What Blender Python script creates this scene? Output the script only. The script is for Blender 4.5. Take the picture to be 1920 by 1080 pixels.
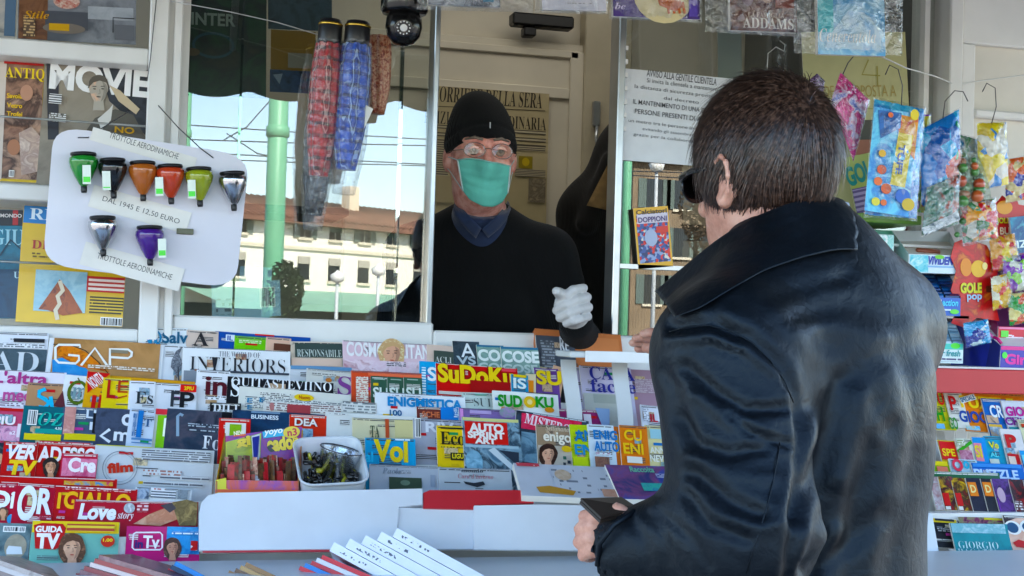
import bpy, bmesh, math, random, time
import numpy as np
from mathutils import Vector, Matrix, noise as mnoise
for _o in list(bpy.data.objects): bpy.data.objects.remove(_o)
SC = bpy.context.scene
COL = SC.collection
rad = math.radians
# ------------------------------------------------------------------ camera
FPX = 2667.0
YAW, PITCH, ROLL = rad(15.0), rad(1.61), rad(1.7)
CAM = Vector((0, 0, 1.45))
_f0 = Vector((math.sin(YAW), math.cos(YAW), 0)); _r0 = Vector((math.cos(YAW), -math.sin(YAW), 0))
FW = _f0*math.cos(PITCH) + Vector((0, 0, 1))*math.sin(PITCH)
_u0 = _r0.cross(FW)
RT = _r0*math.cos(ROLL) + _u0*math.sin(ROLL)
UP = -_r0*math.sin(ROLL) + _u0*math.cos(ROLL)
cd = bpy.data.cameras.new('camera'); cam = bpy.data.objects.new('camera', cd); COL.objects.link(cam)
cd.sensor_width = 36; cd.lens = FPX*36/1920; cd.clip_start = .05; cd.clip_end = 600
cam.matrix_world = Matrix(((RT.x, UP.x, -FW.x, CAM.x), (RT.y, UP.y, -FW.y, CAM.y), (RT.z, UP.z, -FW.z, CAM.z), (0, 0, 0, 1)))
SC.camera = cam
# ------------------------------------------------------------------ sky, sun, exposure
SUN_EL, SUN_AZ = rad(40), rad(14)
w = bpy.data.worlds.new('World'); SC.world = w; w.use_nodes = True
nt = w.node_tree; bg = nt.nodes['Background']; sky = nt.nodes.new('ShaderNodeTexSky')
sky.sky_type = 'NISHITA'; sky.sun_disc = False; sky.sun_elevation = SUN_EL; sky.sun_rotation = SUN_AZ
sky.air_density = 1.0; sky.dust_density = .5; sky.ozone_density = 1.6
nt.links.new(sky.outputs[0], bg.inputs[0]); bg.inputs[1].default_value = 0.14
sl = bpy.data.lights.new('sun', 'SUN'); sl.energy = 4.0; sl.angle = rad(.53); sl.color = (1, .95, .87)
sun = bpy.data.objects.new('sun', sl); COL.objects.link(sun); sun.location = (4, 14, 12)
_sd = Vector((math.sin(SUN_AZ)*math.cos(SUN_EL), math.cos(SUN_AZ)*math.cos(SUN_EL), math.sin(SUN_EL)))
sun.rotation_euler = (-_sd).to_track_quat('-Z', 'Y').to_euler()
vs = SC.view_settings
SC.display_settings.display_device = 'sRGB'
vs.view_transform = 'Standard'; vs.look = 'None'; vs.gamma = 1; vs.use_curve_mapping = False; vs.exposure = 2.65
SC.render.engine = 'CYCLES'
SC.cycles.use_denoising = True
SC.cycles.max_bounces = 10; SC.cycles.diffuse_bounces = 5; SC.cycles.glossy_bounces = 4; SC.cycles.transparent_max_bounces = 16
SC.cycles.sample_clamp_indirect = 8; SC.cycles.caustics_reflective = False; SC.cycles.caustics_refractive = False

# ------------------------------------------------------------------ picture rays -> points in the place
G = 3.0                                  # Y of the kiosk's glass plane
def ray(px, py): return FW + RT*((px-960)/FPX) - UP*((py-540)/FPX)
def hit(px, py, p0, n):
    d = ray(px, py); t = (Vector(p0)-CAM).dot(n)/d.dot(n); return CAM + d*t
def at(px, py, Y): return hit(px, py, (0, Y, 0), Vector((0, 1, 0)))
def W(px, py, d): return CAM + ray(px, py)*d          # a point at distance d along the view axis
PT = rad(-1.6); PN = Vector((math.sin(PT), -math.cos(PT), 0)); PP = Vector((.33, G, 0))    # the sliding panes stand a hair askew
def bounce(px, py):
    n = PN if px < 900 else NVP; h = hit(px, py, PP, n); d = ray(px, py); return h, d-n*(2*d.dot(n))
NVP = Vector((0, -1, 0))
def refl(px, py, Y):                                   # point at depth Y whose mirror image in the glass is seen there
    h, d = bounce(px, py); t = (Y-h.y)/d.y; return h+d*t
def project(P):
    P = np.asarray(P, float) - np.array(CAM); d = P@np.array(FW)
    return 960+FPX*(P@np.array(RT))/d, 540-FPX*(P@np.array(UP))/d, d
# ------------------------------------------------------------------ materials
def lin(h):
    h = h.lstrip('#'); c = [int(h[i:i+2], 16)/255 for i in (0, 2, 4)]
    return tuple((x/12.92 if x <= .04045 else ((x+.055)/1.055)**2.4) for x in c) + (1,)
MATS = {}
def vivid(h, k=1.28):
    c = lin(h); g = .3*c[0]+.59*c[1]+.11*c[2]
    return tuple(min(.9, max(.004, g+(x-g)*k)) for x in c[:3])+(1,)
def new_mat(name):
    m = bpy.data.materials.new(name); m.use_nodes = True
    t = m.node_tree; b = t.nodes['Principled BSDF']; return m, t, b
def N(t, typ, **kw):
    n = t.nodes.new(typ)
    for k, v in kw.items():
        if k.startswith('i_'): n.inputs[k[2:].replace('_', ' ')].default_value = v
        else: setattr(n, k, v)
    return n
def ramp(t, fac, stops):
    r = t.nodes.new('ShaderNodeValToRGB'); e = r.color_ramp.elements
    while len(e) < len(stops): e.new(.5)
    for i, (p, c) in enumerate(stops): e[i].position = p; e[i].color = c
    t.links.new(fac, r.inputs[0]); return r.outputs[0]
def coords(t, scale=(1, 1, 1)):
    tc = t.nodes.new('ShaderNodeTexCoord'); mp = t.nodes.new('ShaderNodeMapping'); mp.inputs['Scale'].default_value = scale
    t.links.new(tc.outputs['Object'], mp.inputs[0]); return mp.outputs[0]
def mul(c, k): return (c[0]*k, c[1]*k, c[2]*k, 1)
def paint(hexc, rough=.45, var=.10, scale=9, metal=0, bump=0, bscale=120, spec=.5, name=None, coat=0, viv=False):
    """plain surface colour with a little uneven wear"""
    key = ('paint', hexc, rough, var, scale, metal, bump, bscale, spec, coat, viv)
    if key in MATS: return MATS[key]
    m, t, b = new_mat(name or 'paint_'+hexc.strip('#')); c = vivid(hexc) if viv else lin(hexc)
    v = coords(t); n = N(t, 'ShaderNodeTexNoise', i_Scale=scale, i_Detail=6.0); t.links.new(v, n.inputs['Vector'])
    t.links.new(ramp(t, n.outputs[0], [(.3, mul(c, 1-var)), (.7, mul(c, min(1+var*.3, .97/max(max(c[:3]), .01))))]), b.inputs['Base Color'])
    b.inputs['Roughness'].default_value = rough; b.inputs['Metallic'].default_value = metal; b.inputs['Specular IOR Level'].default_value = spec
    b.inputs['Coat Weight'].default_value = coat; b.inputs['Coat Roughness'].default_value = .15
    if bump:
        n2 = N(t, 'ShaderNodeTexNoise', i_Scale=bscale, i_Detail=5.0); t.links.new(v, n2.inputs['Vector'])
        bp = N(t, 'ShaderNodeBump', i_Strength=bump, i_Distance=.004); t.links.new(n2.outputs[0], bp.inputs['Height']); t.links.new(bp.outputs[0], b.inputs['Normal'])
    MATS[key] = m; return m
def paper(hexc, rough=.38): return paint(hexc, rough*.8, .06, 30, name='paper_'+hexc.strip('#'), viv=True)
def ink(hexc): return paint(hexc, .35, .03, 40, name='ink_'+hexc.strip('#'), viv=True)
def art(cols, scale=25, seed=0, kind='noise', rough=.33):
    """loose printed picture in the given colours"""
    key = ('art', tuple(cols), scale, seed, kind)
    if key in MATS: return MATS[key]
    m, t, b = new_mat('print_'+'_'.join(c.strip('#') for c in cols[:2]))
    v = coords(t); mp = N(t, 'ShaderNodeVectorMath', operation='ADD'); mp.inputs[1].default_value = (seed*3.7, seed*1.9, seed*.7); t.links.new(v, mp.inputs[0])
    if kind == 'noise':
        n = N(t, 'ShaderNodeTexNoise', i_Scale=scale, i_Detail=5.0, i_Roughness=.6, i_Distortion=.8); o = n.outputs[0]
    elif kind == 'cells':
        n = N(t, 'ShaderNodeTexVoronoi', i_Scale=scale); o = n.outputs['Color']
    else:
        n = N(t, 'ShaderNodeTexWave', i_Scale=scale, i_Distortion=6.0, i_Detail=3.0); o = n.outputs[1]
    t.links.new(mp.outputs[0], n.inputs['Vector'])
    if kind == 'cells':
        s = N(t, 'ShaderNodeSeparateColor'); t.links.new(o, s.inputs[0]); o = s.outputs[0]; lo, hi = .05, .95
    else: lo, hi = .33, .67
    k = len(cols); r = ramp(t, o, [(lo+(hi-lo)*i/max(k-1, 1), vivid(c)) for i, c in enumerate(cols)])
    if kind == 'cells': r.node.color_ramp.interpolation = 'CONSTANT'
    t.links.new(r, b.inputs['Base Color']); b.inputs['Roughness'].default_value = rough
    MATS[key] = m; return m
def fine_print(bgc, inkc, lh=.0042, dens=.42, wide=1.0):
    """rows of text too small to read"""
    key = ('fp', bgc, inkc, lh, dens, wide)
    if key in MATS: return MATS[key]
    m, t, b = new_mat('fine_print_'+inkc.strip('#')); v = coords(t)
    s = N(t, 'ShaderNodeSeparateXYZ'); t.links.new(v, s.inputs[0])
    def ma(op, a, bb=None):
        n = N(t, 'ShaderNodeMath', operation=op)
        for i, q in enumerate((a, bb)):
            if q is None: continue
            if isinstance(q, (int, float)): n.inputs[i].default_value = q
            else: t.links.new(q, n.inputs[i])
        return n.outputs[0]
    row = ma('DIVIDE', s.outputs[1], lh); fr = ma('FRACT', row); fl = ma('FLOOR', row)
    cb = N(t, 'ShaderNodeCombineXYZ'); t.links.new(ma('DIVIDE', s.outputs[0], lh*1.1*wide), cb.inputs[0]); t.links.new(ma('MULTIPLY', fl, 5.37), cb.inputs[1])
    n = N(t, 'ShaderNodeTexNoise', i_Scale=1.0, i_Detail=2.0); t.links.new(cb.outputs[0], n.inputs['Vector'])
    k = ma('MULTIPLY', ma('GREATER_THAN', n.outputs[0], 1-dens-.12), ma('LESS_THAN', fr, .55))
    mx = N(t, 'ShaderNodeMix', data_type='RGBA'); t.links.new(k, mx.inputs[0]); mx.inputs[6].default_value = lin(bgc); mx.inputs[7].default_value = lin(inkc)
    t.links.new(mx.outputs[2], b.inputs['Base Color']); b.inputs['Roughness'].default_value = .45
    MATS[key] = m; return m
def barcode_mat():
    if 'bar' in MATS: return MATS['bar']
    m, t, b = new_mat('barcode'); v = coords(t, (1, 0, 0)); n = N(t, 'ShaderNodeTexNoise', i_Scale=900.0, i_Detail=0.0); t.links.new(v, n.inputs['Vector'])
    r = ramp(t, n.outputs[0], [(.49, (.8, .8, .8, 1)), (.5, (.02, .02, .02, 1))]); t.links.new(r, b.inputs['Base Color']); MATS['bar'] = m; return m
def film_mat(name, clear=.72, tint='#f4f6f8', rough=.06, bump=.6, bscale=60):
    """clear crinkled plastic film"""
    key = ('film', name)
    if key in MATS: return MATS[key]
    m = bpy.data.materials.new(name); m.use_nodes = True; t = m.node_tree
    for n in list(t.nodes): t.nodes.remove(n)
    out = t.nodes.new('ShaderNodeOutputMaterial'); tr = t.nodes.new('ShaderNodeBsdfTransparent'); gl = t.nodes.new('ShaderNodeBsdfGlossy'); mx = t.nodes.new('ShaderNodeMixShader')
    tr.inputs[0].default_value = (.96, .97, .98, 1); gl.inputs[0].default_value = lin(tint); gl.inputs['Roughness'].default_value = rough
    lw = N(t, 'ShaderNodeLayerWeight', i_Blend=.35)
    mr = N(t, 'ShaderNodeMapRange'); mr.inputs[3].default_value = 1-clear; mr.inputs[4].default_value = min(1, 1.35-clear)
    t.links.new(lw.outputs['Facing'], mr.inputs[0])
    v = coords(t); n = N(t, 'ShaderNodeTexNoise', i_Scale=bscale, i_Detail=4.0, i_Distortion=1.5); t.links.new(v, n.inputs['Vector'])
    bp = N(t, 'ShaderNodeBump', i_Strength=bump, i_Distance=.01); t.links.new(n.outputs[0], bp.inputs['Height'])
    t.links.new(bp.outputs[0], gl.inputs['Normal']); t.links.new(bp.outputs[0], lw.inputs['Normal'])
    t.links.new(mr.outputs[0], mx.inputs[0]); t.links.new(tr.outputs[0], mx.inputs[1]); t.links.new(gl.outputs[0], mx.inputs[2]); t.links.new(mx.outputs[0], out.inputs[0])
    MATS[key] = m; return m
def pane_mat(name, refl_=.3, tint=(.9, .93, .92, 1)):
    key = ('pane', name)
    if key in MATS: return MATS[key]
    m = bpy.data.materials.new(name); m.use_nodes = True; t = m.node_tree
    for n in list(t.nodes): t.nodes.remove(n)
    out = t.nodes.new('ShaderNodeOutputMaterial'); tr = t.nodes.new('ShaderNodeBsdfTransparent'); gl = t.nodes.new('ShaderNodeBsdfGlossy'); mx = t.nodes.new('ShaderNodeMixShader')
    tr.inputs[0].default_value = tint; gl.inputs['Roughness'].default_value = .004
    v = coords(t); n = N(t, 'ShaderNodeTexNoise', i_Scale=2.2, i_Detail=3.0); t.links.new(v, n.inputs['Vector'])
    mr = N(t, 'ShaderNodeMapRange'); mr.inputs[3].default_value = refl_*.88; mr.inputs[4].default_value = refl_*1.12; t.links.new(n.outputs[0], mr.inputs[0]); t.links.new(mr.outputs[0], mx.inputs[0])
    t.links.new(tr.outputs[0], mx.inputs[1]); t.links.new(gl.outputs[0], mx.inputs[2]); t.links.new(mx.outputs[0], out.inputs[0])
    MATS[key] = m; return m

# ------------------------------------------------------------------ mesh helpers
def link(name, me, parent=None, mw=None):
    o = bpy.data.objects.new(name, me); COL.objects.link(o)
    if parent is not None: o.parent = parent
    if mw is not None: o.matrix_local = mw
    return o
def tag(o, label=None, cat=None, group=None, kind=None):
    if label: o['label'] = label
    if cat: o['category'] = cat
    if group: o['group'] = group
    if kind: o['kind'] = kind
    return o
def empty(name, loc=(0, 0, 0), label=None, cat=None, group=None, mw=None):
    o = bpy.data.objects.new(name, None); COL.objects.link(o); o.empty_display_size = .05
    if mw is not None: o.matrix_local = mw
    else: o.location = loc
    return tag(o, label, cat, group)
class MB:
    def __init__(s): s.v = []; s.f = []; s.m = []; s.sm = []
    def add(s, vs, fs, mi=0, smooth=False):
        b = len(s.v); s.v += [tuple(v) for v in vs]; s.f += [tuple(i+b for i in f) for f in fs]; s.m += [mi]*len(fs); s.sm += [smooth]*len(fs); return s
    def box(s, x0, x1, y0, y1, z0, z1, mi=0, bev=0):
        if bev > 0:
            b = min(bev, (x1-x0)*.45, (y1-y0)*.45, (z1-z0)*.45)
            bm = bmesh.new(); bmesh.ops.create_cube(bm, size=1)
            for v in bm.verts: v.co = ((x0+x1)/2+v.co.x*(x1-x0), (y0+y1)/2+v.co.y*(y1-y0), (z0+z1)/2+v.co.z*(z1-z0))
            bmesh.ops.bevel(bm, geom=bm.edges[:], offset=b, segments=1, profile=.5, affect='EDGES')
            bm.verts.index_update(); s.add([v.co[:] for v in bm.verts], [[v.index for v in f.verts] for f in bm.faces], mi); bm.free(); return s
        return s.add([(x0,y0,z0),(x1,y0,z0),(x1,y1,z0),(x0,y1,z0),(x0,y0,z1),(x1,y0,z1),(x1,y1,z1),(x0,y1,z1)],
                     [(0,3,2,1),(4,5,6,7),(0,1,5,4),(1,2,6,5),(2,3,7,6),(3,0,4,7)], mi)
    def tube(s, pts, r, n=8, mi=0, cap=True, closed=False):
        pts = [Vector(p) for p in pts]; k = len(pts); rs = r if isinstance(r, (list, tuple)) else [r]*k
        ref = None; vs = []
        for i, p in enumerate(pts):
            if closed: t = pts[(i+1) % k]-pts[i-1]
            else: t = pts[min(i+1, k-1)]-pts[max(i-1, 0)]
            t.normalize()
            if ref is None: ref = t.orthogonal().normalized()
            ref = (ref-t*ref.dot(t)); ref.normalize(); q = t.cross(ref)
            vs += [p+(ref*math.cos(2*math.pi*j/n)+q*math.sin(2*math.pi*j/n))*rs[i] for j in range(n)]
        fs = []
        for i in range(k if closed else k-1):
            for j in range(n):
                a = i*n+j; b = i*n+(j+1) % n; i2 = (i+1) % k; fs.append((a, b, i2*n+(j+1) % n, i2*n+j))
        if cap and not closed: fs += [tuple(range(n-1, -1, -1)), tuple((k-1)*n+j for j in range(n))]
        return s.add(vs, fs, mi, True)
    def lathe(s, prof, n=24, c=(0, 0, 0), mi=0):
        vs = []; k = len(prof)
        for r, z in prof: vs += [(c[0]+r*math.cos(2*math.pi*j/n), c[1]+r*math.sin(2*math.pi*j/n), c[2]+z) for j in range(n)]
        fs = [(i*n+j, i*n+(j+1) % n, (i+1)*n+(j+1) % n, (i+1)*n+j) for i in range(k-1) for j in range(n)]
        fs += [tuple(range(n-1, -1, -1)), tuple((k-1)*n+j for j in range(n))]
        return s.add(vs, fs, mi, True)
    def mesh(s, name, mats=()):
        me = bpy.data.meshes.new(name); me.from_pydata(s.v, [], s.f)
        for m in (mats if isinstance(mats, (list, tuple)) else [mats]): me.materials.append(m)
        me.polygons.foreach_set('material_index', s.m); me.polygons.foreach_set('use_smooth', s.sm); me.update(); return me
    def obj(s, name, mats, parent=None, mw=None): return link(name, s.mesh(name, mats), parent, mw)
def box(name, x0, x1, y0, y1, z0, z1, mat, parent=None, bev=0): return MB().box(x0, x1, y0, y1, z0, z1, 0, bev).obj(name, mat, parent)

# ------------------------------------------------------------------ flat printed things seen through the picture plane
TEXTQ = []
class Sheet:
    """A flat thing: magazine, poster, card.  x right, y up, z out of the front, origin at the bottom centre."""
    def __init__(s, name, label, cat, p0, n, tl, tr, bottom, face, side='#e9e6df', thick=.004, group=None, bend=0, tilt=0, curl=0, parent=None, rough=.38):
        n = Vector(n).normalized(); A = hit(*tl, p0, n); B = hit(*tr, p0, n)
        ex = (B-A).normalized(); ey = n.cross(ex).normalized(); s.w = (B-A).length
        if isinstance(bottom, tuple): C = hit(*bottom, p0, n); s.h = -(C-A).dot(ey)
        else: s.h = bottom
        s.O = A+ex*(s.w/2)-ey*s.h; s.ex, s.ey, s.n, s.p0 = ex, ey, n, Vector(p0)
        s.bendk = bend; s.curl = curl; s.z = .0006
        s.mw = Matrix(((ex.x, ey.x, n.x, s.O.x), (ex.y, ey.y, n.y, s.O.y), (ex.z, ey.z, n.z, s.O.z), (0, 0, 0, 1)))
        w, h = s.w, s.h; mb = MB(); nx, ny = (8, 8) if (bend or curl) else (1, 1)
        g = [(-w/2+w*i/nx, h*j/ny) for j in range(ny+1) for i in range(nx+1)]
        mb.add([(x, y, s.bend(x, y)) for x, y in g], [(j*(nx+1)+i, j*(nx+1)+i+1, (j+1)*(nx+1)+i+1, (j+1)*(nx+1)+i) for j in range(ny) for i in range(nx)], 0, bool(bend or curl))
        mb.add([(x, y, s.bend(x, y)-thick) for x, y in g], [(j*(nx+1)+i, (j+1)*(nx+1)+i, (j+1)*(nx+1)+i+1, j*(nx+1)+i+1) for j in range(ny) for i in range(nx)], 1)
        rim = [(i, 0) for i in range(nx)]+[(nx, j) for j in range(ny)]+[(nx-i, ny) for i in range(nx)]+[(0, ny-j) for j in range(ny)]
        rp = [(-w/2+w*i/nx, h*j/ny) for i, j in rim]; k = len(rp)
        mb.add([(x, y, s.bend(x, y)) for x, y in rp]+[(x, y, s.bend(x, y)-thick) for x, y in rp], [(i, i+k, (i+1) % k+k, (i+1) % k) for i in range(k)], 1)
        fm = face if not isinstance(face, str) else paper(face, rough); s.root = mb.obj(name, [fm, paper(side, .7)], parent)
        s.root.matrix_local = s.mw
        if label: tag(s.root, label, cat, group)
    def bend(s, x, y):
        z = 0
        if s.bendk: z += s.bendk*((2*x/s.w)**2-1)
        if s.curl: z += s.curl*max(0, (y/s.h-.55)/.45)**2*(.4+.6*(x/s.w+.5))
        return z
    def L(s, px, py):
        q = hit(px, py, s.p0, s.n)-s.O; return q.dot(s.ex), q.dot(s.ey)
    def boxl(s, x0, y0, x1, y1, rot=0):
        cx, cy = s.L((x0+x1)/2, (y0+y1)/2); a = s.L(x0, (y0+y1)/2); b = s.L(x1, (y0+y1)/2); c = s.L((x0+x1)/2, y0); d = s.L((x0+x1)/2, y1)
        return cx, cy, math.hypot(b[0]-a[0], b[1]-a[1]), math.hypot(c[0]-d[0], c[1]-d[1])
    def lift(s): s.z += .0004; return s.z
    def put(s, name, pts, faces, mat, parent=None):
        z = s.lift(); me = bpy.data.meshes.new(name); me.from_pydata([(x, y, z+s.bend(x, y)) for x, y in pts], [], faces); me.materials.append(mat if not isinstance(mat, str) else ink(mat)); me.update()
        return link(name, me, parent or s.root)
    def rect(s, x0, y0, x1, y1, mat, name='cover_panel', clip=True, rot=0):
        cx, cy, w, h = s.boxl(x0, y0, x1, y1); X0, X1, Y0, Y1 = cx-w/2, cx+w/2, cy-h/2, cy+h/2
        if clip:
            e = .0008; X0 = max(X0, -s.w/2+e); X1 = min(X1, s.w/2-e); Y0 = max(Y0, e); Y1 = min(Y1, s.h-e)
            if X1-X0 < 1e-4 or Y1-Y0 < 1e-4: return None
        nx, ny = (6, 6) if (s.bendk or s.curl) else (1, 1)
        g = [(X0+(X1-X0)*i/nx, Y0+(Y1-Y0)*j/ny) for j in range(ny+1) for i in range(nx+1)]
        if rot: mx, my = (X0+X1)/2, (Y0+Y1)/2; c, q = math.cos(rot), math.sin(rot); g = [(mx+(x-mx)*c-(y-my)*q, my+(x-mx)*q+(y-my)*c) for x, y in g]
        return s.put(name, g, [(j*(nx+1)+i, j*(nx+1)+i+1, (j+1)*(nx+1)+i+1, (j+1)*(nx+1)+i) for j in range(ny) for i in range(nx)], mat)
    def ell(s, x0, y0, x1, y1, mat, name='cover_roundel', n=20, hole=0):
        cx, cy, w, h = s.boxl(x0, y0, x1, y1); p = [(cx+w/2*math.cos(2*math.pi*i/n), cy+h/2*math.sin(2*math.pi*i/n)) for i in range(n)]
        if hole:
            p += [(cx+(w/2-hole)*math.cos(2*math.pi*i/n), cy+(h/2-hole)*math.sin(2*math.pi*i/n)) for i in range(n)]
            return s.put(name, p, [(i, (i+1) % n, n+(i+1) % n, n+i) for i in range(n)], mat)
        return s.put(name, [(cx, cy)]+p, [(0, 1+i, 1+(i+1) % n) for i in range(n)], mat)
    def poly(s, pts, mat, name='cover_shape'):
        q = [s.L(*p) for p in pts]
        ar = sum(q[i][0]*q[(i+1) % len(q)][1]-q[(i+1) % len(q)][0]*q[i][1] for i in range(len(q)))
        if ar < 0: q = q[::-1]
        return s.put(name, q, [tuple(range(len(q)))], mat)
    def stroke(s, pts, wpx, mat, name='cover_line'):
        q = [Vector(s.L(*p)) for p in pts]; wd = wpx/2*(hit(960, 540, s.p0, s.n)-CAM).length/FPX; L_, R_ = [], []
        for i in range(len(q)):
            t = (q[min(i+1, len(q)-1)]-q[max(i-1, 0)]).normalized(); nn = Vector((-t.y, t.x))*wd; L_.append(q[i]+nn); R_.append(q[i]-nn)
        k = len(q); return s.put(name, [tuple(v) for v in R_+L_], [(i, i+1, k+i+1, k+i) for i in range(k-1)], mat)
    def text(s, body, x0, y0, x1, y1, col, st='bold', off=0, shear=0, rot=0, name='cover_title', outline=None):
        if outline: s.text(body, x0, y0, x1, y1, outline, st, off+.055, shear, rot, 'title_outline')
        TEXTQ.append((s, body, s.boxl(x0, y0, x1, y1), col, off, shear, rot, s.lift(), name, st)); return s
    def lines(s, x0, y0, x1, y1, bgc, inkc='#222222', lh=.0042, dens=.42, wide=1.0, rot=0): return s.rect(x0, y0, x1, y1, fine_print(bgc, inkc, lh, dens, wide), 'small_print', rot=rot)
    def bars(s, x0, y0, x1, y1):
        s.rect(x0, y0, x1, y1, '#f4f4f0', 'barcode_label'); return s.rect(x0+1.5, y0+1.5, x1-1.5, y1-1.5, barcode_mat(), 'barcode')
    def face(s, cx, cy, r, hair='#3a2518', skin='#c99b80', clothes=None, long=True, tilt=0):
        """printed portrait: hair, head, neck, clothes, features; r = half the head width in picture pixels"""
        if clothes: s.poly([(cx-2.1*r, cy+3.2*r), (cx-1.9*r, cy+2.3*r), (cx-.8*r, cy+1.7*r), (cx+.8*r, cy+1.7*r), (cx+1.9*r, cy+2.3*r), (cx+2.1*r, cy+3.2*r)], clothes, 'printed_clothes')
        hb = [(cx+r*(1.4 if long else 1.02)*math.cos(a)*(1+.06*math.sin(5*a+cx)), cy-r*.25-r*(1.45 if long else 1.2)*math.sin(a)*(1 if math.sin(a) > 0 else (1.5 if long else .1))) for a in [i*2*math.pi/22 for i in range(22)]]
        s.poly(hb, art([hair, hair, '#%02x%02x%02x' % tuple(min(255, int(int(hair[i:i+2], 16)*1.5+10)) for i in (1, 3, 5))], 160, 1), 'printed_hair')
        s.poly([(cx-.42*r, cy+.8*r), (cx+.42*r, cy+.8*r), (cx+.55*r, cy+1.9*r), (cx-.55*r, cy+1.9*r)], skin, 'printed_neck')
        s.poly([(cx+r*.9*math.cos(a)*(1 if math.sin(a) > -.2 else .86), cy-r*1.2*math.sin(a)) for a in [i*2*math.pi/20 for i in range(20)]], art([skin, skin, '#e0b9a0'], 60, 2), 'printed_face')
        if r > 7:
            dk = '#%02x%02x%02x' % tuple(int(int(skin[i:i+2], 16)*.42) for i in (1, 3, 5)); sh = '#%02x%02x%02x' % tuple(int(int(skin[i:i+2], 16)*.82) for i in (1, 3, 5)); lp = '#%02x%02x%02x' % tuple(int(int(skin[i:i+2], 16)*f) for i, f in ((1, .8), (3, .5), (5, .5)))
            s.poly([(cx+.30*r, cy-.9*r), (cx+.74*r, cy-.5*r), (cx+.86*r, cy), (cx+.62*r, cy+.7*r), (cx+.2*r, cy+1.1*r), (cx+.42*r, cy+.4*r), (cx+.5*r, cy-.2*r)], sh, 'printed_cheek')
            s.poly([(cx-.92*r, cy-.25*r), (cx-.9*r, cy-.8*r), (cx-.5*r, cy-1.25*r), (cx+.2*r, cy-1.35*r), (cx+.8*r, cy-1.0*r), (cx+.94*r, cy-.3*r), (cx+.7*r, cy-.7*r), (cx+.1*r, cy-.88*r), (cx-.5*r, cy-.7*r)], hair, 'printed_fringe')
            for e in (-1, 1):
                s.ell(cx+e*.38*r-.15*r, cy-.16*r, cx+e*.38*r+.15*r, cy-.04*r, dk, 'printed_eye', 8); s.stroke([(cx+e*.2*r, cy-.32*r), (cx+e*.58*r, cy-.34*r)], .07*r, dk, 'printed_brow')
            s.ell(cx-.22*r, cy+.60*r, cx+.22*r, cy+.72*r, lp if long else dk, 'printed_mouth', 10); s.stroke([(cx+.10*r, cy-.05*r), (cx+.14*r, cy+.34*r), (cx-.02*r, cy+.38*r)], .07*r, sh, 'printed_nose')
def _mapstr(s, st):
    """serif letters live in the built-in font's mathematical alphabets"""
    base = {'serif': 0x1D400, 'serifi': 0x1D468}.get(st)
    if base is None: return s
    return ''.join(chr(base+ord(c)-65) if 'A' <= c <= 'Z' else chr(base+26+ord(c)-97) if 'a' <= c <= 'z' else c for c in s)
def flush_texts():
    cache = {}; jobs = {}; todo = []
    for s, body, bx, col, off, shear, rot, z, name, st in TEXTQ:
        if st in ('bold', 'ital'): off = off*.8+.028
        if st in ('ital', 'script'): shear += .2
        k = (_mapstr(body, st), round(off, 3), shear); todo.append((s, k, bx, col, rot, z, name))
        if k in jobs: continue
        c = bpy.data.curves.new('lettering', 'FONT'); c.body = k[0]; c.size = 1; c.offset = k[1]; c.shear = k[2]; c.resolution_u = 4
        o = bpy.data.objects.new('lettering', c); COL.objects.link(o); jobs[k] = o
    dg = bpy.context.evaluated_depsgraph_get()
    for k, o in jobs.items():
        me = bpy.data.meshes.new_from_object(o.evaluated_get(dg)); n = len(me.vertices); a = np.empty(n*3); me.vertices.foreach_get('co', a)
        cache[k] = (a.reshape(-1, 3), [tuple(p.vertices) for p in me.polygons]); bpy.data.meshes.remove(me)
    for o in jobs.values():
        c = o.data; bpy.data.objects.remove(o); bpy.data.curves.remove(c)
    for s, k, (cx, cy, w, h), col, rot, z, name in todo:
        a, fs = cache[k]
        if not len(a): continue
        mn, mx = a.min(0), a.max(0); x = (a[:, 0]-mn[0])/max(mx[0]-mn[0], 1e-6)-.5; y = (a[:, 1]-mn[1])/max(mx[1]-mn[1], 1e-6)-.5
        x, y = x*w, y*h
        if rot: x, y = x*math.cos(rot)-y*math.sin(rot), x*math.sin(rot)+y*math.cos(rot)
        x, y = x+cx, y+cy
        me = bpy.data.meshes.new(name); me.from_pydata([(float(p), float(q), z+s.bend(p, q)) for p, q in zip(x, y)], [], fs); me.materials.append(ink(col) if isinstance(col, str) else col); me.update()
        link(name, me, s.root)
    TEXTQ.clear()
# ------------------------------------------------------------------ ground
def stone_mat():
    m, t, b = new_mat('plaza_stone'); v = coords(t)
    br = N(t, 'ShaderNodeTexBrick', i_Scale=1.6, i_Mortar_Size=.012); br.inputs['Color1'].default_value = lin('#86807a'); br.inputs['Color2'].default_value = lin('#7a756f'); br.inputs['Mortar'].default_value = lin('#4e4a46')
    t.links.new(v, br.inputs['Vector']); n = N(t, 'ShaderNodeTexNoise', i_Scale=3.0, i_Detail=8.0); t.links.new(v, n.inputs['Vector'])
    mx = N(t, 'ShaderNodeMix', data_type='RGBA', blend_type='MULTIPLY'); mx.inputs[0].default_value = .5; t.links.new(br.outputs[0], mx.inputs[6])
    t.links.new(ramp(t, n.outputs[0], [(.3, (.7, .68, .66, 1)), (.7, (1, 1, 1, 1))]), mx.inputs[7]); t.links.new(mx.outputs[2], b.inputs['Base Color']); b.inputs['Roughness'].default_value = .8; return m
_g = MB(); _g.add([(-260, -260, 0), (260, -260, 0), (260, 260, 0), (-260, 260, 0)], [(0, 1, 2, 3)]); tag(_g.obj('ground', stone_mat()), kind='structure')

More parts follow.
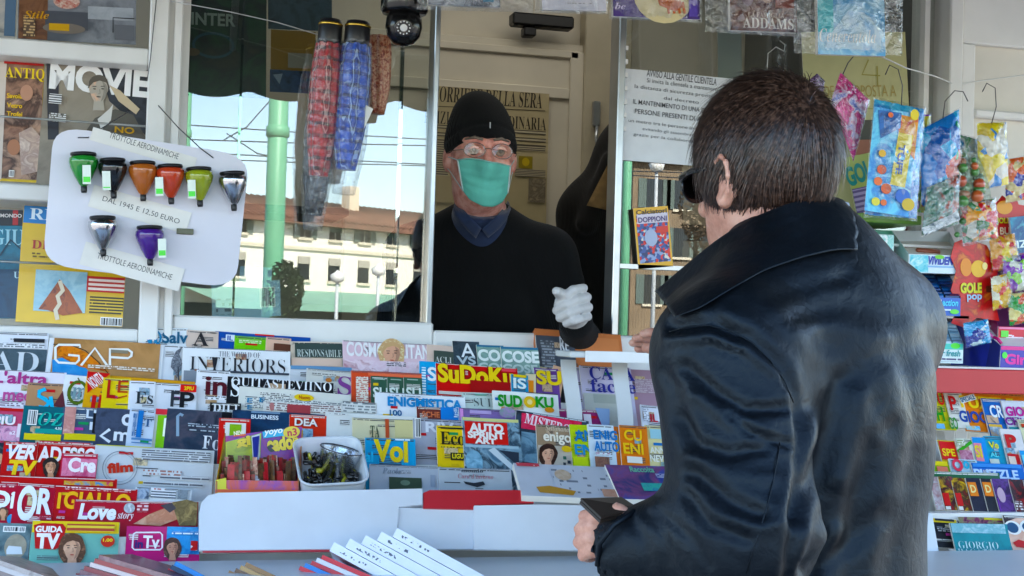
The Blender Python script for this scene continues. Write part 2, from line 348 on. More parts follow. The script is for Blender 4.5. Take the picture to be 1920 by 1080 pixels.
# ------------------------------------------------------------------ the kiosk
cream = paint('#d9d4c8', .42, .12, 6, bump=.15, bscale=40, name='cream_enamel')
white_p = paint('#e2e1de', .4, .10, 7, bump=.1, bscale=50, name='white_enamel')
inner_wall = paint('#d6ccb6', .55, .14, 4, name='inner_cream_panel')
alu = paint('#b9bbbb', .28, .12, 25, metal=.85, name='aluminium')
dark_green = paint('#17261f', .7, .2, 5, name='awning_cloth')
dark_in = paint('#3c3a35', .6, .2, 4, name='dark_lining')
K = empty('newsstand_kiosk', (0, 3, 0), 'cream metal newsstand kiosk with glass windows, open hatch and shelves of magazines', 'kiosk'); K.location = (0, 0, 0)
box('plinth', -1.35, 2.95, 3.02, 4.42, 0, .22, paint('#6d6a66', .8), K)
box('counter_wall', -1.35, 2.95, 3.05, 3.10, .22, 1.40, cream, K)
box('back_wall', -1.35, 2.95, 4.36, 4.42, .22, 2.72, inner_wall, K)
box('side_wall', -1.35, -1.30, 3.10, 4.36, .22, 2.72, inner_wall, K)
box('side_wall', 2.90, 2.95, 3.10, 4.36, .22, 2.72, inner_wall, K)
box('floor', -1.30, 2.90, 3.10, 4.36, .22, .25, paint('#5a4e40', .6), K)
SX0, SX1, SY0, SY1 = .35, 1.75, 3.45, 4.20            # opening for an opal roof light added to brighten the inside
rf = MB(); rf.box(-1.55, SX0, 2.85, 4.6, 2.72, 2.80); rf.box(SX1, 3.15, 2.85, 4.6, 2.72, 2.80); rf.box(SX0, SX1, 2.85, SY0, 2.72, 2.80); rf.box(SX0, SX1, SY1, 4.6, 2.72, 2.80); rf.obj('roof', cream, K)
cp = MB(); cp.box(-1.30, SX0, 3.05, 4.36, 2.60, 2.66); cp.box(SX1, 2.90, 3.05, 4.36, 2.60, 2.66); cp.box(SX0, SX1, 3.05, SY0, 2.60, 2.66); cp.box(SX0, SX1, SY1, 4.36, 2.60, 2.66); cp.obj('ceiling_panel', paint('#d6d0c2', .6), K)
om = bpy.data.materials.new('added_opal_sheet'); om.use_nodes = True; _t = om.node_tree; _t.nodes.remove(_t.nodes['Principled BSDF']); _tr = _t.nodes.new('ShaderNodeBsdfTranslucent'); _tr.inputs[0].default_value = (.24, .225, .19, 1); _t.links.new(_tr.outputs[0], _t.nodes['Material Output'].inputs[0])
MB().add([(SX0, SY0, 2.69), (SX1, SY0, 2.69), (SX1, SY1, 2.69), (SX0, SY1, 2.69)], [(0, 1, 2, 3)]).obj('added_roof_light', om, K)
box('fascia', -1.40, 3.0, 2.90, 3.05, 2.42, 2.72, paint('#a9a7a8', .45), K, .006)
# awning with scalloped valance
aw = MB(); NX = 60; xs = [-1.7+5.2*i/NX for i in range(NX+1)]
aw.add([(x, 2.90, 2.66) for x in xs]+[(x, 1.02, 2.40) for x in xs]+[(x, 2.90, 2.675) for x in xs]+[(x, 1.02, 2.415) for x in xs],
       [(i, i+1, NX+2+i, NX+1+i) for i in range(NX)]+[(2*NX+2+i, 3*NX+3+i, 3*NX+4+i, 2*NX+3+i) for i in range(NX)])
awn = aw.obj('awning', dark_green, K)
va = MB(); M_ = 240; xs = [-1.7+5.2*i/M_ for i in range(M_+1)]
def _sc(x): return 2.245-.03*abs(math.sin(x*math.pi/.26))
va.add([(x, 1.012, 2.41) for x in xs]+[(x, 1.012+.008*math.sin(x*21), _sc(x)) for x in xs], [(i, M_+1+i, M_+2+i, i+1) for i in range(M_)], 0, True)
va.obj('valance', paint('#1c2c24', .7, .2, 5), awn)
for x in (-1.6, .2, 1.6, 3.4): MB().tube([(x, 2.9, 2.62), (x, 1.03, 2.385)], .012).obj('awning_arm', alu, awn)

# left cabinet of shelves
for z, th in ((1.992, .034), (1.705, .032), (1.425, .026)): box('shelf', -1.30, .018, 2.955, 3.19, z-th, z, white_p, K, .003)
box('cabinet_back', -1.30, .03, 3.19, 3.20, 1.38, 2.45, cream, K)
box('cabinet_top', -1.30, .03, 2.96, 3.19, 2.38, 2.42, white_p, K)
p = MB(); p.box(.018, .056, 2.945, 3.06, 1.33, 2.42, 0, .003); p.box(.0565, .066, 2.965, 3.06, 1.33, 2.42); p.box(.0665, .084, 2.95, 3.06, 1.33, 2.42, 0, .003); p.obj('post', white_p, K)
MB().tube([(-1.3, 2.952, 1.838), (-.3, 2.952, 1.836), (.02, 2.952, 1.834)], .0022, 6).obj('retaining_wire', alu, K)
MB().tube([(-1.3, 2.952, 1.553), (-.3, 2.952, 1.551), (.02, 2.952, 1.549)], .0022, 6).obj('retaining_wire', alu, K)
# left window: sill, frame, two sliding panes
box('window_sill', .085, .625, 2.968, 3.06, 1.38, 1.456, white_p, K, .004)
box('window_sill', .6255, 1.79, 2.966, 3.06, 1.36, 1.440, white_p, K, .004)
f = MB(); f.box(.085, .099, 2.985, 3.03, 1.456, 2.42); f.box(.085, .62, 2.985, 3.03, 2.40, 2.42); f.obj('window_frame', white_p, K)
glass_a = pane_mat('window_glass', .125)
def pane(name, x0, x1, y, z0, z1, mat=None, rz=0):
    c = (x0+x1)/2; o = box(name, x0-c, x1-c, -.002, .002, z0, z1, mat or glass_a, K); o.location = (c, y, 0); o.rotation_euler = (0, 0, rz); return o
pane('window_pane', .1005, .545, 3.00, 1.457, 2.40, None, PT)
pane('window_pane', .5455, .6095, 3.016, 1.457, 2.40, None, PT)
MB().box(.541, .549, 2.996, 3.006, 1.457, 2.40).obj('pane_edge', pane_mat('pane_edge', .55, (.75, .82, .8, 1)), K)
MB().box(.204, .2085, 2.993, 2.9978, 1.457, 2.40).obj('pane_edge', pane_mat('pane_edge', .55, (.75, .82, .8, 1)), K)
j = MB(); j.box(.610, .622, 2.975, 3.035, 1.441, 2.42, 0, .002); j.obj('hatch_jamb', alu, K)
j = MB(); j.box(1.027, 1.0435, 2.975, 3.035, 1.441, 2.42, 0, .002); jo = j.obj('hatch_jamb', alu, K)
for i in range(7): box('jamb_clip', 1.0437, 1.0497, 2.978, 2.99, 2.075-.03*i, 2.085-.03*i, white_p, jo)
pane('window_pane', 1.0440, 1.79, 3.004, 1.441, 2.40)
box('window_rail', 1.046, 1.79, 2.985, 2.999, 1.590, 1.600, alu, K)
box('window_frame', 1.790, 1.803, 2.98, 3.04, 1.44, 2.42, white_p, K)
# right end: narrow window, post, panelled door
box('door_post', 1.833, 1.868, 2.94, 3.05, .3, 2.42, white_p, K, .003)
box('door_post', 1.8685, 1.885, 2.965, 3.05, .3, 2.42, cream, K, .003)
dr = box('door', 1.886, 2.88, 3.0, 3.04, .26, 2.42, cream, K)
for x0, x1, z0, z1 in ((1.886, 2.88, 2.16, 2.42), (1.886, 1.925, .3, 2.16), (2.84, 2.88, .3, 2.16), (1.925, 2.84, 1.985, 2.005), (1.925, 2.84, 1.70, 1.725)):
    box('door_rail', x0+.0005, x1-.0005, 2.975, 2.9995, z0+.0005, z1-.0005, white_p, dr, .004)
box('narrow_pane', 1.8035, 1.8325, 3.01, 3.014, 1.44, 2.40, pane_mat('narrow_glass', .18), K)
box('header', .085, 2.88, 2.97, 3.05, 2.421, 2.60, white_p, K)
# inside: rear door and its fittings
idr = MB(); x0, x1 = .62, 1.385
idr.box(x0, x1, 4.318, 4.355, .26, 2.36, 0, .004); rear = idr.obj('rear_door', inner_wall, K)
def b4(px, py): return at(px, py, 4.31)
for (xa, ya, xb, yb) in ((700, 80, 1085, 97), (1070, 97, 1090, 640), (700, 160, 1068, 166)):
    q0, q1 = b4(xa, ya), b4(xb, yb); box('door_rail', q0.x, q1.x, 4.306, 4.3175, min(q0.z, q1.z), max(q0.z, q1.z), inner_wall, rear, .003)
q0, q1 = b4(1096, 30), b4(1150, 640); box('door_frame', q0.x, q1.x+.03, 4.29, 4.355, .26, 2.5, paint('#b9ad92', .5, .15, 8), K, .004)
q = b4(1112, 222); hd = MB(); hd.box(q.x-.012, q.x+.012, 4.268, 4.289, q.z-.03, q.z+.05, 0, .004); hd.tube([(q.x, 4.27, q.z-.03), (q.x-.004, 4.262, q.z-.07), (q.x+.004, 4.262, q.z-.10)], .006); hd.obj('door_latch', alu, K)
q = b4(1010, 45); dc = MB(); dc.box(q.x-.10, q.x+.10, 4.25, 4.305, q.z-.02, q.z+.02, 0, .006); dc.box(q.x-.06, q.x-.02, 4.26, 4.305, q.z-.05, q.z-.021, 0, .004); dc.obj('door_closer', paint('#131313', .4), K)
box('partition', -.02, .0, 3.21, 4.3, .25, 2.55, dark_in, K)
box('partition', 1.92, 1.94, 3.06, 4.3, .25, 2.55, dark_in, K)
box('stock_shelf', .02, .58, 3.95, 4.30, 1.35, 1.37, dark_in, K)
box('stock_shelf', .02, .58, 3.95, 4.30, 1.75, 1.77, dark_in, K)
box('stock_shelf', 1.45, 1.90, 3.9, 4.30, 1.75, 1.77, dark_in, K)
box('inner_counter', .1, 1.9, 3.105, 3.25, 1.36, 1.385, paint('#8f8a80', .5), K)

# ------------------------------------------------------------------ across the square (seen mirrored in the panes)
BA = Vector((5.7, -70, 0)); BD = Vector((11.2, -8, 0)).normalized(); BN = Vector((BD.y*-1, BD.x, 0))   # facade normal toward the kiosk
if BN.y < 0: BN = -BN
def fac(px, py):
    h, d = bounce(px, py); t = (BA-h).dot(BN)/d.dot(BN); p = h+d*t; return (p-BA).dot(BD), p.z
BM = Matrix(((BD.x, -BN.x, 0, BA.x), (BD.y, -BN.y, 0, BA.y), (0, 0, 1, 0), (0, 0, 0, 1)))      # x along the facade, y into the building
eave = fac(600, 416)[1]; ridge = fac(600, 368)[1]
house = empty('long_house', (0, 0, 0), 'long cream two storey house with tiled roof mirrored in the window panes', 'house', mw=BM)
T0, T1 = -34, 46
plaster = paint('#efe8d6', .8, .10, .4, name='cream_plaster'); plaster2 = paint('#e6d4b6', .8, .12, .4, name='ochre_plaster')
MB().box(T0, 13.2, 0, 9, 0, eave).obj('wall', plaster, house)
MB().box(13.2, T1, .02, 9, 0, eave-.5).obj('wall', plaster2, house)
tile = paint('#86604c', .85, .35, 1.2, bump=.8, bscale=3, name='roof_tile')
r_ = MB()
for a, b, e, rr in ((T0, 13.2, eave, ridge), (13.2, T1, eave-.5, ridge-.5)):
    r_.add([(a, -.7, e), (b, -.7, e), (b, 3.2, rr), (a, 3.2, rr), (b, 9.5, e), (a, 9.5, e)], [(0, 1, 2, 3), (3, 2, 4, 5)])
    r_.add([(a, -.7, e-.25), (b, -.7, e-.25), (b, -.7, e-.004), (a, -.7, e-.004), (a, 0, e-.25), (b, 0, e-.25)], [(0, 1, 2, 3), (1, 0, 4, 5)])
roof = r_.obj('roof', tile, house)
tl_ = MB()
for i in range(200):
    x = T0+.4*i; e, rr = (eave, ridge) if x < 13.2 else (eave-.5, ridge-.5); tl_.tube([(x, -.72, e+.03), (x, 3.2, rr+.03)], .09, 5)
tag(tl_.obj('roof_tiles', tile, house), kind='stuff')
for x in (-22, -9, 3.5, 18, 30): MB().box(x, x+.7, 2, 2.7, ridge-.6, ridge+1).obj('chimney', plaster2, roof)
shut = paint('#5c6b62', .7); pane_far = paint('#20262a', .15); sill_far = paint('#d8cdb4', .8)
w1 = [fac(618, 421), fac(638, 451)]; w2 = [fac(614, 484), fac(634, 528)]
step = fac(683, 440)[0]-fac(628, 440)[0]
z1a, z1b = w1[1][1], w1[0][1]; z2a, z2b = w2[1][1], w2[0][1]; ww = w1[1][0]-w1[0][0]; c0 = fac(628, 436)[0]
kmin, kmax = int((T0+2-c0)/step), int((T1-2-c0)/step)
random.seed(4)
for k in range(kmin, kmax+1):
    c = c0+k*step; dz = 0 if c < 13.2 else -.5
    if c > 38 or c < -20: continue
    wn = MB().box(c-ww*.5, c+ww*.5, -.03, .0, z1a+dz, z1b+dz).obj('window', pane_far, house)
    MB().box(c-ww*.03, c+ww*.03, -.05, -.031, z1a+dz, z1b+dz).obj('sash_bar', sill_far, wn)
    if k % 2: 
        for e in (-1, 1): MB().box(min(c+e*ww*.5, c+e*ww*1.0), max(c+e*ww*.5, c+e*ww*1.0), -.12, -.06, z1a+dz, z1b+dz).obj('shutter', shut, wn)
    else: MB().box(c-ww*.5, c+ww*.5, -.10, -.052, z1a+dz+(z1b-z1a)*.5, z1b+dz).obj('shutter', shut, wn)
    MB().box(c-ww*.6, c+ww*.6, -.14, -.02, z1a+dz-.14, z1a+dz-.005).obj('sill', sill_far, wn)
    wn = MB().box(c-ww*.5, c+ww*.5, -.03, .0, z2a, z2b).obj('window', pane_far, house)
    MB().box(c-ww*.5, c+ww*.5, -.10, -.031, z2b-(z2b-z2a)*.32, z2b).obj('roller_shutter', paint('#b0a898', .7), wn)
    MB().box(c-ww*.6, c+ww*.6, -.14, -.02, z2a-.14, z2a-.005).obj('sill', sill_far, wn)
zs = fac(600, 467)[1]; MB().box(T0, 13.2, -.12, -.001, zs-.12, zs+.06).obj('string_course', sill_far, house)
za, zb = fac(640, 574)[1], fac(640, 557)[1]
tn = MB(); tn.add([(-9, -3.2, za), (12.6, -3.2, za), (12.6, -.1, zb+.25), (-9, -.1, zb+.25)], [(0, 1, 2, 3)]); tn.add([(-9, -3.2, za-.35), (12.6, -3.2, za-.35), (12.6, -3.2, za-.003), (-9, -3.2, za-.003)], [(0, 1, 2, 3)])
tn.obj('shop_awning', paint('#86b49c', .7, .2, 1), house)
MB().box(-9, 12.6, -.02, -.001, .1, za-.1).obj('shop_front', paint('#26302d', .3, .4, .6), house)
# lamps, poles, plant, wires
def lamp(px, ptop, Y, label):
    t = refl(px, ptop, Y); o = empty('street_lamp', (t.x, Y, 0), label, 'street lamp', 'street lamps on the square')
    MB().tube([(0, 0, 0), (0, 0, t.z*.5), (0, 0, t.z-.25)], [.07, .05, .04], 8).obj('pole', paint('#c3c7c6', .5), o)
    MB().lathe([(.02, 0), (.16, .06), (.19, .2), (.05, .3), (.01, .34)], 12, (0, 0, t.z-.3)).obj('lantern', paint('#e7e5dc', .3), o)
lamp(633, 509, -30, 'shorter white street lamp mirrored before the cream house'); lamp(710, 497, -31, 'taller white street lamp mirrored near the edge of the pane')
gp = paint('#6fb58a', .45, .1, 6, name='green_pole_paint')
def gpole(px0, px1, py, Y, label, top):
    a, b = refl(px0, py, Y), refl(px1, py, Y); r = abs(b.x-a.x)/2; o = empty('green_pole', ((a.x+b.x)/2, Y, 0), label, 'pole', 'green poles beside the tram stop')
    MB().tube([(0, 0, 0), (0, 0, top)], r, 20).obj('shaft', gp, o)
    MB().lathe([(r*1.02, 0), (r*1.18, .005), (r*1.18, .05), (r*1.02, .055)], 20, (0, 0, refl((px0+px1)/2, 258, Y).z)).obj('collar', gp, o)
    MB().lathe([(r*1.5, 0), (r*1.5, .1), (r*1.02, .16)], 20).obj('base', gp, o)
gpole(500, 538, 300, -.75, 'thick green pole mirrored in the middle of the left pane', 3.6)
gpole(334, 358, 240, -4.0, 'thin green pole mirrored at the left edge of the pane', 5.0)
gpole(1168, 1184, 350, -8.0, 'green pole mirrored beside the hatch in the right pane', 5.5)
def leafy(o, name, rx, rz, z0, n, size, mat, seed, lo=.35):
    rnd = random.Random(seed); mb = MB()
    for _ in range(n):
        while True:
            v = Vector((rnd.uniform(-1, 1), rnd.uniform(-1, 1), rnd.uniform(-1, 1)))
            if lo < v.length < 1: break
        if mnoise.noise(v*2.3+Vector((seed, 0, 0))) < -.12: continue
        p = Vector((v.x*rx, v.y*rx, z0+v.z*rz)); a = Vector((rnd.gauss(0, 1), rnd.gauss(0, 1), rnd.gauss(0, 1))).normalized(); b = a.orthogonal().normalized(); s = size*rnd.uniform(.6, 1.3)
        mb.add([p-a*s, p+b*s*.5, p+a*s, p-b*s*.5], [(0, 1, 2, 3)])
    return mb.obj(name, mat, o)
leafm = [paint('#3b4a2a', .6, .35, 30, name='leaf_dark'), paint('#5e4c34', .7, .35, 3, name='leaf_brown')]
q = refl(533, 545, -.42); pl = empty('potted_shrub', (q.x, -.42, 0), 'round dark potted shrub mirrored at the foot of the green pole', 'shrub')
leafy(pl, 'crown', .085, .14, q.z, 1800, .016, leafm[0], 3, .1)
MB().tube([(0, 0, .4), (.004, 0, .9), (0, .003, q.z)], [.012, .010, .008], 8).obj('stem', paint('#4a3a2a', .8), pl)
MB().lathe([(.11, 0), (.15, .38), (.16, .40), (.14, .40), (.13, .36)], 20).obj('pot', paint('#8a5a44', .8), pl)
def tree(px, py, Y, rx, rz, label, seed):
    q = refl(px, py, Y); o = empty('square_tree', (q.x, Y, 0), label, 'tree', 'trees on the square'); rnd = random.Random(seed)
    tr_ = MB(); tr_.tube([(0, 0, 0), (.05, 0, q.z*.4), (0, .05, q.z)], [.22, .16, .08], 8)
    for i in range(9):
        a = rnd.uniform(0, 6.28); h = q.z*rnd.uniform(.45, .9); tr_.tube([(0, 0, h), (math.cos(a)*rx*.4, math.sin(a)*rx*.4, h+rz*.3), (math.cos(a)*rx*.8, math.sin(a)*rx*.8, h+rz*.8)], [.07, .045, .015], 5)
    tr_.obj('trunk', paint('#4a3d30', .9), o); leafy(o, 'crown', rx, rz, q.z+.4, 9000, .10, leafm[1], seed, .2)
h2a, h2b = refl(1188, 302, -58), refl(1560, 302, -58); h2 = empty('tall_house', (h2a.x, -58, 0), 'tall brown house mirrored in the pane under the notice', 'house'); hw = h2b.x-h2a.x; hh = h2a.z
MB().box(0, hw, -8, 0, 0, hh).obj('wall', paint('#8a765c', .85, .3, .7, name='brown_plaster'), h2); MB().box(-.3, hw+.3, -8.2, .4, hh, hh+.35).obj('roof', paint('#6a4a3a', .9), h2)
for r_ in range(4):
    for c_ in range(7):
        x_, z_ = .7+c_*(hw-1.4)/6.3, hh-2.2-r_*2.3
        if z_ < 1: continue
        wn = MB().box(x_, x_+.8, .001, .03, z_, z_+1.4).obj('window', pane_far, h2); MB().box(x_-.1, x_+.9, .001, .12, z_-.12, z_-.004).obj('sill', sill_far, wn); MB().box(x_-.42, x_-.02, .001, .06, z_, z_+1.4).obj('shutter', shut, wn); MB().box(x_+.82, x_+1.22, .001, .06, z_, z_+1.4).obj('shutter', shut, wn)
lamp(1232, 300, -26, 'pale lamp post mirrored before the brown house')
tree(1400, 400, -44, 2.6, 3.0, 'tree mirrored in the pane behind the customer', 9)
wm = paint('#30343a', .6)
for i, (a, b) in enumerate((((330, 222), (800, 250)), ((330, 250), (800, 262)), ((330, 272), (800, 297)), ((330, 285), (800, 300)), ((420, 262), (505, 190)), ((425, 250), (540, 300)))):
    p0, p1 = refl(*a, -20), refl(*b, -20); d_ = p1-p0
    if i < 4: p0, p1 = p0-d_*3, p1+d_*3
    o = MB().tube([p0, (p0+p1)/2-Vector((0, 0, .12)), p1], .012, 5).obj('tram_wire', wm)
    tag(o, ['topmost', 'second', 'third', 'lowest'][i]+' long tram wire mirrored across the blue sky' if i < 4 else ['steep short stay wire mirrored left of the green pole', 'gently falling stay wire mirrored by the green pole'][i-4], 'wire', 'overhead tram wires')
# ------------------------------------------------------------------ slanted display rack
PHI = rad(30); NR = Vector((0, -math.cos(PHI), math.sin(PHI))); P0 = Vector((0, 2.95, 1.43))
rack = empty('display_rack', (0, 0, 0), 'white stepped magazine rack below the kiosk windows', 'rack')
def slat(name, x0, x1, s, t0, t1, th, mat):
    """board lying in the slanted plane at offset s, from t0 to t1 up the slope"""
    up_ = Vector((0, math.sin(PHI), math.cos(PHI))); o = P0+NR*s; vs = []
    for d in (0, -th):
        for x, t in ((x0, t0), (x1, t0), (x1, t1), (x0, t1)): q = o+up_*t+NR*d; vs.append((x, q.y, q.z))
    return MB().add(vs, [(0, 1, 2, 3), (7, 6, 5, 4), (0, 4, 5, 1), (1, 5, 6, 2), (2, 6, 7, 3), (3, 7, 4, 0)]).obj(name, mat, rack)
_up = Vector((0, math.sin(PHI), math.cos(PHI)))
for s, yt in ((-.018, 690), (.054, 745), (.104, 800), (.170, 870), (.230, 940), (.296, 1005)):
    o_ = P0+NR*s; t_ = (hit(400, yt, o_, NR)-o_).dot(_up); slat('backing_board', -1.1, hit(1735, yt, o_, NR).x, s, t_-.2 if s < .29 else t_-.03, t_, .004, white_p)
for x in (-1.12, 2.62): box('rack_side', x, x+.02, 2.2, 3.04, .3, 1.05, white_p, rack)
box('front_ledge', -1.14, 2.64, 1.93, 2.368, 1.035, 1.058, paint('#d3dbe0', .35, .06, 5, name='pale_laminate'), rack, .004)
box('front_panel', -1.10, 2.60, 1.97, 1.99, .1, 1.034, white_p, rack)
box('counter_board', .155, .985, 2.415, 2.56, 1.100, 1.110, white_p, rack)

GM = 'magazines on the slanted rack'
def mg(label, x0, y0, x1, y1, s, col, h=.24, name='magazine', cat='magazine', group=GM, **k):
    r0_ = random.Random(int(x0*3+y0)); k.setdefault('thick', .004); k.setdefault('bend', r0_.uniform(-.0016, .0016)); k.setdefault('curl', r0_.choice((0, 0, .002, .0035, -.002)))
    a = Sheet(name, label, cat, P0+NR*s, NR, (x0, y0), (x1, y1), h, col, group=group, **k)
    if isinstance(col, str): clutter(a, x0, y0, x1, y1, col)
    return a
def clutter(a, x0, y0, x1, y1, col):
    """the small headlines, strips and pictures that crowd every cover"""
    r = random.Random(int(x0*13+y0*7)); g = sum(int(col[i:i+2], 16) for i in (1, 3, 5))/3; inkc = '#3a3a3e' if g > 120 else '#d8d6d0'; w_ = x1-x0
    if w_ < 26: return
    if r.random() < .75: a.lines(x0+3, y0+3, x1-3, y0+7, col, inkc, .0034, .5)
    y = y0+14
    while y < y0+74:
        xa = x0+3+r.random()*w_*.5; wd = min(x1-3-xa, 12+r.random()*34); hh = r.choice((4, 5, 8, 11))
        if wd > 8:
            q = r.random()
            if q < .55: a.lines(xa, y, xa+wd, y+hh, col, inkc, .0036, .55)
            elif q < .8: a.rect(xa, y, xa+wd*.7, y+hh+6, art([r.choice(['#8a5a4a', '#4a6a8a', '#6a7a4a', '#a88a6a']), r.choice(['#c8b09a', '#9ab4c4', '#d8c8a8']), r.choice(['#3a3430', '#2a3a4a'])], 60, r.randint(0, 5)), 'small_picture')
            else: a.rect(xa, y, xa+wd*.6, y+5, r.choice(['#b8323a', '#2f6fae', '#d8b82c', '#3a8a5a', '#b04a8a']), 'colour_strip')
        y += hh+5+r.random()*6
# ---- top row
a = mg('white interiors magazine with huge white serif letters on slate grey, by the cabinet shelf', -40, 621, 92, 626, .000, '#e6e8ee'); a.rect(-40, 655, 86, 720, art(['#46545c', '#55626a', '#3b474e'], 20)); a.rect(26, 637, 84, 644, '#2a2d33'); a.lines(-30, 645, 84, 654, '#e6e8ee', '#555b66'); a.text('AD', -18, 661, 73, 697, '#d8dde2', 'serif', -.012)
a = mg('tan fashion magazine with white outlined capitals and an orange swirl on its cover', 93, 634, 307, 648, .006, '#eceef2', thick=.008, side='#dfe3ea')
a.rect(98, 641, 299, 720, art(['#a8835e', '#b8906a', '#9a7550'], 12, 2)); a.poly([(98, 676), (120, 672), (160, 690), (175, 712), (98, 720)], art(['#3f86c4', '#5a9bd0'], 40)); a.poly([(104, 652), (135, 650), (170, 668), (205, 700), (150, 690), (108, 668)], art(['#c9721f', '#d98b2b', '#8f4a14'], 45, 1)); a.stroke([(100, 648), (128, 648), (160, 660), (185, 682), (205, 705)], 1.5, '#2c2a22')
for st_ in ([(150, 655), (150, 650), (110, 649), (104, 654), (104, 676), (110, 682), (142, 684), (148, 678), (148, 670), (128, 668)], [(152, 688), (178, 656), (202, 690)], [(206, 688), (206, 658), (240, 659), (247, 664), (246, 671), (240, 675), (208, 673)]): a.stroke(st_, 4.2, '#f4f2ee', 'cover_title')
a.rect(208, 660, 240, 666, '#8b8474'); a.lines(165, 690, 290, 697, '#ab8660', '#efe6da')
a = mg('white health magazine with a teal circular logo peeping over the rack', 267, 614, 352, 617, -.012, '#e9eef2'); a.ell(275, 620, 303, 650, '#2f83ad', hole=.004); a.text('il', 279, 627, 295, 645, '#2a7fa8'); a.text('Salv', 304, 624, 352, 646, '#1d5a78', 'bold')
a = mg('beige magazine with one large black serif capital', 350, 618, 410, 621, -.006, '#d8c6bb'); a.text('A', 362, 623, 391, 649, '#2b2a2e', 'serif'); a.rect(394, 624, 404, 626, '#333333')
a = mg('white magazine with a dark grey plant drawing', 306, 646, 350, 649, .003, '#e4e7ec'); a.poly([(342, 652), (330, 660), (322, 676), (320, 690), (328, 700), (332, 712), (336, 700), (342, 690), (340, 676), (336, 666)], art(['#3c3f48', '#6b6f78', '#9a9ea6'], 220, 3)); a.stroke([(334, 690), (335, 715)], 2, '#3c3f48')
a = mg('royal blue magazine with a red stripe along its top edge', 404, 621, 582, 634, -.010, '#1f4f9a'); a.rect(478, 624, 514, 631, '#d2412f'); a.rect(423, 629, 440, 641, '#dfe6f2'); a.text('IL', 426, 631, 437, 640, '#1f4f9a')
a = mg('small lime green booklet leaning on the blue magazine', 440, 629, 500, 633, -.004, '#7ec24b'); a.lines(448, 638, 490, 645, '#7ec24b', '#d8efc0')
a = mg('pale salmon magazine with a brown picture strip', 499, 632, 546, 636, -.002, '#dcb9a6'); a.rect(513, 647, 545, 660, '#5c3b30')
a = mg('white interiors magazine with a wide black serif title', 343, 651, 544, 660, .012, '#eef0f4'); a.text('THE WORLD OF', 410, 662, 488, 672, '#6c6f78', 'serif', -.015); a.text('INTERIORS', 357, 673, 535, 699, '#24262c', 'serif', -.02); a.rect(392, 699, 542, 703, '#454a54'); a.rect(344, 697, 368, 720, '#8a8f97')
a = mg('beige magazine with white serif capitals on a dark green block', 544, 640, 644, 642, .002, '#d8cabb'); a.rect(553, 646, 643, 672, '#3e4b48'); a.text('RESPONSABILE', 557, 657, 640, 671, '#cfd6d2', 'serif', -.015); a.rect(544, 674, 640, 688, '#ddc4b6')
a = mg('steel blue topped magazine below the beige one', 544, 686, 660, 691, .016, '#d6d8dc'); a.rect(544, 687, 659, 696, '#6f93b4')
a = mg('pale pink magazine with white capitals and a blonde woman', 642, 638, 812, 646, .006, '#e5cdd6'); a.text('COSMOPOLITAN', 650, 645, 806, 672, '#f6f2f5', 'bold'); a.face(734, 666, 18, '#c9a884', '#d6a993', None, True); a.rect(642, 680, 812, 720, art(['#dfc3cf', '#ecd9e1', '#b58a92'], 40, 4)); a.lines(724, 682, 760, 690, '#e6d2da', '#444048')
a = mg('beige magazine with a dark green masthead half hidden beside the red puzzle book', 800, 646, 850, 650, .009, '#d9c4b8'); a.rect(813, 660, 850, 690, '#46504a'); a.text('ACLI', 815, 671, 846, 682, '#d8d8d0', 'serif', -.01)
a = mg('charcoal magazine with a large thin white letter A', 848, 639, 898, 641, .012, art(['#2f3a42', '#414d56', '#252c33'], 40)); a.text('A', 864, 644, 890, 670, '#e8ecee', 'plain', .01); a.text('VS', 856, 668, 892, 684, '#b8c4ca', 'bold')
for i, (xa, xb, lab) in enumerate(((893, 944, 'first of two twin grey green magazines with white rounded letters'), (938, 1008, 'front one of two twin grey green magazines with white rounded letters'))):
    a = mg(lab, xa, 646+i*4, xb, 648+i*5, .015+i*.006, art(['#7f9a8f', '#92aca4', '#6a8580'], 30, i)); a.rect(xa, 646+i*4, xb, 651+i*5, '#3b6f8f'); a.text('COSE', xa+3, 656+i*3, xa+72, 678+i*3, '#eef4f0', 'bold', .02); a.text('COSE', xa+4, 681+i*3, xa+70, 697+i*3, '#c8d6d2', 'bold', .01)
a = mg('orange box file lying behind the coin shelf', 1003, 615, 1164, 627, .000, '#c9825f', thick=.02, side='#bf7a58', name='box_file', cat='file'); a.rect(1075, 634, 1160, 660, '#d08c68')
a = mg('dark grey book with vertical lettering against the orange file', 1004, 628, 1076, 633, .010, '#4d5159', name='book', cat='book'); a.text('RE', 1049, 632, 1066, 662, '#d8dade', 'bold', rot=0); a.lines(1014, 640, 1040, 690, '#4d5159', '#8d9299', .007)
# ---- second row
a = mg('white magazine with a magenta lower case title', -30, 692, 125, 700, .062, '#ebe6ef'); a.text("L'altra", -12, 699, 90, 722, '#a2467f', 'bold'); a.text('medicina', 6, 732, 120, 756, '#b45a8e', 'bold'); a.lines(0, 757, 45, 764, '#ebe6ef', '#7a5a72')
a = mg('kraft brown magazine with a cyan brush letter', 53, 717, 123, 721, .068, '#b38d70'); a.stroke([(86, 731), (74, 735), (73, 744), (85, 750), (92, 757), (84, 766), (72, 764)], 7, '#4ab3d8', 'cover_title'); a.stroke([(95, 745), (98, 766)], 6, '#4ab3d8'); a.poly([(100, 762), (118, 735), (123, 770)], '#5c2f35')
a = mg('white magazine with a dark green ring and pale letter', 122, 702, 168, 706, .072, '#e8eaea'); a.ell(126, 714, 165, 760, '#55692f', hole=.006); a.text('m', 135, 728, 163, 750, '#7d959a', 'serif'); a.stroke([(146, 710), (150, 717)], 2, '#444b35')
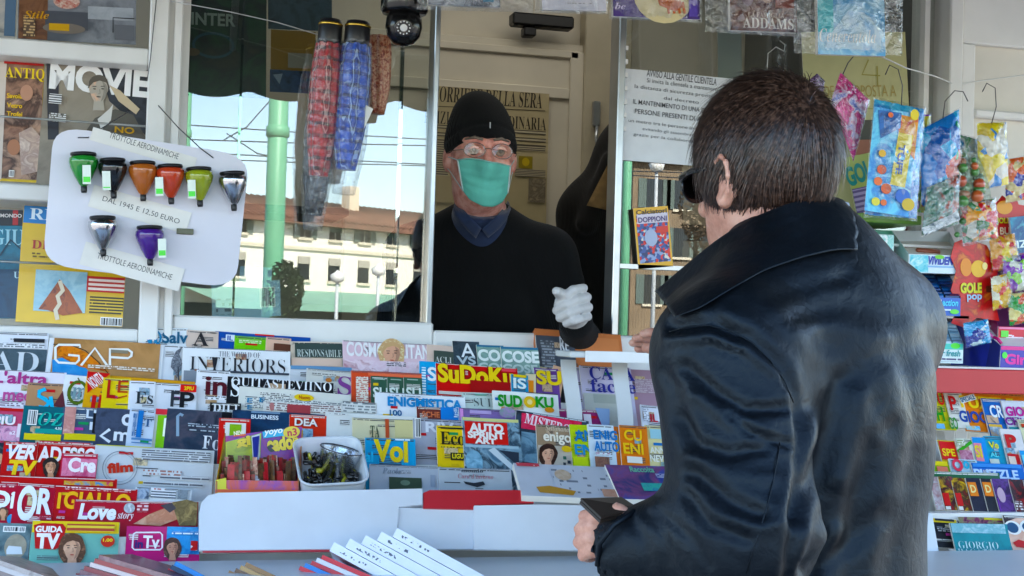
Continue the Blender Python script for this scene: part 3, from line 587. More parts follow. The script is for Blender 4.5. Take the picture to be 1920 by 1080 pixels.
a = mg('yellow and red magazine with a white diagonal flash', 164, 697, 207, 701, .076, '#e2ac22'); a.poly([(164, 697), (207, 701), (164, 738)], '#c2202a'); a.text('NOVITA', 165, 703, 196, 725, '#f2e6e6', 'bold', rot=rad(42)); a.rect(170, 742, 178, 790, '#c23a1e'); a.rect(183, 742, 190, 790, '#b8321e')
a = mg('deep yellow magazine behind the pale lettered ones', 203, 703, 366, 715, .066, '#dba32a'); a.rect(203, 703, 366, 708, '#c9861e')
a = mg('pale yellow magazine with two red capitals', 194, 708, 246, 711, .080, '#e6cf62'); a.text('L', 201, 714, 217, 748, '#a83226', 'bold'); a.text('E', 221, 716, 240, 738, '#b0492e', 'plain'); a.stroke([(207, 745), (220, 748), (238, 744)], 2, '#a83226')
a = mg('white newspaper supplement with black serif letters', 243, 714, 292, 716, .084, '#e6e8ee'); a.text('Es', 254, 736, 287, 759, '#2a3036', 'serif')
a = mg('white magazine with heavy black capitals and an orange tag', 289, 717, 370, 722, .080, '#e4e6ec'); a.text('F', 320, 735, 336, 764, '#32363c', 'bold'); a.text('P', 337, 737, 364, 766, '#17181c', 'bold'); a.rect(338, 724, 368, 737, '#cf3b24'); a.text('2PIU', 345, 727, 363, 734, '#f3d66a')
a = mg('white magazine with a dark red dotted letter', 369, 693, 432, 697, .070, '#ebecf0'); a.text('int', 385, 709, 450, 744, '#4e1b24', 'bold'); a.lines(384, 745, 428, 752, '#ebecf0', '#3a3a40')
a = mg('black magazine with narrow white serif letters', 427, 706, 625, 720, .076, '#191a1e'); a.text('QUITASTEVIINO', 434, 714, 622, 734, '#eceef0', 'serif', -.01); a.text('S', 433, 713, 450, 745, '#eceef0', 'serif')
a = mg('black booklet strip with white capitals at the rack joint', 394, 755, 452, 758, .088, '#1b1c20'); a.text('DILI', 399, 760, 446, 774, '#e8e8ea', 'serif')
a = mg('cream newspaper with a yellow oval sticker', 449, 724, 658, 741, .082, '#e2e1da'); a.lines(488, 738, 545, 747, '#e2e1da', '#444444', .0036); a.lines(460, 750, 640, 772, '#e2e1da', '#5a5f66', .0036); a.ell(551, 741, 588, 754, '#e5c63a'); a.text('Nuovo', 560, 744, 581, 751, '#a8571f'); a.text('E', 463, 748, 473, 757, '#3b7ca0'); a.text('E', 463, 762, 473, 770, '#3b7ca0'); a.text('E', 486, 748, 496, 757, '#3b7ca0')
a = mg('grey magazine with a big purple serif letter', 575, 690, 662, 697, .060, '#d3d2cd'); a.lines(585, 700, 630, 706, '#d3d2cd', '#6a6a66'); a.text('S', 633, 707, 660, 742, '#7c4a86', 'serif'); a.ell(610, 710, 622, 718, '#b87a4e'); a.lines(580, 722, 628, 745, '#d3d2cd', '#8b8b88')
a = mg('coral red magazine with a cream column of print', 658, 695, 790, 702, .066, '#cf604c'); a.lines(667, 708, 690, 760, '#e2d9cb', '#c05a48', .004); a.rect(690, 704, 790, 709, '#e07a62')
for i in range(3):
    x = 695+i*31; a = mg(['first', 'middle', 'last'][i]+' of three dark green booklets with white capitals', x, 705+i, x+34, 707+i, .070+.004*i, '#3c5a4b'); a.text('SU', x+4, 728, x+32, 748, '#dfe8e2', 'bold'); a.rect(x+6, 712, x+26, 714, '#9db5a8')
a = mg('cyan puzzle magazine with white letters down its side', 786, 677, 822, 680, .066, '#2f9fd0'); a.text('S', 801, 690, 818, 716, '#f0f6fa', 'bold'); a.lines(790, 690, 798, 750, '#2f9fd0', '#dff0f8', .006, .6)
a = mg('red puzzle book with a big yellow bulging title', 817, 680, 970, 690, .072, '#c61f2d'); a.text('SuDoKu', 821, 686, 962, 722, '#f2d21f', 'bold', .02, outline='#8f1016'); a.rect(882, 716, 960, 745, '#a02430'); a.rect(940, 693, 966, 698, '#e8606a'); a.rect(822, 736, 880, 742, '#d8d0cc')
a = mg('small cyan puzzle book with white letters', 958, 701, 990, 704, .080, '#2b95bf'); a.text('IS', 962, 710, 986, 730, '#eaf6fb', 'bold'); a.rect(962, 704, 986, 709, '#e2c83c')
a = mg('narrow cream booklet with an orange edge beside the purple puzzle book', 986, 701, 1004, 703, .078, '#dcd0b4'); a.rect(988, 714, 1000, 740, '#d98f4e')
a = mg('purple puzzle book with a yellow letter S', 1001, 689, 1046, 692, .076, '#6b4a8e'); a.text('SU', 1005, 696, 1052, 723, '#f0d429', 'bold', .02)
# ---- third row
a = mg('pink and red gossip magazine at the frame edge', -25, 764, 45, 768, .122, '#b8556e'); a.rect(-25, 764, 45, 772, '#b3262f'); a.text('PIU', -12, 782, 29, 798, '#f3e8ec', 'bold'); a.rect(-25, 800, 45, 828, art(['#c98aa6', '#d9aac0', '#8b5a80'], 60)); a.rect(32, 797, 41, 822, '#e4d9e0'); a.text('a2', 18, 810, 29, 817, '#f2e6ee')
a = mg('dark teal magazine with outlined turquoise letters', 45, 760, 122, 764, .128, '#27606b'); a.bars(52, 770, 70, 798); a.text('OZ', 72, 775, 119, 800, '#3aa79a', 'serifi'); a.rect(66, 806, 121, 815, '#2a8f88'); a.text('4.50', 103, 803, 116, 808, '#dde8e6'); a.rect(45, 816, 122, 828, '#d9c653')
a = mg('slate magazine with a flesh toned picture strip', 119, 762, 185, 765, .132, '#4a5a70'); a.rect(120, 764, 141, 816, art(['#c99a92', '#b98580', '#dbb8ae'], 50, 2)); a.text('LI', 162, 770, 180, 786, '#d4dbe4', 'bold'); a.text('I', 168, 793, 174, 808, '#d4dbe4', 'bold'); a.rect(174, 776, 183, 814, '#17181c'); a.rect(120, 816, 185, 828, '#d5c555')
a = mg('dark slate magazine with an angle bracket and white letters', 182, 765, 246, 769, .136, art(['#3a4152', '#454d60', '#2f3544'], 30)); a.stroke([(206, 806), (189, 818), (206, 830)], 5, '#e0e4ea'); a.text('m', 213, 811, 243, 828, '#e0e4ea', 'bold'); a.text('o', 228, 778, 250, 800, '#e0e4ea', 'bold')
a = mg('white magazine with a blue vertical bar and stripe lettering', 244, 766, 292, 770, .140, '#ccd6e4'); a.rect(257, 771, 267, 822, '#2a6fae'); a.text('TESINE', 248, 776, 255, 820, '#4a6f9a', rot=0); a.text('T', 270, 788, 284, 802, '#3c5a80', 'serif'); a.rect(246, 824, 290, 828, '#5f86b0'); a.rect(246, 832, 286, 834, '#5f86b0')
a = mg('lime green booklet with a red top corner', 291, 767, 318, 769, .136, '#d5d8cf'); a.rect(293, 780, 312, 845, '#86b93c'); a.rect(292, 768, 315, 779, '#c94a50'); a.rect(306, 786, 311, 820, '#e9eee2')
a = mg('dark navy magazine with white serif initials', 314, 766, 416, 774, .142, art(['#1f2a3a', '#2c3848', '#4b4a56', '#1a2230'], 14, 5)); a.text('F', 380, 818, 396, 842, '#e6e6ea', 'serif'); a.text('o', 398, 826, 413, 845, '#d6d6dc', 'serif'); a.stroke([(333, 819), (333, 782), (338, 778), (343, 781)], 5, '#8fa2b4'); a.lines(352, 797, 410, 803, '#2c3848', '#aab4c0'); a.lines(352, 807, 408, 812, '#2c3848', '#aab4c0')
a = mg('red framed white magazine behind the sachet box', 411, 784, 470, 787, .146, '#c8402f'); a.rect(421, 795, 460, 850, '#e6e2dc'); a.rect(430, 798, 452, 820, '#8cb04e')
a = mg('navy business magazine with a small white title', 436, 768, 612, 778, .128, art(['#1d2f4a', '#24405e', '#182438'], 14, 6)); a.text('BUSINESS', 471, 779, 522, 787, '#dfe6ee', 'bold'); a.rect(471, 773, 525, 776, '#7f95ac')
a = mg('orange red magazine with white capitals beside the plastic tub', 543, 777, 612, 781, .136, '#cc4a2c'); a.text('DEA', 552, 787, 595, 801, '#f0e8e4', 'bold', outline='#5a1a10')
a = mg('folded white newspaper above the plastic tub', 494, 752, 660, 762, .110, '#dcdad6'); a.lines(500, 757, 655, 774, '#dcdad6', '#7b5a58', .0045); a.rect(538, 760, 582, 776, '#9c4a4e'); a.ell(505, 756, 514, 772, '#b07a78')
a = mg('folded grey newspaper beside the blue puzzle title', 640, 752, 706, 757, .114, '#d5d6d4'); a.lines(642, 757, 704, 775, '#d5d6d4', '#7e8588', .006)
a = mg('white puzzle magazine with a bold sky blue title', 703, 734, 872, 744, .116, '#e9edf6'); a.text('ENIGMISTICA', 727, 748, 866, 766, '#1c82b8', 'bold', .02); a.text('100', 730, 770, 753, 781, '#2a5c86', 'bold'); a.lines(730, 741, 790, 745, '#e9edf6', '#8a94a6')
a = mg('small brown and blue booklet tucked under the blue title', 781, 762, 862, 766, .126, '#6d3a36'); a.text('SCHE', 791, 773, 824, 784, '#c9795e', 'bold'); a.rect(826, 763, 862, 800, '#2d7cc4'); a.rect(800, 767, 822, 769, '#c0a8a0'); a.lines(850, 768, 860, 785, '#2d7cc4', '#dde8f4')
a = mg('pale grey green puzzle magazine with thin serif letters', 866, 735, 928, 737, .112, '#c5d2cf'); a.text('SUDO', 888, 748, 942, 764, '#3f4a4c', 'serif', -.02); a.rect(890, 740, 912, 743, '#6f9a8c')
a = mg('white puzzle magazine with bright green title and orange flower', 923, 732, 1046, 740, .122, '#e8ecea'); a.rect(985, 727, 1046, 740, '#24262c'); a.text('SUD', 933, 742, 978, 765, '#2f8a3a', 'bold', .02); a.text('KU', 1003, 746, 1037, 767, '#2f8a3a', 'bold', .02); a.ell(981, 745, 1003, 767, '#d9b45a'); a.ell(987, 751, 997, 761, '#e9d9a0'); a.ell(1020, 766, 1038, 776, '#c98a4a'); a.ell(938, 765, 948, 771, '#c98a4a')
a = mg('folded white newspaper above the cream book', 610, 773, 778, 782, .136, '#dfe0de'); a.lines(618, 777, 650, 780, '#dfe0de', '#77797c')
a = mg('cream magazine with a brick red stripe', 660, 783, 776, 788, .142, '#d9d2b4'); a.text('TA', 694, 799, 711, 821, '#3c4a3c', 'serif'); a.rect(722, 787, 729, 822, '#b45a44'); a.rect(740, 790, 775, 822, '#d6cca0')
a = mg('lavender grey magazine with a barcode on its corner', 774, 785, 866, 790, .148, '#b4b6c2'); a.bars(777, 786, 788, 822); a.text('RIV', 797, 795, 850, 814, '#e4e6ec', 'bold')
a = mg('purple and lilac topped magazine above the car weekly', 860, 765, 974, 771, .138, '#8a74a8'); a.rect(862, 768, 868, 790, '#d69ad0'); a.ell(935, 766, 965, 786, art(['#7a9a8a', '#a884b8'], 80)); a.rect(880, 772, 920, 778, '#b9a6cf')
a = mg('lilac white book with dark blue serif letters behind the bracket', 1086, 685, 1182, 690, .070, '#d0cbe0', name='book', cat='book'); a.text('CASA', 1105, 690, 1188, 714, '#2a2f86', 'serif'); a.text('facile', 1107, 714, 1190, 738, '#2a2f86', 'serif'); a.rect(1086, 740, 1182, 800, '#b9bcb6'); a.rect(1112, 742, 1170, 758, '#a4aaa4')
a = mg('lilac white book half hidden behind its twin by the bracket', 1070, 688, 1110, 690, .064, '#c3bdd6', name='book', cat='book'); a.text('CA', 1092, 692, 1125, 714, '#2a2f86', 'serif'); a.text('fa', 1093, 716, 1125, 736, '#2a2f86', 'serif')
a = mg('mauve magazine behind the customer shoulder', 1176, 692, 1260, 696, .066, '#a48a98'); a.lines(1190, 712, 1230, 738, '#a48a98', '#c2b2bc')
a = mg('magenta topped magazine below the bracket', 1044, 766, 1140, 770, .118, '#8f3a68'); a.poly([(1115, 766), (1142, 768), (1142, 800), (1128, 800)], '#8aa0c0'); a.rect(1094, 778, 1108, 800, '#e0dce2')
a = mg('white booklet with red letters near the customer sleeve', 1200, 758, 1250, 762, .126, '#dcdfe8'); a.text('IL', 1219, 777, 1233, 792, '#b03a48', 'bold'); a.lines(1206, 764, 1216, 790, '#dcdfe8', '#8a90a0')
a = mg('peach covered magazine behind the bracket leg', 1038, 684, 1060, 690, .072, '#dcb9a0')
# ---- fourth row
a = mg('sky blue magazine with a cheerful yellow script title', 684, 821, 778, 825, .186, '#3aa0cc'); a.text('Vol', 700, 826, 764, 868, '#e9cf2e', 'bold', .02); a.text('al', 684, 848, 699, 868, '#5cc0e4', 'bold'); a.lines(740, 826, 768, 830, '#3aa0cc', '#e8f2f8')
a = mg('yellow pocket book with black serif title', 818, 798, 872, 801, .190, '#e8c91c', name='book', cat='book'); a.text('Eco', 825, 812, 870, 836, '#1f1d12', 'serif'); a.rect(825, 804, 868, 807, '#2a2718'); a.lines(825, 839, 866, 842, '#e8c91c', '#6a5a10'); a.rect(844, 851, 870, 865, '#2a2718'); a.text('LIGU', 847, 853, 868, 862, '#f0dc70', 'bold')
a = mg('plastic wrapped car weekly with fat white letters on red', 866, 781, 973, 786, .196, art(['#4f6f86', '#8fa9b8', '#2a3d4c', '#b8c8d0'], 22, 3), rough=.2); a.rect(867, 783, 972, 790, '#cfd09a'); a.rect(872, 791, 952, 833, '#c8402f'); a.text('AUTO', 880, 794, 944, 811, '#f2ede8', 'bold', .03); a.text('SPRINT', 877, 810, 946, 823, '#f2ede8', 'bold', .03); a.text('ART', 890, 822, 930, 833, '#f2ede8', 'bold', .03); a.rect(872, 836, 972, 841, '#a8c0cc'); a.ell(872, 845, 905, 890, art(['#9fc4d8', '#5f88a0'], 60)); a.poly([(915, 845), (926, 840), (968, 880), (960, 884)], '#c9d4da'); a.poly([(935, 845), (972, 850), (972, 876)], '#2c3440')
a = mg('tilted dark magazine with red and white speckled title', 968, 769, 1104, 790, .182, art(['#2c3440', '#3a4656', '#1f242c'], 20, 4)); a.rect(978, 783, 1090, 812, art(['#c4344a', '#d4506a', '#b02a40'], 60, 2)); a.text('MISTERO', 984, 786, 1068, 806, '#ecd8de', 'serif', .01, rot=rad(-8)); a.lines(1000, 778, 1098, 785, '#2c3440', '#b8c4cc', .004, .5); a.rect(976, 812, 1010, 868, art(['#5f7f98', '#7e9db0', '#40586c'], 30, 4))
a = mg('tan magazine with a dark haired woman on the cover', 1005, 795, 1073, 800, .192, '#9c8873'); a.text('Settimana', 1022, 800, 1066, 810, '#d6c8b4', 'serifi'); a.text('enigo', 1018, 812, 1070, 836, '#efe8da', 'bold'); a.rect(1006, 838, 1073, 885, '#c2b9ae'); a.face(1026, 855, 12.5, '#35241f', '#d9ab95', '#8a3040', True); a.ell(1050, 840, 1070, 852, '#d9b93a'); a.rect(1053, 860, 1059, 866, '#3a5f52'); a.rect(1061, 868, 1067, 874, '#26303a'); a.rect(1053, 872, 1058, 877, '#26303a')
a = mg('lime green puzzle magazine with blue letters', 1067, 796, 1106, 798, .198, '#b4c93a'); a.text('AN', 1076, 808, 1112, 829, '#1f78a8', 'bold'); a.text('EN', 1077, 835, 1112, 854, '#1f88b8', 'bold'); a.rect(1070, 858, 1102, 876, '#c4d45a')
a = mg('white puzzle magazine with stacked blue letters', 1101, 795, 1150, 798, .203, '#d6e2ea'); a.text('ENIG', 1112, 808, 1156, 826, '#1d74b0', 'bold', .01); a.text('AUTO', 1113, 829, 1160, 848, '#1d74b0', 'bold', .01); a.lines(1116, 850, 1144, 855, '#d6e2ea', '#b06a88'); a.rect(1115, 858, 1142, 880, art(['#6a4a44', '#8c6a5c', '#4a3a3a'], 60, 2))
a = mg('orange puzzle book with its spine showing', 1145, 799, 1166, 801, .200, '#cf7a2c'); a.text('I', 1155, 815, 1160, 850, '#e9b34a')
a = mg('orange puzzle book with yellow capitals on the front', 1160, 797, 1212, 801, .206, '#d8832e'); a.text('CU', 1169, 808, 1202, 828, '#f0c555', 'bold'); a.text('ENI', 1168, 833, 1205, 853, '#f0c555', 'bold'); a.rect(1175, 858, 1203, 870, '#e8e4dc')
a = mg('cream puzzle book with a pale blue panel next to the orange ones', 1208, 797, 1275, 801, .204, '#dcd4a8'); a.rect(1218, 806, 1245, 824, '#a4c8d0'); a.text('ANNO', 1218, 840, 1256, 852, '#efeee4', 'bold'); a.text('NEW', 1218, 855, 1250, 868, '#efeee4', 'bold')
a = mg('grey brochure with a dark green picture standing at the counter', 693, 870, 827, 876, .215, '#b9bec8'); a.text('Paolo', 716, 879, 752, 890, '#8d96a2', 'serifi'); a.lines(752, 884, 770, 889, '#b9bec8', '#7e8792'); a.rect(729, 897, 790, 920, '#3d4a3c'); a.ell(750, 902, 768, 912, '#6f7f6e'); a.rect(806, 893, 815, 915, '#9aa2b0')
a = mg('pale brochure with faint red heading and a dark bird', 822, 876, 958, 880, .222, '#bcc2c8'); a.text('mondo', 864, 881, 905, 887, '#3c4048', 'serif'); a.text('Cura d inverno', 858, 890, 924, 899, '#b0808a', 'serifi'); a.poly([(868, 904), (888, 907), (905, 904), (909, 910), (894, 915), (872, 909)], '#2f3238')
# ---- lower rows at the frame's left end
a = mg('dark magazine sliver beside the red television weekly', -30, 828, 12, 830, .176, art(['#2c3a48', '#1d2630', '#4a5a58'], 40, 2)); a.ell(-6, 850, 5, 872, '#b89a80')
a = mg('red television weekly with italic white and yellow letters', 8, 829, 72, 832, .182, '#b81f26'); a.text('VER', 15, 836, 66, 863, '#f0eaea', 'bold', .02, .25); a.text('TV', 16, 865, 70, 893, '#ecc71d', 'bold', .03, .1); a.lines(18, 832, 66, 835, '#b81f26', '#e9b8b8')
a = mg('red gossip weekly with tall white capitals and a dark haired woman', 69, 829, 186, 835, .178, '#b5252e'); a.text('ADESSO', 72, 840, 182, 871, '#efe6e6', 'bold', .01); a.face(95, 878, 11, '#2a2220', '#c49278', '#86a8b8', True); a.lines(75, 832, 170, 836, '#b5252e', '#e6c2c2')
a = mg('pink and crimson magazine with rounded white script', 116, 850, 184, 853, .190, '#b8324a'); a.rect(116, 862, 184, 895, art(['#c76a88', '#d68aa0', '#b0486a'], 40, 2)); a.text('Cre', 128, 861, 180, 888, '#f2eaee', 'bold', .02)
a = mg('large white film magazine with a round stamp and red lettering', 179, 834, 402, 846, .184, '#ccd0d4'); a.rect(181, 836, 285, 839, '#c9c85a'); a.ell(192, 847, 258, 910, '#7c828a', hole=.0012, n=40); a.ell(197, 852, 253, 905, '#9aa0a6', hole=.0007, n=36); a.text('film', 201, 869, 249, 888, '#b8442f', 'bold', .02, rot=rad(8)); a.lines(266, 848, 394, 867, '#ccd0d4', '#5c6068', .0042, .5); a.lines(268, 884, 340, 894, '#ccd0d4', '#a0685c', .006, .4); a.lines(300, 895, 392, 903, '#ccd0d4', '#5c6068', .006, .5); a.lines(268, 906, 380, 914, '#ccd0d4', '#5c6068', .006, .5)
a = mg('wide red weekly whose plain top edge shows', -30, 890, 220, 898, .236, '#b52c36'); a.rect(120, 903, 212, 911, art(['#3f86b8', '#c9a23a', '#b94a6a'], 60))
a = mg('red weekly with two white rounded letters at the frame edge', -30, 904, 36, 906, .242, '#ad3444'); a.text('Di', -16, 921, 30, 954, '#eef0f4', 'bold', .02); a.lines(0, 911, 30, 915, '#ad3444', '#e4c0c4'); a.face(6, 964, 7, '#5a4238', '#c49a80', None, True); a.ell(13, 966, 30, 985, '#4a90b8')
a = mg('red weekly with two giant white capitals', 31, 905, 105, 909, .248, '#a82c40'); a.text('O', 33, 911, 69, 978, '#eceef6', 'bold', .01); a.text('R', 71, 917, 99, 966, '#eceef6', 'bold', .01); a.lines(70, 970, 100, 976, '#a82c40', '#d8b8c0')
a = mg('red crime weekly with yellow capitals and photo strip', 102, 910, 258, 918, .246, '#ae3038'); a.text('GIALLO', 120, 925, 246, 958, '#e8b64a', 'bold', .01); a.text('I', 108, 925, 114, 955, '#e8b64a', 'bold'); a.lines(122, 917, 246, 922, '#ae3038', '#eecfcf'); a.rect(200, 911, 258, 916, '#d9c458')
a = mg('white news sheet with a small portrait beside the crime weekly', 254, 913, 360, 919, .240, '#d6dade'); a.lines(283, 920, 330, 936, '#e2e4e8', '#58606c', .0048, .6); a.rect(256, 917, 279, 937, art(['#6a7c94', '#a8b4c4', '#3d4858'], 60)); a.rect(333, 920, 352, 938, art(['#5f666e', '#8d959c', '#2c3036'], 60, 2)); a.lines(283, 917, 310, 921, '#e2e4e8', '#b05048')
a = mg('crimson romance weekly with large white title and a reclining couple', 140, 937, 372, 943, .254, '#a82e3e'); a.text('Love', 147, 946, 218, 976, '#f0eef2', 'bold', .02, .15); a.text('story', 220, 962, 250, 978, '#e8d8dc', 'serifi'); a.ell(232, 945, 253, 964, art(['#c8ccd2', '#9aa0a8', '#e6e8ea'], 90)); a.lines(257, 945, 278, 962, '#a82e3e', '#e8c8cc', .006); a.poly([(250, 984), (280, 966), (322, 950), (345, 958), (335, 975), (300, 988)], art(['#c99a84', '#b8846e', '#d9b09a'], 40, 2)); a.poly([(322, 945), (350, 940), (370, 946), (368, 988), (336, 988), (328, 965)], art(['#8a7a5a', '#6a5a40', '#a8946c'], 60, 3)); a.poly([(300, 950), (322, 946), (330, 956), (318, 964)], '#4a4448')
lb = dict(h=.078)
a = mg('grey green booklet with a white label at the rack lip', -30, 979, 60, 982, .302, art(['#5d7076', '#74868a', '#4a5a5e'], 20, 3), **lb); a.bars(6, 987, 48, 998); a.ell(8, 1002, 50, 1050, art(['#8a8478', '#a8a090'], 50)); a.poly([(12, 1032), (16, 1024), (40, 1026), (42, 1040), (12, 1040)], '#d2d6da')
a = mg('yellow and teal television guide with a red shield and a face', 61, 977, 225, 980, .308, '#7fb0a4', h=.082); a.rect(61, 979, 225, 1001, '#e0c530'); a.poly([(64, 986), (80, 982), (118, 984), (124, 992), (116, 1024), (104, 1032), (66, 1030)], '#b02030'); a.text('GUIDA', 67, 988, 118, 1000, '#f2ecec', 'bold', .02); a.text('TV', 68, 1002, 112, 1031, '#f2ecec', 'bold', .03); a.face(135, 1032, 18, '#5a4032', '#cfa48c', None, True); a.lines(126, 987, 215, 1001, '#e0c530', '#b0441f', .009, .7, 1.4); a.ell(189, 1008, 215, 1030, '#b8442a'); a.text('1,00', 193, 1014, 211, 1021, '#f0d870')
a = mg('magenta and blue television guide with a rounded white logo', 238, 987, 376, 990, .305, '#b43a6e', h=.074); a.rect(312, 990, 376, 1040, art(['#2f74b4', '#4a92c8', '#245a94'], 25, 2)); a.stroke([(250, 1003), (255, 1000), (300, 1000), (304, 1004), (304, 1028), (300, 1032), (252, 1032), (248, 1028), (250, 1003)], 2.5, '#e8dfe6'); a.text('in', 253, 1014, 268, 1029, '#2a2a6a', 'bold'); a.text('Tv', 268, 1006, 299, 1030, '#f2ecf2', 'bold'); a.face(323, 1030, 12, '#4a352e', '#b98a78', None, True); a.lines(322, 1001, 372, 1006, '#3a80be', '#dde8f4'); a.rect(357, 1018, 370, 1036, art(['#b82838', '#e0d8dc'], 200, 1, 'cells'))
# white boards and the red bar along the counter edge
PB = P0+NR*.352
def panel(label, pts, col, name='board', s=.352, th=.006, parent=None):
    p0 = P0+NR*s; q = [hit(x, y, p0, NR) for x, y in pts]; k = len(q); vs = [v[:] for v in q]+[(v-NR*th)[:] for v in q]
    o = MB().add(vs, [tuple(range(k-1, -1, -1)), tuple(range(k, 2*k))]+[(i, (i+1) % k, k+(i+1) % k, k+i) for i in range(k)]).obj(name, col, parent); tag(o, label, 'board', 'boards along the counter edge'); return o
wl = paint('#dde1e8', .32, .14, 5, bump=.15, bscale=18, name='white_laminate')
panel('long white display board with rounded corner along the counter edge', [(373, 1032), (373, 962), (378, 942), (390, 929), (410, 924), (792, 916), (792, 946), (748, 950), (742, 1028)], wl, 'white_board')
panel('bright red plastic strip between the white boards', [(794, 924), (806, 919), (975, 919), (994, 928), (1001, 943), (890, 947), (889, 955), (794, 953)], paint('#c22630', .35), 'red_strip', .350)
panel('small white board below the red strip', [(746, 1030), (746, 952), (889, 956), (889, 1029)], wl, 'white_board', .346)
panel('wide white board under the open puzzle magazine', [(889, 1030), (889, 948), (1010, 946), (1260, 950), (1300, 952), (1300, 1034)], wl, 'white_board', .357)
panel('thin red card peeping out beneath the long white board', [(380, 1036), (380, 1031), (640, 1029), (652, 1025), (684, 1022), (684, 1034)], paint('#b8303c', .4), 'red_card', .349, .002)
# two flat magazines lying at the counter front
PF = rad(64); NF = Vector((0, -math.cos(PF), math.sin(PF)))
cpt = hit(1080, 940, P0+NR*.352, NR)
a = Sheet('magazine', 'open flat puzzle magazine with scattered marks lying on the counter', 'magazine', cpt+Vector((0, 0, .012)), NF, (962, 868), (1140, 876), (1180, 937), '#c6ccd8', thick=.012, group='magazines lying on the counter')
a.lines(1040, 880, 1150, 925, '#c6ccd8', '#6f7a8c', .012, .3, 1.2); a.poly([(1005, 914), (1030, 912), (1080, 922), (1075, 930), (1012, 924)], '#b58a44'); a.ell(1040, 882, 1070, 902, art(['#b8a08a', '#d0c0b0'], 60)); a.rect(968, 870, 1010, 876, art(['#b83a50', '#e4dfe2'], 300, 1, 'cells')); a.rect(1130, 920, 1170, 934, art(['#b88a78', '#c8a898'], 60))
a = Sheet('magazine', 'glossy blue and violet magazine lying at the counter end', 'magazine', cpt+Vector((0, 0, .018)), NF, (1134, 871), (1300, 876), (1190, 936), art(['#2c3a84', '#3f4f9e', '#7a4a78', '#24306c'], 14, 3), thick=.016, group='magazines lying on the counter')
a.text('Raccolta', 1180, 876, 1225, 886, '#7fc0a8', 'ital'); a.rect(1205, 908, 1290, 922, art(['#2f8aa0', '#57b8a8', '#2a5fa8'], 60, 2)); a.lines(1230, 890, 1265, 898, '#3f4f9e', '#c8d0ea')
# coin shelf on two bent strips
cs = empty('coin_shelf', at(1125, 665, 2.72), 'narrow white coin shelf on two bent strip legs', 'shelf'); cw = paint('#d9dcdc', .35, .08, 12, name='white_perspex')
q0, q1 = at(1050, 664, 2.74), at(1206, 664, 2.74); c = Vector(cs.location)
MB().box(q0.x-c.x, q1.x-c.x+.06, -.05, .05, -.006, .006, 0, .002).obj('plate', cw, cs)
MB().box(q0.x-c.x+.03, q1.x-c.x+.05, -.054, -.0505, -.014, .008, 0, .001).obj('front_lip', paint('#eef0f0', .25), cs)
for xa, xb, y1 in ((1052, 1064, 786), (1148, 1160, 800)):
    pts = []
    for i in range(13):
        t = i/12; yy = 674+(y1-674)*t; xx = xa+(xb-xa)*(t*t*(3-2*t))*1.0; L_ = hit(xx, yy, P0+NR*(.115+.035*t), NR); R_ = hit(xx+28, yy+1, P0+NR*(.115+.035*t), NR); pts.append((L_-c, R_-c))
    vs = [p for ab in pts for p in ab]+[p+Vector((0, .004, 0)) for ab in pts for p in ab]; n_ = 26
    fs = [(2*i, 2*i+2, 2*i+3, 2*i+1) for i in range(12)]+[(n_+2*i, n_+2*i+1, n_+2*i+3, n_+2*i+2) for i in range(12)]+[(2*i, n_+2*i, n_+2*i+2, 2*i+2) for i in range(12)]+[(2*i+1, 2*i+3, n_+2*i+3, n_+2*i+1) for i in range(12)]
    MB().add(vs, fs).obj('leg', cw, cs)
NV = Vector((0, -1, 0))
def tilted(deg): return Vector((0, -math.cos(rad(deg)), math.sin(rad(deg))))
# ------------------------------------------------------------------ cabinet magazines
NC = tilted(7); GC = 'magazines on the cabinet shelves'
def cab(label, x0, y0, x1, y1, yb, Y, z, col, **k): return Sheet(k.pop('name', 'magazine'), label, k.pop('cat', 'magazine'), (0, Y, z), NC, (x0, y0), (x1, y1), (x0, yb), col, group=GC, thick=.006, **k)
a = cab('decorating magazine with a grey sofa and coffee table on its cover', 36, -110, 256, -95, 73, 3.0, 1.99, art(['#6c7078', '#8b8f96', '#5a5e66'], 9, 1))
a.rect(36, -110, 90, 80, art(['#5a3f30', '#7a5a48', '#3f3030'], 25, 2)); a.poly([(85, 20), (165, 24), (165, 58), (85, 52)], '#4f525a'); a.poly([(165, 12), (250, 16), (250, 40), (165, 36)], art(['#9aa0a8', '#b4b9c0'], 30)); a.ell(80, 44, 160, 64, '#77706a'); a.rect(92, 45, 130, 58, '#c8a23e'); a.stroke([(212, 62), (212, 34), (252, 36)], 2, '#2c2e33'); a.rect(215, 48, 252, 76, '#6a6d74'); a.lines(44, 30, 66, 70, '#5a4636', '#c9a878', .006); a.ell(100, -10, 150, 18, art(['#a8443a', '#d8cfc4'], 120)); a.text('Stile', 46, 22, 92, 36, '#c99a3a', 'serifi')
a = cab('dark blue grey magazine by the cabinet edge on the top shelf', -60, -100, 35, -92, 70, 3.01, 1.99, art(['#8c8f96', '#b6b4b0', '#4a5058'], 12, 4)); a.rect(10, -60, 33, 68, '#5a6f86')
a = cab('antiques magazine with a yellow border and figures in old drapery', -70, 94, 84, 105, 336, 3.0, 1.70, '#d6b818')
a.rect(-70, 114, 80, 334, art(['#6a4a40', '#9a7a6a', '#4a3832', '#b89a88'], 14, 2)); a.rect(-70, 112, 8, 334, '#cfc4bc'); a.rect(8, 112, 82, 122, '#b0382e'); a.text('ANTIQ', 10, 128, 84, 152, '#e8cf4a', 'serif'); 
for yy, tt in ((176, 'Savoia'), (194, 'Vetro'), (210, 'Trofei')): a.text(tt, 13, yy, 42, yy+9, '#e2bc2a', 'bold')
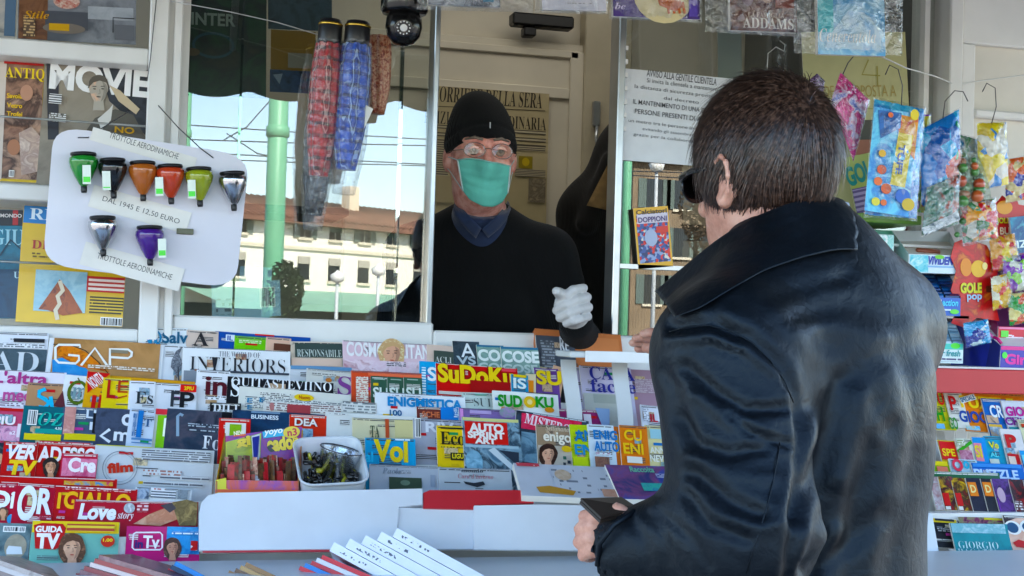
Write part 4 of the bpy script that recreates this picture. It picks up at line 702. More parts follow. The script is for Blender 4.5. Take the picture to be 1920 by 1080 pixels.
a.ell(38, 160, 62, 190, '#b8907c'); a.poly([(36, 250), (60, 238), (80, 262), (82, 320), (40, 330)], art(['#c9b4a4', '#a8928a', '#d8c8bc'], 40)); a.ell(14, 262, 38, 292, '#a87a62'); a.bars(17, 320, 27, 333)
a = cab('film magazine with huge white capitals and a man in a grey suit', 87, 104, 283, 124, 346, 2.992, 1.70, art(['#8a8276', '#968e82', '#7a7268'], 10, 3))
a.poly([(180, 112), (283, 120), (280, 262), (250, 230), (205, 190)], art(['#2a2c30', '#3a3c42', '#1f2024'], 20, 2)); a.poly([(87, 105), (110, 108), (110, 262), (90, 262)], '#34343a'); a.text('MOVIE', 94, 124, 281, 176, '#f2f2f2', 'bold', .02); a.poly([(205, 160), (225, 170), (262, 205), (255, 215), (222, 190)], '#c9b9a0')
a.poly([(150, 262), (178, 222), (196, 214), (216, 205), (250, 216), (275, 262)], '#5a564f'); a.poly([(183, 224), (205, 205), (212, 196), (208, 226), (190, 245)], '#d8d6d2'); a.face(185, 170, 20, '#5c564e', '#b0aaa0', None, False); a.lines(92, 178, 116, 196, '#34343a', '#e0e0e0', .005, .6); a.lines(92, 214, 124, 230, '#5f5a52', '#e0e0e0', .004); a.lines(95, 113, 276, 120, '#4a4844', '#d0ccc4', .005, .6); a.text('NO', 215, 240, 252, 252, '#c8a028', 'bold')
a = cab('teal and black travel book on the lower shelf', -60, 392, 46, 394, 597, 3.0, 1.42, art(['#1f5a70', '#2a7288', '#184858'], 8, 2), name='book', cat='book')
a.rect(-60, 392, 44, 423, '#1d1a1c'); a.rect(24, 394, 34, 422, '#a02a2e'); a.text('DEL MONDO', -20, 401, 41, 408, '#d8d0cc'); a.text('GIU', -14, 430, 44, 460, '#9fc6d2', 'serif'); a.rect(-60, 505, 50, 597, art(['#0f2c42', '#123a54', '#0b2033'], 14, 4)); a.text('UN', 26, 510, 50, 522, '#b8d0da', 'serif'); a.stroke([(0, 480), (20, 450), (42, 470)], 3, '#0f3040')
a = cab('yellow psychology book with a winding mountain path on its cover', 45, 384, 243, 398, 604, 2.992, 1.42, '#dcb92e', name='book', cat='book')
a.rect(45, 385, 243, 424, '#2a78b4'); a.text('RIZA', 56, 393, 150, 414, '#dce8f2', 'serif'); a.text('DIMEN', 60, 453, 150, 469, '#a83a24', 'serif'); a.lines(60, 474, 120, 486, '#dcb92e', '#6a4a14', .006)
a.rect(65, 508, 162, 585, art(['#8fb4c4', '#a8c6d0', '#7ca4b8'], 20, 1)); a.poly([(72, 580), (112, 524), (130, 545), (155, 587), (118, 592), (90, 582)], art(['#8a4a2c', '#a05a34', '#6a3420'], 50)); a.stroke([(112, 527), (118, 545), (108, 556), (112, 570), (104, 582), (108, 600)], 7, '#d8cdb8'); a.rect(163, 520, 241, 549, '#b82a24'); a.lines(166, 523, 238, 546, '#b82a24', '#f0dcd4', .009, .75, 1.3); a.lines(168, 556, 232, 590, '#dcb92e', '#3a3018', .0062, .55); a.bars(188, 596, 232, 612)

# ------------------------------------------------------------------ white board of spinning tops
def rounded(pts, r=.35, n=5):
    out = []; k = len(pts)
    for i in range(k):
        p0, p1, p2 = Vector(pts[i-1]), Vector(pts[i]), Vector(pts[(i+1) % k]); a_, b_ = p1+(p0-p1)*r*.5, p1+(p2-p1)*r*.5
        for j in range(n+1): t = j/n; out.append(tuple(a_*(1-t)**2+p1*2*t*(1-t)+b_*t*t))
    return out
TB = 2.83
fb = Sheet('display_board', 'white rounded board of coloured spinning tops hung from wires', 'board', (0, TB, 0), NV, (104, 237), (464, 300), (90, 510), '#e4e4ec', thick=.005); 
_bo = fb.root; ol = rounded([(101, 235), (468, 292), (442, 541), (80, 496)], .33, 6); lp = [fb.L(*p) for p in ol]; k = len(lp); mbb = MB()
mbb.add([(x, y, 0) for x, y in lp]+[(x, y, -.005) for x, y in lp], [tuple(range(k-1, -1, -1)), tuple(range(k, 2*k))]+[(i, (i+1) % k, k+(i+1) % k, k+i) for i in range(k)]); _bo.data = mbb.mesh('display_board', [paint('#d8d6e0', .4, .13, 3.5, bump=.2, bscale=14, name='white_foamboard')])
for (x0, y0, x1, y1, tt, tx) in ((170, 250, 372, 292, 'TROTTOLE AERODINAMICHE', (203, 268, 338, 279)), (168, 372, 358, 414, 'DAL 1945 E 12,50 EURO', (190, 389, 340, 400)), (152, 478, 345, 522, 'TROTTOLE AERODINAMICHE', (180, 494, 326, 505))):
    fb.rect(x0, y0, x1, y1, paper('#dcd9d4'), 'paper_strip', rot=rad(-7)); fb.text(tt, *tx, '#2c2c30', 'plain', -.004, rot=rad(-8), name='strip_lettering')
ring = paint('#2a2a2c', .3, .1, 40, metal=.7); steel = paint('#c9c9cc', .18, .1, 30, metal=1)
def plast(c, rough=.12):
    key = ('plast', c)
    if key not in MATS:
        m, t, b = new_mat('clear_plastic_'+c.strip('#')); b.inputs['Base Color'].default_value = lin(c); b.inputs['Roughness'].default_value = rough; b.inputs['Coat Weight'].default_value = .6; b.inputs['Transmission Weight'].default_value = .12; MATS[key] = m
    return MATS[key]
def top(px, py, col, label, tagpos=None, tilt=0, metal=False):
    c = at(px, py, TB-.024); R = Matrix.Rotation(rad(tilt), 4, 'Y'); o = empty('spinning_top', (0, 0, 0), label, 'spinning top', 'spinning tops on the white board', Matrix.Translation(c) @ R)
    MB().lathe([(.0045, -.029), (.009, -.024), (.0175, -.008), (.0245, .008), (.0272, .018), (.0262, .026), (.021, .030)], 24).obj('body', steel if metal else plast(col), o)
    MB().lathe([(.0195, .029), (.0235, .030), (.0245, .033), (.0235, .036), (.018, .037), (.012, .0365)], 24).obj('crown_ring', ring, o)
    MB().lathe([(.0048, -.040), (.0058, -.036), (.0058, -.027), (.0045, -.026)], 14).obj('tip', paint('#1a1a1c', .4), o)
    if tagpos:
        dx, g = tagpos; s_ = 1 if dx > 0 else -1
        MB().box(dx-.0075, dx+.0075, -.0275, -.0268, -.026, .010, 0).obj('price_label', paper('#dfe6dc'), o)
        MB().box(dx-.0062, dx+.0062, -.0283, -.0276, -.022, -.012 if g else -.020, 0).obj('price_flash', paper('#63d65a'), o)
top(157, 322, '#1f8a2c', 'glossy green spinning top on the white board', (.006, 1), -3)
top(212, 333, '#16171a', 'black spinning top with a barcode label on the white board', (-.012, 0), -4)
top(268, 338, '#b8621c', 'amber orange spinning top on the white board', None, -3)
top(320, 344, '#c8401c', 'red orange spinning top with labels on both sides', (-.022, 1), -4)
top(374, 349, '#9aa61e', 'yellow green spinning top beside the silver one', (-.016, 1), -4)
top(437, 357, '#77777a', 'dark silver spinning top at the end of the upper row', None, -5, True)
top(193, 441, '#b0b0b4', 'chrome spinning top in the lower row of the board', None, -3, True)
top(281, 459, '#4a1f86', 'purple spinning top in the lower row of the board', (.022, 1), -3)
q = at(347, 434, TB-.004); o = MB().box(-.016, .016, -.003, .003, -.0055, .0055, 0, .001).obj('magnet_clip', paint('#4a4c2c', .3), None); o.location = q; tag(o, 'small dark clip stuck beside the purple spinning top', 'clip')
hang = paint('#4c4c50', .4, metal=.6)
def wire(label, pts, r=.0011, mat=hang, name='hanging_wire', group='wires hanging from the kiosk front'): return tag(MB().tube(pts, r, 6).obj(name, mat), label, 'wire', group)
wire('thin wire holding the spinning top board from the post', [at(297, 198, 2.944), at(335, 240, 2.86), at(376, 278, TB-.002), at(400, 296, TB-.002)])
wire('thin wire from the film magazine down to the spinning top board', [at(240, 210, 2.955), at(195, 238, 2.88), at(165, 258, TB-.002), at(146, 258, TB-.002)])
wire('wire twisted along the edge of the white post', [at(294, -10, 2.94), at(288, 50, 2.94), at(282, 110, 2.94), at(276, 150, 2.94)], .0009)
wire('long sagging wire from the post to the red umbrella', [at(320, 2, 2.9), at(430, 22, 2.88), at(520, 42, 2.87), at(600, 66, 2.86)], .0009, paint('#b8b8b8', .4))

# ------------------------------------------------------------------ folded umbrellas
def plaid(c0, c1, c2):
    m, t, b = new_mat('plaid_'+c0.strip('#')); v = coords(t)
    n = N(t, 'ShaderNodeTexNoise', i_Scale=38.0, i_Detail=3.0, i_Distortion=2.0); t.links.new(v, n.inputs['Vector'])
    w1 = N(t, 'ShaderNodeTexWave', i_Scale=14.0, i_Distortion=3.0, bands_direction='Z'); w2 = N(t, 'ShaderNodeTexWave', i_Scale=26.0, i_Distortion=4.0, bands_direction='X')
    for q in (w1, w2): t.links.new(v, q.inputs['Vector'])
    a1 = ramp(t, w1.outputs[1], [(.0, lin(c0)), (.72, lin(c0)), (.8, lin(c1)), (.95, lin(c1))]); a2 = ramp(t, w2.outputs[1], [(.0, lin(c0)), (.7, lin(c1)), (.93, lin(c1)), (.96, lin(c2))])
    mx = N(t, 'ShaderNodeMix', data_type='RGBA'); mx.inputs[0].default_value = .5; t.links.new(a1, mx.inputs[6]); t.links.new(a2, mx.inputs[7])
    mx2 = N(t, 'ShaderNodeMix', data_type='RGBA'); t.links.new(ramp(t, n.outputs[0], [(.58, (0, 0, 0, 1)), (.70, (.4, .4, .4, 1))]), mx2.inputs[0]); t.links.new(mx.outputs[2], mx2.inputs[6]); mx2.inputs[7].default_value = lin(c2)
    t.links.new(mx2.outputs[2], b.inputs['Base Color']); b.inputs['Roughness'].default_value = .6; return m
clear_film = film_mat('clear_film', .93, rough=.12, bump=.9, bscale=55)
def umbrella(label, pa, pb, Y, w0, mat, film=True, handle=True, tail=.05):
    A, B = at(*pa, Y), at(*pb, Y); L_ = (A-B).length; zax = (A-B).normalized(); R = zax.to_track_quat('Z', 'Y').to_matrix().to_4x4()
    o = empty('umbrella', (0, 0, 0), label, 'umbrella', 'folded umbrellas hanging by the window', Matrix.Translation(B) @ R)
    def prof(r0, pleat, n=60, zs=14, z0=0, z1=None, off=0):
        z1 = z1 or L_*.84; vs = []
        for i in range(zs+1):
            t = i/zs; r = r0*(.62+.38*min(1, t*3))*(1-.18*max(0, t-.8)/.2)
            for j in range(n):
                a_ = 2*math.pi*j/n; k_ = r*(1+pleat*math.sin(8*a_+2.2*t+off))+.0007*mnoise.noise(Vector((math.cos(a_)*3, math.sin(a_)*3, t*9+off))); vs.append((k_*math.cos(a_), k_*math.sin(a_), z0+(z1-z0)*t))
        fs = [(i*n+j, i*n+(j+1) % n, (i+1)*n+(j+1) % n, (i+1)*n+j) for i in range(zs) for j in range(n)]+[tuple(range(n-1, -1, -1))]
        return MB().add(vs, fs, 0, True)
    prof(w0/2, .10).obj('folded_canopy', mat, o)
    if handle:
        MB().lathe([(w0*.40, 0), (w0*.42, L_*.02), (w0*.42, L_*.13), (w0*.36, L_*.16), (w0*.12, L_*.165)], 24, (0, 0, L_*.835)).obj('handle', paint('#1c1c20', .35), o)
        MB().lathe([(w0*.425, 0), (w0*.435, .001), (w0*.435, .004), (w0*.425, .005)], 24, (0, 0, L_*.955)).obj('gold_band', paint('#c9a545', .25, metal=.9), o)
    if film: prof(w0/2*1.16, .05, 40, 26, -tail, L_*.86, 2.1).obj('plastic_sleeve', clear_film, o)
    return o
umbrella('folded red plaid umbrella in a clear plastic sleeve', (621, 36), (597, 330), 2.86, .058, plaid('#c01c22', '#3c1214', '#e0b8ac'))
umbrella('folded blue plaid umbrella in a clear plastic sleeve', (672, 40), (648, 318), 2.85, .062, plaid('#1c54c4', '#0f1f54', '#bcd6f0'))
umbrella('folded black umbrella hanging behind the red plaid one', (606, 150), (588, 404), 2.90, .05, paint('#1b1b1d', .6), True, False, .03)
umbrella('rust brown speckled umbrella hanging behind the blue plaid one', (712, 40), (706, 214), 2.93, .05, art(['#5a2a20', '#7a3a2a', '#b8947c', '#4a2018'], 160, 3), False, False)
a = Sheet('price_card', 'small white price card dangling by the blue umbrella', 'card', (0, 2.83, 0), NV, (684, 196), (700, 204), (684, 290), '#d9d8d2', thick=.001)
# ------------------------------------------------------------------ dome camera
c = at(757, 52, 2.82); dc_ = empty('security_camera', c, 'black dome security camera with a ring of white lights', 'camera'); blk = paint('#0d0d0e', .18)
MB().lathe([(.044, .028), (.048, .034), (.048, .075), (.040, .085), (.030, .12)], 28).obj('housing', blk, dc_)
MB().lathe([(.004, -.038), (.020, -.033), (.033, -.018), (.0375, 0), (.036, .018), (.030, .030)], 28).obj('dome', blk, dc_)
vd = (CAM-c).normalized(); qm = vd.to_track_quat('Z', 'Y').to_matrix().to_4x4(); lens = MB().lathe([(.020, .026), (.020, .036), (.017, .038), (.008, .036)], 24).obj('lens_barrel', paint('#161618', .15), dc_); lens.matrix_local = qm @ Matrix.Translation((0, 0, .004))
for i in range(12):
    a_ = i*math.pi/6; q = MB().lathe([(.0005, 0), (.0017, .0004), (.0012, .0016)], 8, (.0125*math.cos(a_), .0125*math.sin(a_), .038)).obj('led', paint('#f0f0f0', .2), lens)
MB().lathe([(.0062, .0), (.0075, .0005), (.0075, .0012), (.0062, .0016)], 20, (0, 0, .0375)).obj('lens_ring', paint('#d8d8d8', .3), lens)

# ------------------------------------------------------------------ bagged books hanging along the top
def crinkle(name, quad, Y, mat, parent=None, nx=26, ny=18, bulge=.012, rough=.006, seed=0, back=True, frame=None, smooth=True):
    """pillow of thin film or foil through four picture points (tl, tr, br, bl)"""
    P = [at(*p, Y) if not isinstance(p, Vector) else p for p in quad]; vs = []; n = NV
    for sgn in ((1, -1) if back else (1,)):
        for j in range(ny+1):
            for i in range(nx+1):
                u, v = i/nx, j/ny; p = (P[0]*(1-u)+P[1]*u)*(1-v)+(P[3]*(1-u)+P[2]*u)*v; e = (math.sin(math.pi*u)*math.sin(math.pi*v))**.6
                q = Vector((u*5+seed*3.1, v*5, seed*1.7+sgn)); d = bulge*e*(1+.3*mnoise.noise(q))+rough*e**.3*(mnoise.noise(q*2.3)+.6*mnoise.noise(q*5.1)+.3*abs(mnoise.noise(q*9))); p = p+n*d*sgn
                if i in (0, nx) or j in (0, ny): p = p+Vector((.002*mnoise.noise(q*4), 0, .002*mnoise.noise(q*5+Vector((3, 0, 0)))))
                vs.append(p-frame if frame is not None else p)
    m_ = (nx+1)*(ny+1); fs = [(j*(nx+1)+i, (j+1)*(nx+1)+i, (j+1)*(nx+1)+i+1, j*(nx+1)+i+1) for j in range(ny) for i in range(nx)]
    if back: fs = fs+[tuple(x+m_ for x in f[::-1]) for f in fs]
    return MB().add(vs, fs, 0, smooth).obj(name, mat, parent)
bag_film = film_mat('bag_film', .92, rough=.14, bump=.8, bscale=34)
def bagged(label, bx, fx, Y, col, seed):
    s_ = Sheet('bagged_book', label, 'book', (0, Y, 0), NV, bx[0], bx[1], bx[2], col, thick=.012, group='bagged books hung along the top')
    f_ = crinkle('plastic_bag', fx, Y+.004, bag_film, None, 30, 22, .024, .012, seed); f_.parent = s_.root; f_.matrix_parent_inverse = s_.mw.inverted()
    return s_
a = bagged('bagged grey comic with a silvery crumpled wrapper', ((800, -180), (935, -172), (800, 8)), [(782, -190), (1000, -180), (1000, 24), (782, 18)], 2.74, art(['#7c8088', '#aab0b8', '#50545c', '#c8ccd2'], 30, 2), 1); a.rect(905, -60, 925, 4, '#4f7f9c')
a = bagged('bagged plain white booklet at the top', ((1010, -180), (1130, -175), (1010, 18)), [(1002, -185), (1142, -178), (1140, 27), (1003, 24)], 2.735, '#cfd0dc', 2); a.lines(1060, 4, 1110, 7, '#cfd0dc', '#6a6c78')
a = bagged('bagged purple book with an orange hand on a cream disc', ((1146, -190), (1308, -180), (1146, 30)), [(1140, -195), (1318, -185), (1316, 42), (1142, 36)], 2.74, '#4a3a78', 3); a.ell(1188, -60, 1300, 44, '#d8cda8'); a.poly([(1230, -10), (1246, -14), (1262, 0), (1276, 2), (1280, 14), (1266, 22), (1250, 16), (1236, 10)], '#b86a48'); 
for fx_ in (1250, 1260, 1270, 1279): a.stroke([(fx_, 4), (fx_+4, 26)], 5, '#b86a48')
a.text('be', 1152, 6, 1172, 18, '#c8c0dc', 'serifi'); a.rect(1290, -60, 1306, 32, '#5a4aa0')
a = bagged('bagged dark picture book with jagged pale capitals', ((1365, -190), (1490, -182), (1362, 56)), [(1320, -195), (1522, -185), (1520, 70), (1322, 60)], 2.73, art(['#2a2430', '#4a3a44', '#6a4a44', '#1a1820'], 14, 5), 4); a.text('ADDAMS', 1393, 34, 1488, 54, '#d8d4d0', 'serif'); a.text('LA FAMIGLIA', 1402, 24, 1470, 33, '#b8a8a0', 'serif'); a.ell(1425, -30, 1450, 6, '#a88a7a'); a.ell(1390, -20, 1412, 12, '#8a7a84'); a.rect(1452, -40, 1488, 16, '#7a4038')
a = bagged('bagged ice blue story book with pale flowing title', ((1528, -190), (1654, -182), (1525, 101)), [(1490, -195), (1694, -185), (1692, 104), (1488, 100)], 2.72, art(['#8fbfe0', '#b4d8ee', '#6aa6d4', '#d8ecf6'], 9, 6), 5); a.rect(1528, -190, 1560, 60, art(['#3fa0b4', '#5ab8c4', '#8fd0d8'], 12, 2)); a.poly([(1560, 60), (1590, 20), (1620, 24), (1652, 70), (1650, 95), (1545, 90)], art(['#a8cbe8', '#c8e0f2', '#8cb8de'], 20, 3)); a.text('Cenerentola', 1536, 55, 1642, 80, '#f2f6fa', 'serifi', -.01)

# ------------------------------------------------------------------ papers behind the panes
def inner(label, tl, tr, bl, Y, col, name='poster', cat='poster', **k): return Sheet(name, label, cat, (0, Y, 0), NV, tl, tr, bl, col, thick=.0015, group='papers behind the window panes', **k)
a = inner('dark football poster with large grey capitals behind the left pane', (336, -30), (500, -20), (336, 178), 3.16, art(['#1c2a26', '#24402e', '#182022', '#30342a'], 12, 3)); a.text('8 INTER', 334, 24, 442, 48, '#9aa49e', 'bold'); a.ell(360, 60, 440, 110, '#2a4a5a', hole=.006); a.ell(345, 90, 375, 105, '#5a4a3a')
a = inner('smoky blue film poster behind the pane above the tan box', (502, -40), (622, -34), (502, 54), 3.18, art(['#2c3840', '#465662', '#1d262c'], 14, 4))
a = inner('tan cardboard sheet standing behind the left pane', (508, 55), (592, 60), (508, 130), 3.17, '#8a6c34'); a.rect(540, 100, 585, 128, '#8f8a80')
a = inner('dark navy magazine behind the pane under the tan sheet', (506, 130), (585, 134), (506, 172), 3.165, art(['#20304a', '#34486a', '#161f30'], 30, 2)); a.poly([(512, 140), (530, 138), (524, 158)], '#8a94a4')
a = inner('pale blue card with a barcode leaning inside the window', (450, 499), (510, 502), (446, 596), 3.03, '#a9c6d2', 'card', 'card'); 
a = inner('grey blue folded card with a barcode at the window sill', (396, 528), (525, 525), (396, 596), 3.025, '#a4c0cc', 'card', 'card'); a.bars(487, 538, 516, 576); a.lines(405, 560, 440, 590, '#a4c0cc', '#5a6c78', .012, .4)
a = inner('old newspaper front page pinned on the rear door', (806, 160), (1030, 176), (806, 650), 4.30, '#b5a88a', 'newspaper', 'newspaper')
a.text('CORRIERE DELLA SERA', 813, 168, 1017, 197, '#2c261c', 'serif', -.005, .12); a.stroke([(812, 199), (1022, 208)], 1.5, '#4a4232'); a.text('EDIZIONE STRAORDINARIA', 796, 214, 1025, 238, '#2c261c', 'serif', -.01)
for y in (226, 240, 253): a.lines(812, y+14, 1024, y+21, '#b5a88a', '#4a4232', .012, .6)
a.lines(965, 275, 1022, 283, '#b5a88a', '#5a5040', .006, .6); a.rect(972, 293, 998, 316, '#8a7a30'); a.ell(978, 296, 992, 312, '#c0a840'); a.lines(965, 318, 1022, 332, '#b5a88a', '#5a5040', .005, .6); a.rect(990, 335, 1022, 380, art(['#8f8574', '#6a6152', '#a89c86'], 40)); a.lines(816, 262, 840, 330, '#b5a88a', '#5a5040', .007, .6); a.rect(812, 330, 850, 380, '#a89b7e')
a = inner('white printed notice taped inside the pane', (1170, 128), (1398, 150), (1166, 300), 2.997, '#d4d7da', 'notice', 'notice')
for tt, x0, y0, x1, y1, st in (('AVVISO ALLA GENTILE CLIENTELA', 1213, 138, 1344, 153, 'bold'), ('Si invita la clientela a mantenere', 1213, 154, 1345, 164, 'plain'), ('la distanza di sicurezza prevista', 1190, 167, 1342, 178, 'plain'), ('dal decreto', 1244, 184, 1310, 192, 'plain'), ('IL MANTENIMENTO DI UNA DISTANZA', 1187, 196, 1362, 207, 'bold'), ('PERSONE PRESENTI DI ALMENO', 1190, 213, 1352, 224, 'bold'), ('un metro tra le persone in attesa', 1178, 231, 1330, 241, 'plain'), ('evitando gli assembramenti', 1204, 245, 1320, 254, 'plain'), ('grazie per la collaborazione', 1187, 256, 1320, 265, 'plain')): a.text(tt, x0, y0+1, x1, y1-1, '#4a4c50', 'plain', .006 if st == 'bold' else -.004, 0, rad(-2), 'notice_line')
a = inner('yellow football sticker packet hanging in the pane', (1187, 391), (1252, 386), (1197, 505), 2.985, '#e0b22a', 'sticker_packet', 'packet'); a.rect(1196, 403, 1254, 492, art(['#3a4f8a', '#8fa0c4', '#c8433a', '#26305c', '#d8d4cc'], 160, 2, 'cells')); a.rect(1194, 400, 1252, 418, '#d6cdd8'); a.text('Calciatori', 1192, 392, 1250, 401, '#4a3a1a', 'bold'); a.text('DOPPIONI', 1196, 406, 1250, 416, '#4a3a6a', 'bold'); a.rect(1230, 424, 1252, 436, '#c8483c'); a.ell(1208, 430, 1232, 462, '#aab4cc')
a = inner('pale yellow advertising poster with a thin outlined numeral', (1502, 60), (1697, 60), (1504, 400), 2.9975, '#b4b28c'); a.stroke([(1628, 112), (1616, 140), (1650, 142)], 3, '#8f8a50'); a.stroke([(1644, 124), (1645, 160)], 3, '#8f8a50'); a.text('IDEA PROPOSTA A', 1540, 160, 1680, 182, '#9a8a58', 'plain'); a.text('PLUS', 1600, 190, 1680, 205, '#8f9a60', 'plain'); a.rect(1600, 225, 1660, 262, '#3a382c'); a.rect(1600, 262, 1655, 290, '#a8705a')
a = inner('teal and purple game card below the yellow poster', (1584, 296), (1640, 284), (1590, 420), 2.992, '#b8c47a', 'card', 'card'); a.text('GOL', 1585, 306, 1634, 344, '#2f8f8a', 'bold', .02, rot=rad(8)); a.rect(1592, 352, 1634, 405, '#6a5a90'); a.lines(1594, 354, 1632, 404, '#6a5a90', '#b8a8d0', .012, .6)
a = inner('pale grey paper strip behind the pane above the notice', (1345, 50), (1390, 52), (1345, 152), 3.05, '#9aa09c', 'paper_strip', 'paper')

# ------------------------------------------------------------------ counter: sachet box, plastic tub
bx = empty('sachet_box', at(480, 925, 2.45), 'open purple and lime display box of toy sachets', 'display box')
bc = Vector(bx.location)
def sub(sheet, par):
    sheet.root.parent = par; sheet.root.matrix_parent_inverse = par.matrix_world.inverted() if False else Matrix.Translation(-Vector(par.location)); return sheet
bk = sub(Sheet('header_card', None, None, (0, 2.545, 1.11), tilted(12), (420, 818), (566, 800), (420, 926), art(['#8a2458', '#a83070', '#6a2a8a', '#b8385a'], 10, 2), thick=.003), bx)
bk.poly([(420, 830), (490, 812), (484, 925), (420, 925)], art(['#a8b42c', '#bcc43a', '#7f8a22'], 14, 1)); bk.text('gi', 443, 818, 470, 842, '#e8cf22', 'bold', .03, outline='#17140c'); bk.text('eador', 500, 815, 560, 845, '#e8cf22', 'bold', .03, outline='#17140c'); bk.rect(437, 806, 460, 818, '#d86a28'); bk.rect(492, 804, 532, 820, '#48a8cc'); bk.text('NEW', 438, 808, 458, 816, '#f2ead0', 'bold'); bk.text('yoyo', 494, 806, 530, 818, '#e9f2f6', 'ital'); bk.ell(530, 800, 562, 822, '#d9c43a'); bk.text('n3', 538, 804, 556, 818, '#b02a3a', 'bold')
fl = sub(Sheet('front_flap', None, None, (0, 2.45, 1.11), tilted(4), (404, 900), (560, 902), (404, 932), art(['#8a3a8a', '#c05a4a', '#6a3aa0'], 18, 3), thick=.003), bx); fl.poly([(404, 900), (424, 896), (424, 916), (450, 924), (404, 926)], '#c9c43a'); fl.rect(404, 918, 560, 924, '#c8602c')
for xa, xb in ((405, 421), (558, 566)):
    A, B, C, D = at(xa, 903, 2.452), at(xb, 812 if xa < 500 else 806, 2.56), at(xb, 924, 2.56), at(xa, 928, 2.452); vs = [v-bc for v in (A, B, C, D)]; MB().add(vs+[v+Vector((.002, 0, 0)) for v in vs], [(0, 1, 2, 3), (7, 6, 5, 4), (0, 4, 5, 1), (3, 2, 6, 7), (0, 3, 7, 4), (1, 5, 6, 2)]).obj('side_flap', art(['#8f9a2c', '#b0782c', '#7a3a6a'], 12, 5), bx)
dv = [at(472, 818, 2.535)-bc, at(487, 814, 2.535)-bc, at(486, 925, 2.452)-bc, at(478, 925, 2.452)-bc]; MB().add(dv+[v+Vector((0, .004, 0)) for v in dv], [(3, 2, 1, 0), (4, 5, 6, 7), (0, 1, 5, 4), (1, 2, 6, 5), (2, 3, 7, 6), (3, 0, 4, 7)]).obj('divider', paint('#d6d8e2', .4), bx)
dv = [at(473, 820, 2.533)-bc, at(486, 817, 2.533)-bc, at(482, 868, 2.49)-bc, at(476, 868, 2.49)-bc]; MB().add(dv+[v-Vector((0, .003, 0)) for v in dv], [(7, 6, 5, 4), (0, 1, 5, 4), (1, 2, 6, 5), (2, 3, 7, 6), (3, 0, 4, 7)]).obj('divider_patch', paint('#26308a', .4), bx)
rnd = random.Random(5); sm = MB(); smats = [art(c_, 120, i) for i, c_ in enumerate((['#7a1424', '#a8283a'], ['#2a1c1c', '#6a5038'], ['#8a1c28', '#d8c4b0'], ['#3a3428', '#9a2430']))]
for i in range(110):
    px = rnd.uniform(418, 552); Yd = rnd.uniform(2.462, 2.53); t_ = at(px+rnd.uniform(-4, 4), rnd.uniform(852, 890), Yd); b_ = at(px, 926, Yd); wv = Vector((rnd.uniform(.0025, .006), rnd.uniform(-.004, .004), 0))
    sm.add([b_-wv, b_+wv, t_+wv, t_-wv]+[v+Vector((0, .002, 0)) for v in (b_-wv, b_+wv, t_+wv, t_-wv)], [(3, 2, 1, 0), (4, 5, 6, 7), (0, 1, 5, 4), (1, 2, 6, 5), (2, 3, 7, 6), (3, 0, 4, 7)], i % 4)
tag(sm.obj('toy_sachets', smats), 'dense mass of dark red toy sachets in the display box', 'sachets', kind='stuff')
# tub
tubm, tt_, tb_ = new_mat('milky_plastic'); tb_.inputs['Base Color'].default_value = lin('#dfe6ee'); tb_.inputs['Roughness'].default_value = .25; tb_.inputs['Alpha'].default_value = .62; tb_.inputs['Subsurface Weight'].default_value = 0
def rrect(w, d, r, n=5):
    out = []
    for cx, cy, a0 in ((w/2-r, d/2-r, 0), (-w/2+r, d/2-r, 90), (-w/2+r, -d/2+r, 180), (w/2-r, -d/2+r, 270)):
        out += [(cx+r*math.cos(rad(a0+90*i/n)), cy+r*math.sin(rad(a0+90*i/n))) for i in range(n+1)]
    return out
c0 = at(616, 922, 2.50); TR = Matrix.Translation(c0) @ Matrix.Rotation(rad(-3), 4, 'Y') @ Matrix.Rotation(rad(30), 4, 'X')
tub = empty('plastic_tub', (0, 0, 0), 'milky plastic tub holding a cup and dark sweets', 'tub', mw=TR)
rings = [(.098, .115, .018, 0), (.100, .118, .02, .002), (.112, .132, .022, .058), (.112, .132, .022, .064), (.120, .140, .025, .065), (.121, .141, .025, .069), (.117, .137, .024, .070), (.110, .130, .02, .066), (.096, .113, .018, .004)]
vs = []; fs = []
for w_, d_, r_, z_ in rings: vs += [(x, y, z_) for x, y in rrect(w_, d_, r_)]
nn = 24; fs = [(i*nn+j, i*nn+(j+1) % nn, (i+1)*nn+(j+1) % nn, (i+1)*nn+j) for i in range(len(rings)-1) for j in range(nn)]+[tuple(range(nn-1, -1, -1)), tuple((len(rings)-1)*nn+j for j in range(nn))]
MB().add(vs, fs, 0, True).obj('shell', tubm, tub)
cup = empty('plastic_cup', (0, 0, 0), 'clear cup of red sweets lying in the plastic tub', 'cup', mw=TR @ Matrix.Translation((.018, .02, .058)) @ Matrix.Rotation(rad(-22), 4, 'X') @ Matrix.Rotation(rad(14), 4, 'Y'))
MB().lathe([(.002, -.0495), (.026, -.05), (.036, .012), (.038, .013), (.036, .014), (.0345, .011), (.0245, -.046), (.002, -.0455)], 24).obj('wall', film_mat('cup_film', .62, rough=.08, bump=.2), cup)
MB().tube([(.0368*math.cos(2*math.pi*q_/28), .0368*math.sin(2*math.pi*q_/28), .0145) for q_ in range(28)], .0012, 6, closed=True).obj('rim', paint('#3a3c44', .3), cup)
def heap(name, label, mats_, n, place, shape):
    mb = MB()
    for i in range(n):
        M_x = place(i); q = MB(); shape(q); mb.add([M_x @ Vector(v) for v in q.v], q.f, i % len(mats_), True)
    return tag(mb.obj(name, mats_), label, 'sweets', kind='stuff')
def pl1(i):
    a_, r_ = rnd.uniform(0, 6.28), .03*math.sqrt(rnd.random()); return cup.matrix_local @ Matrix.Translation((r_*math.cos(a_), r_*math.sin(a_), -.004-.012*rnd.random())) @ Matrix.Rotation(rnd.uniform(0, 3), 4, Vector((1, .4, .2)).normalized())
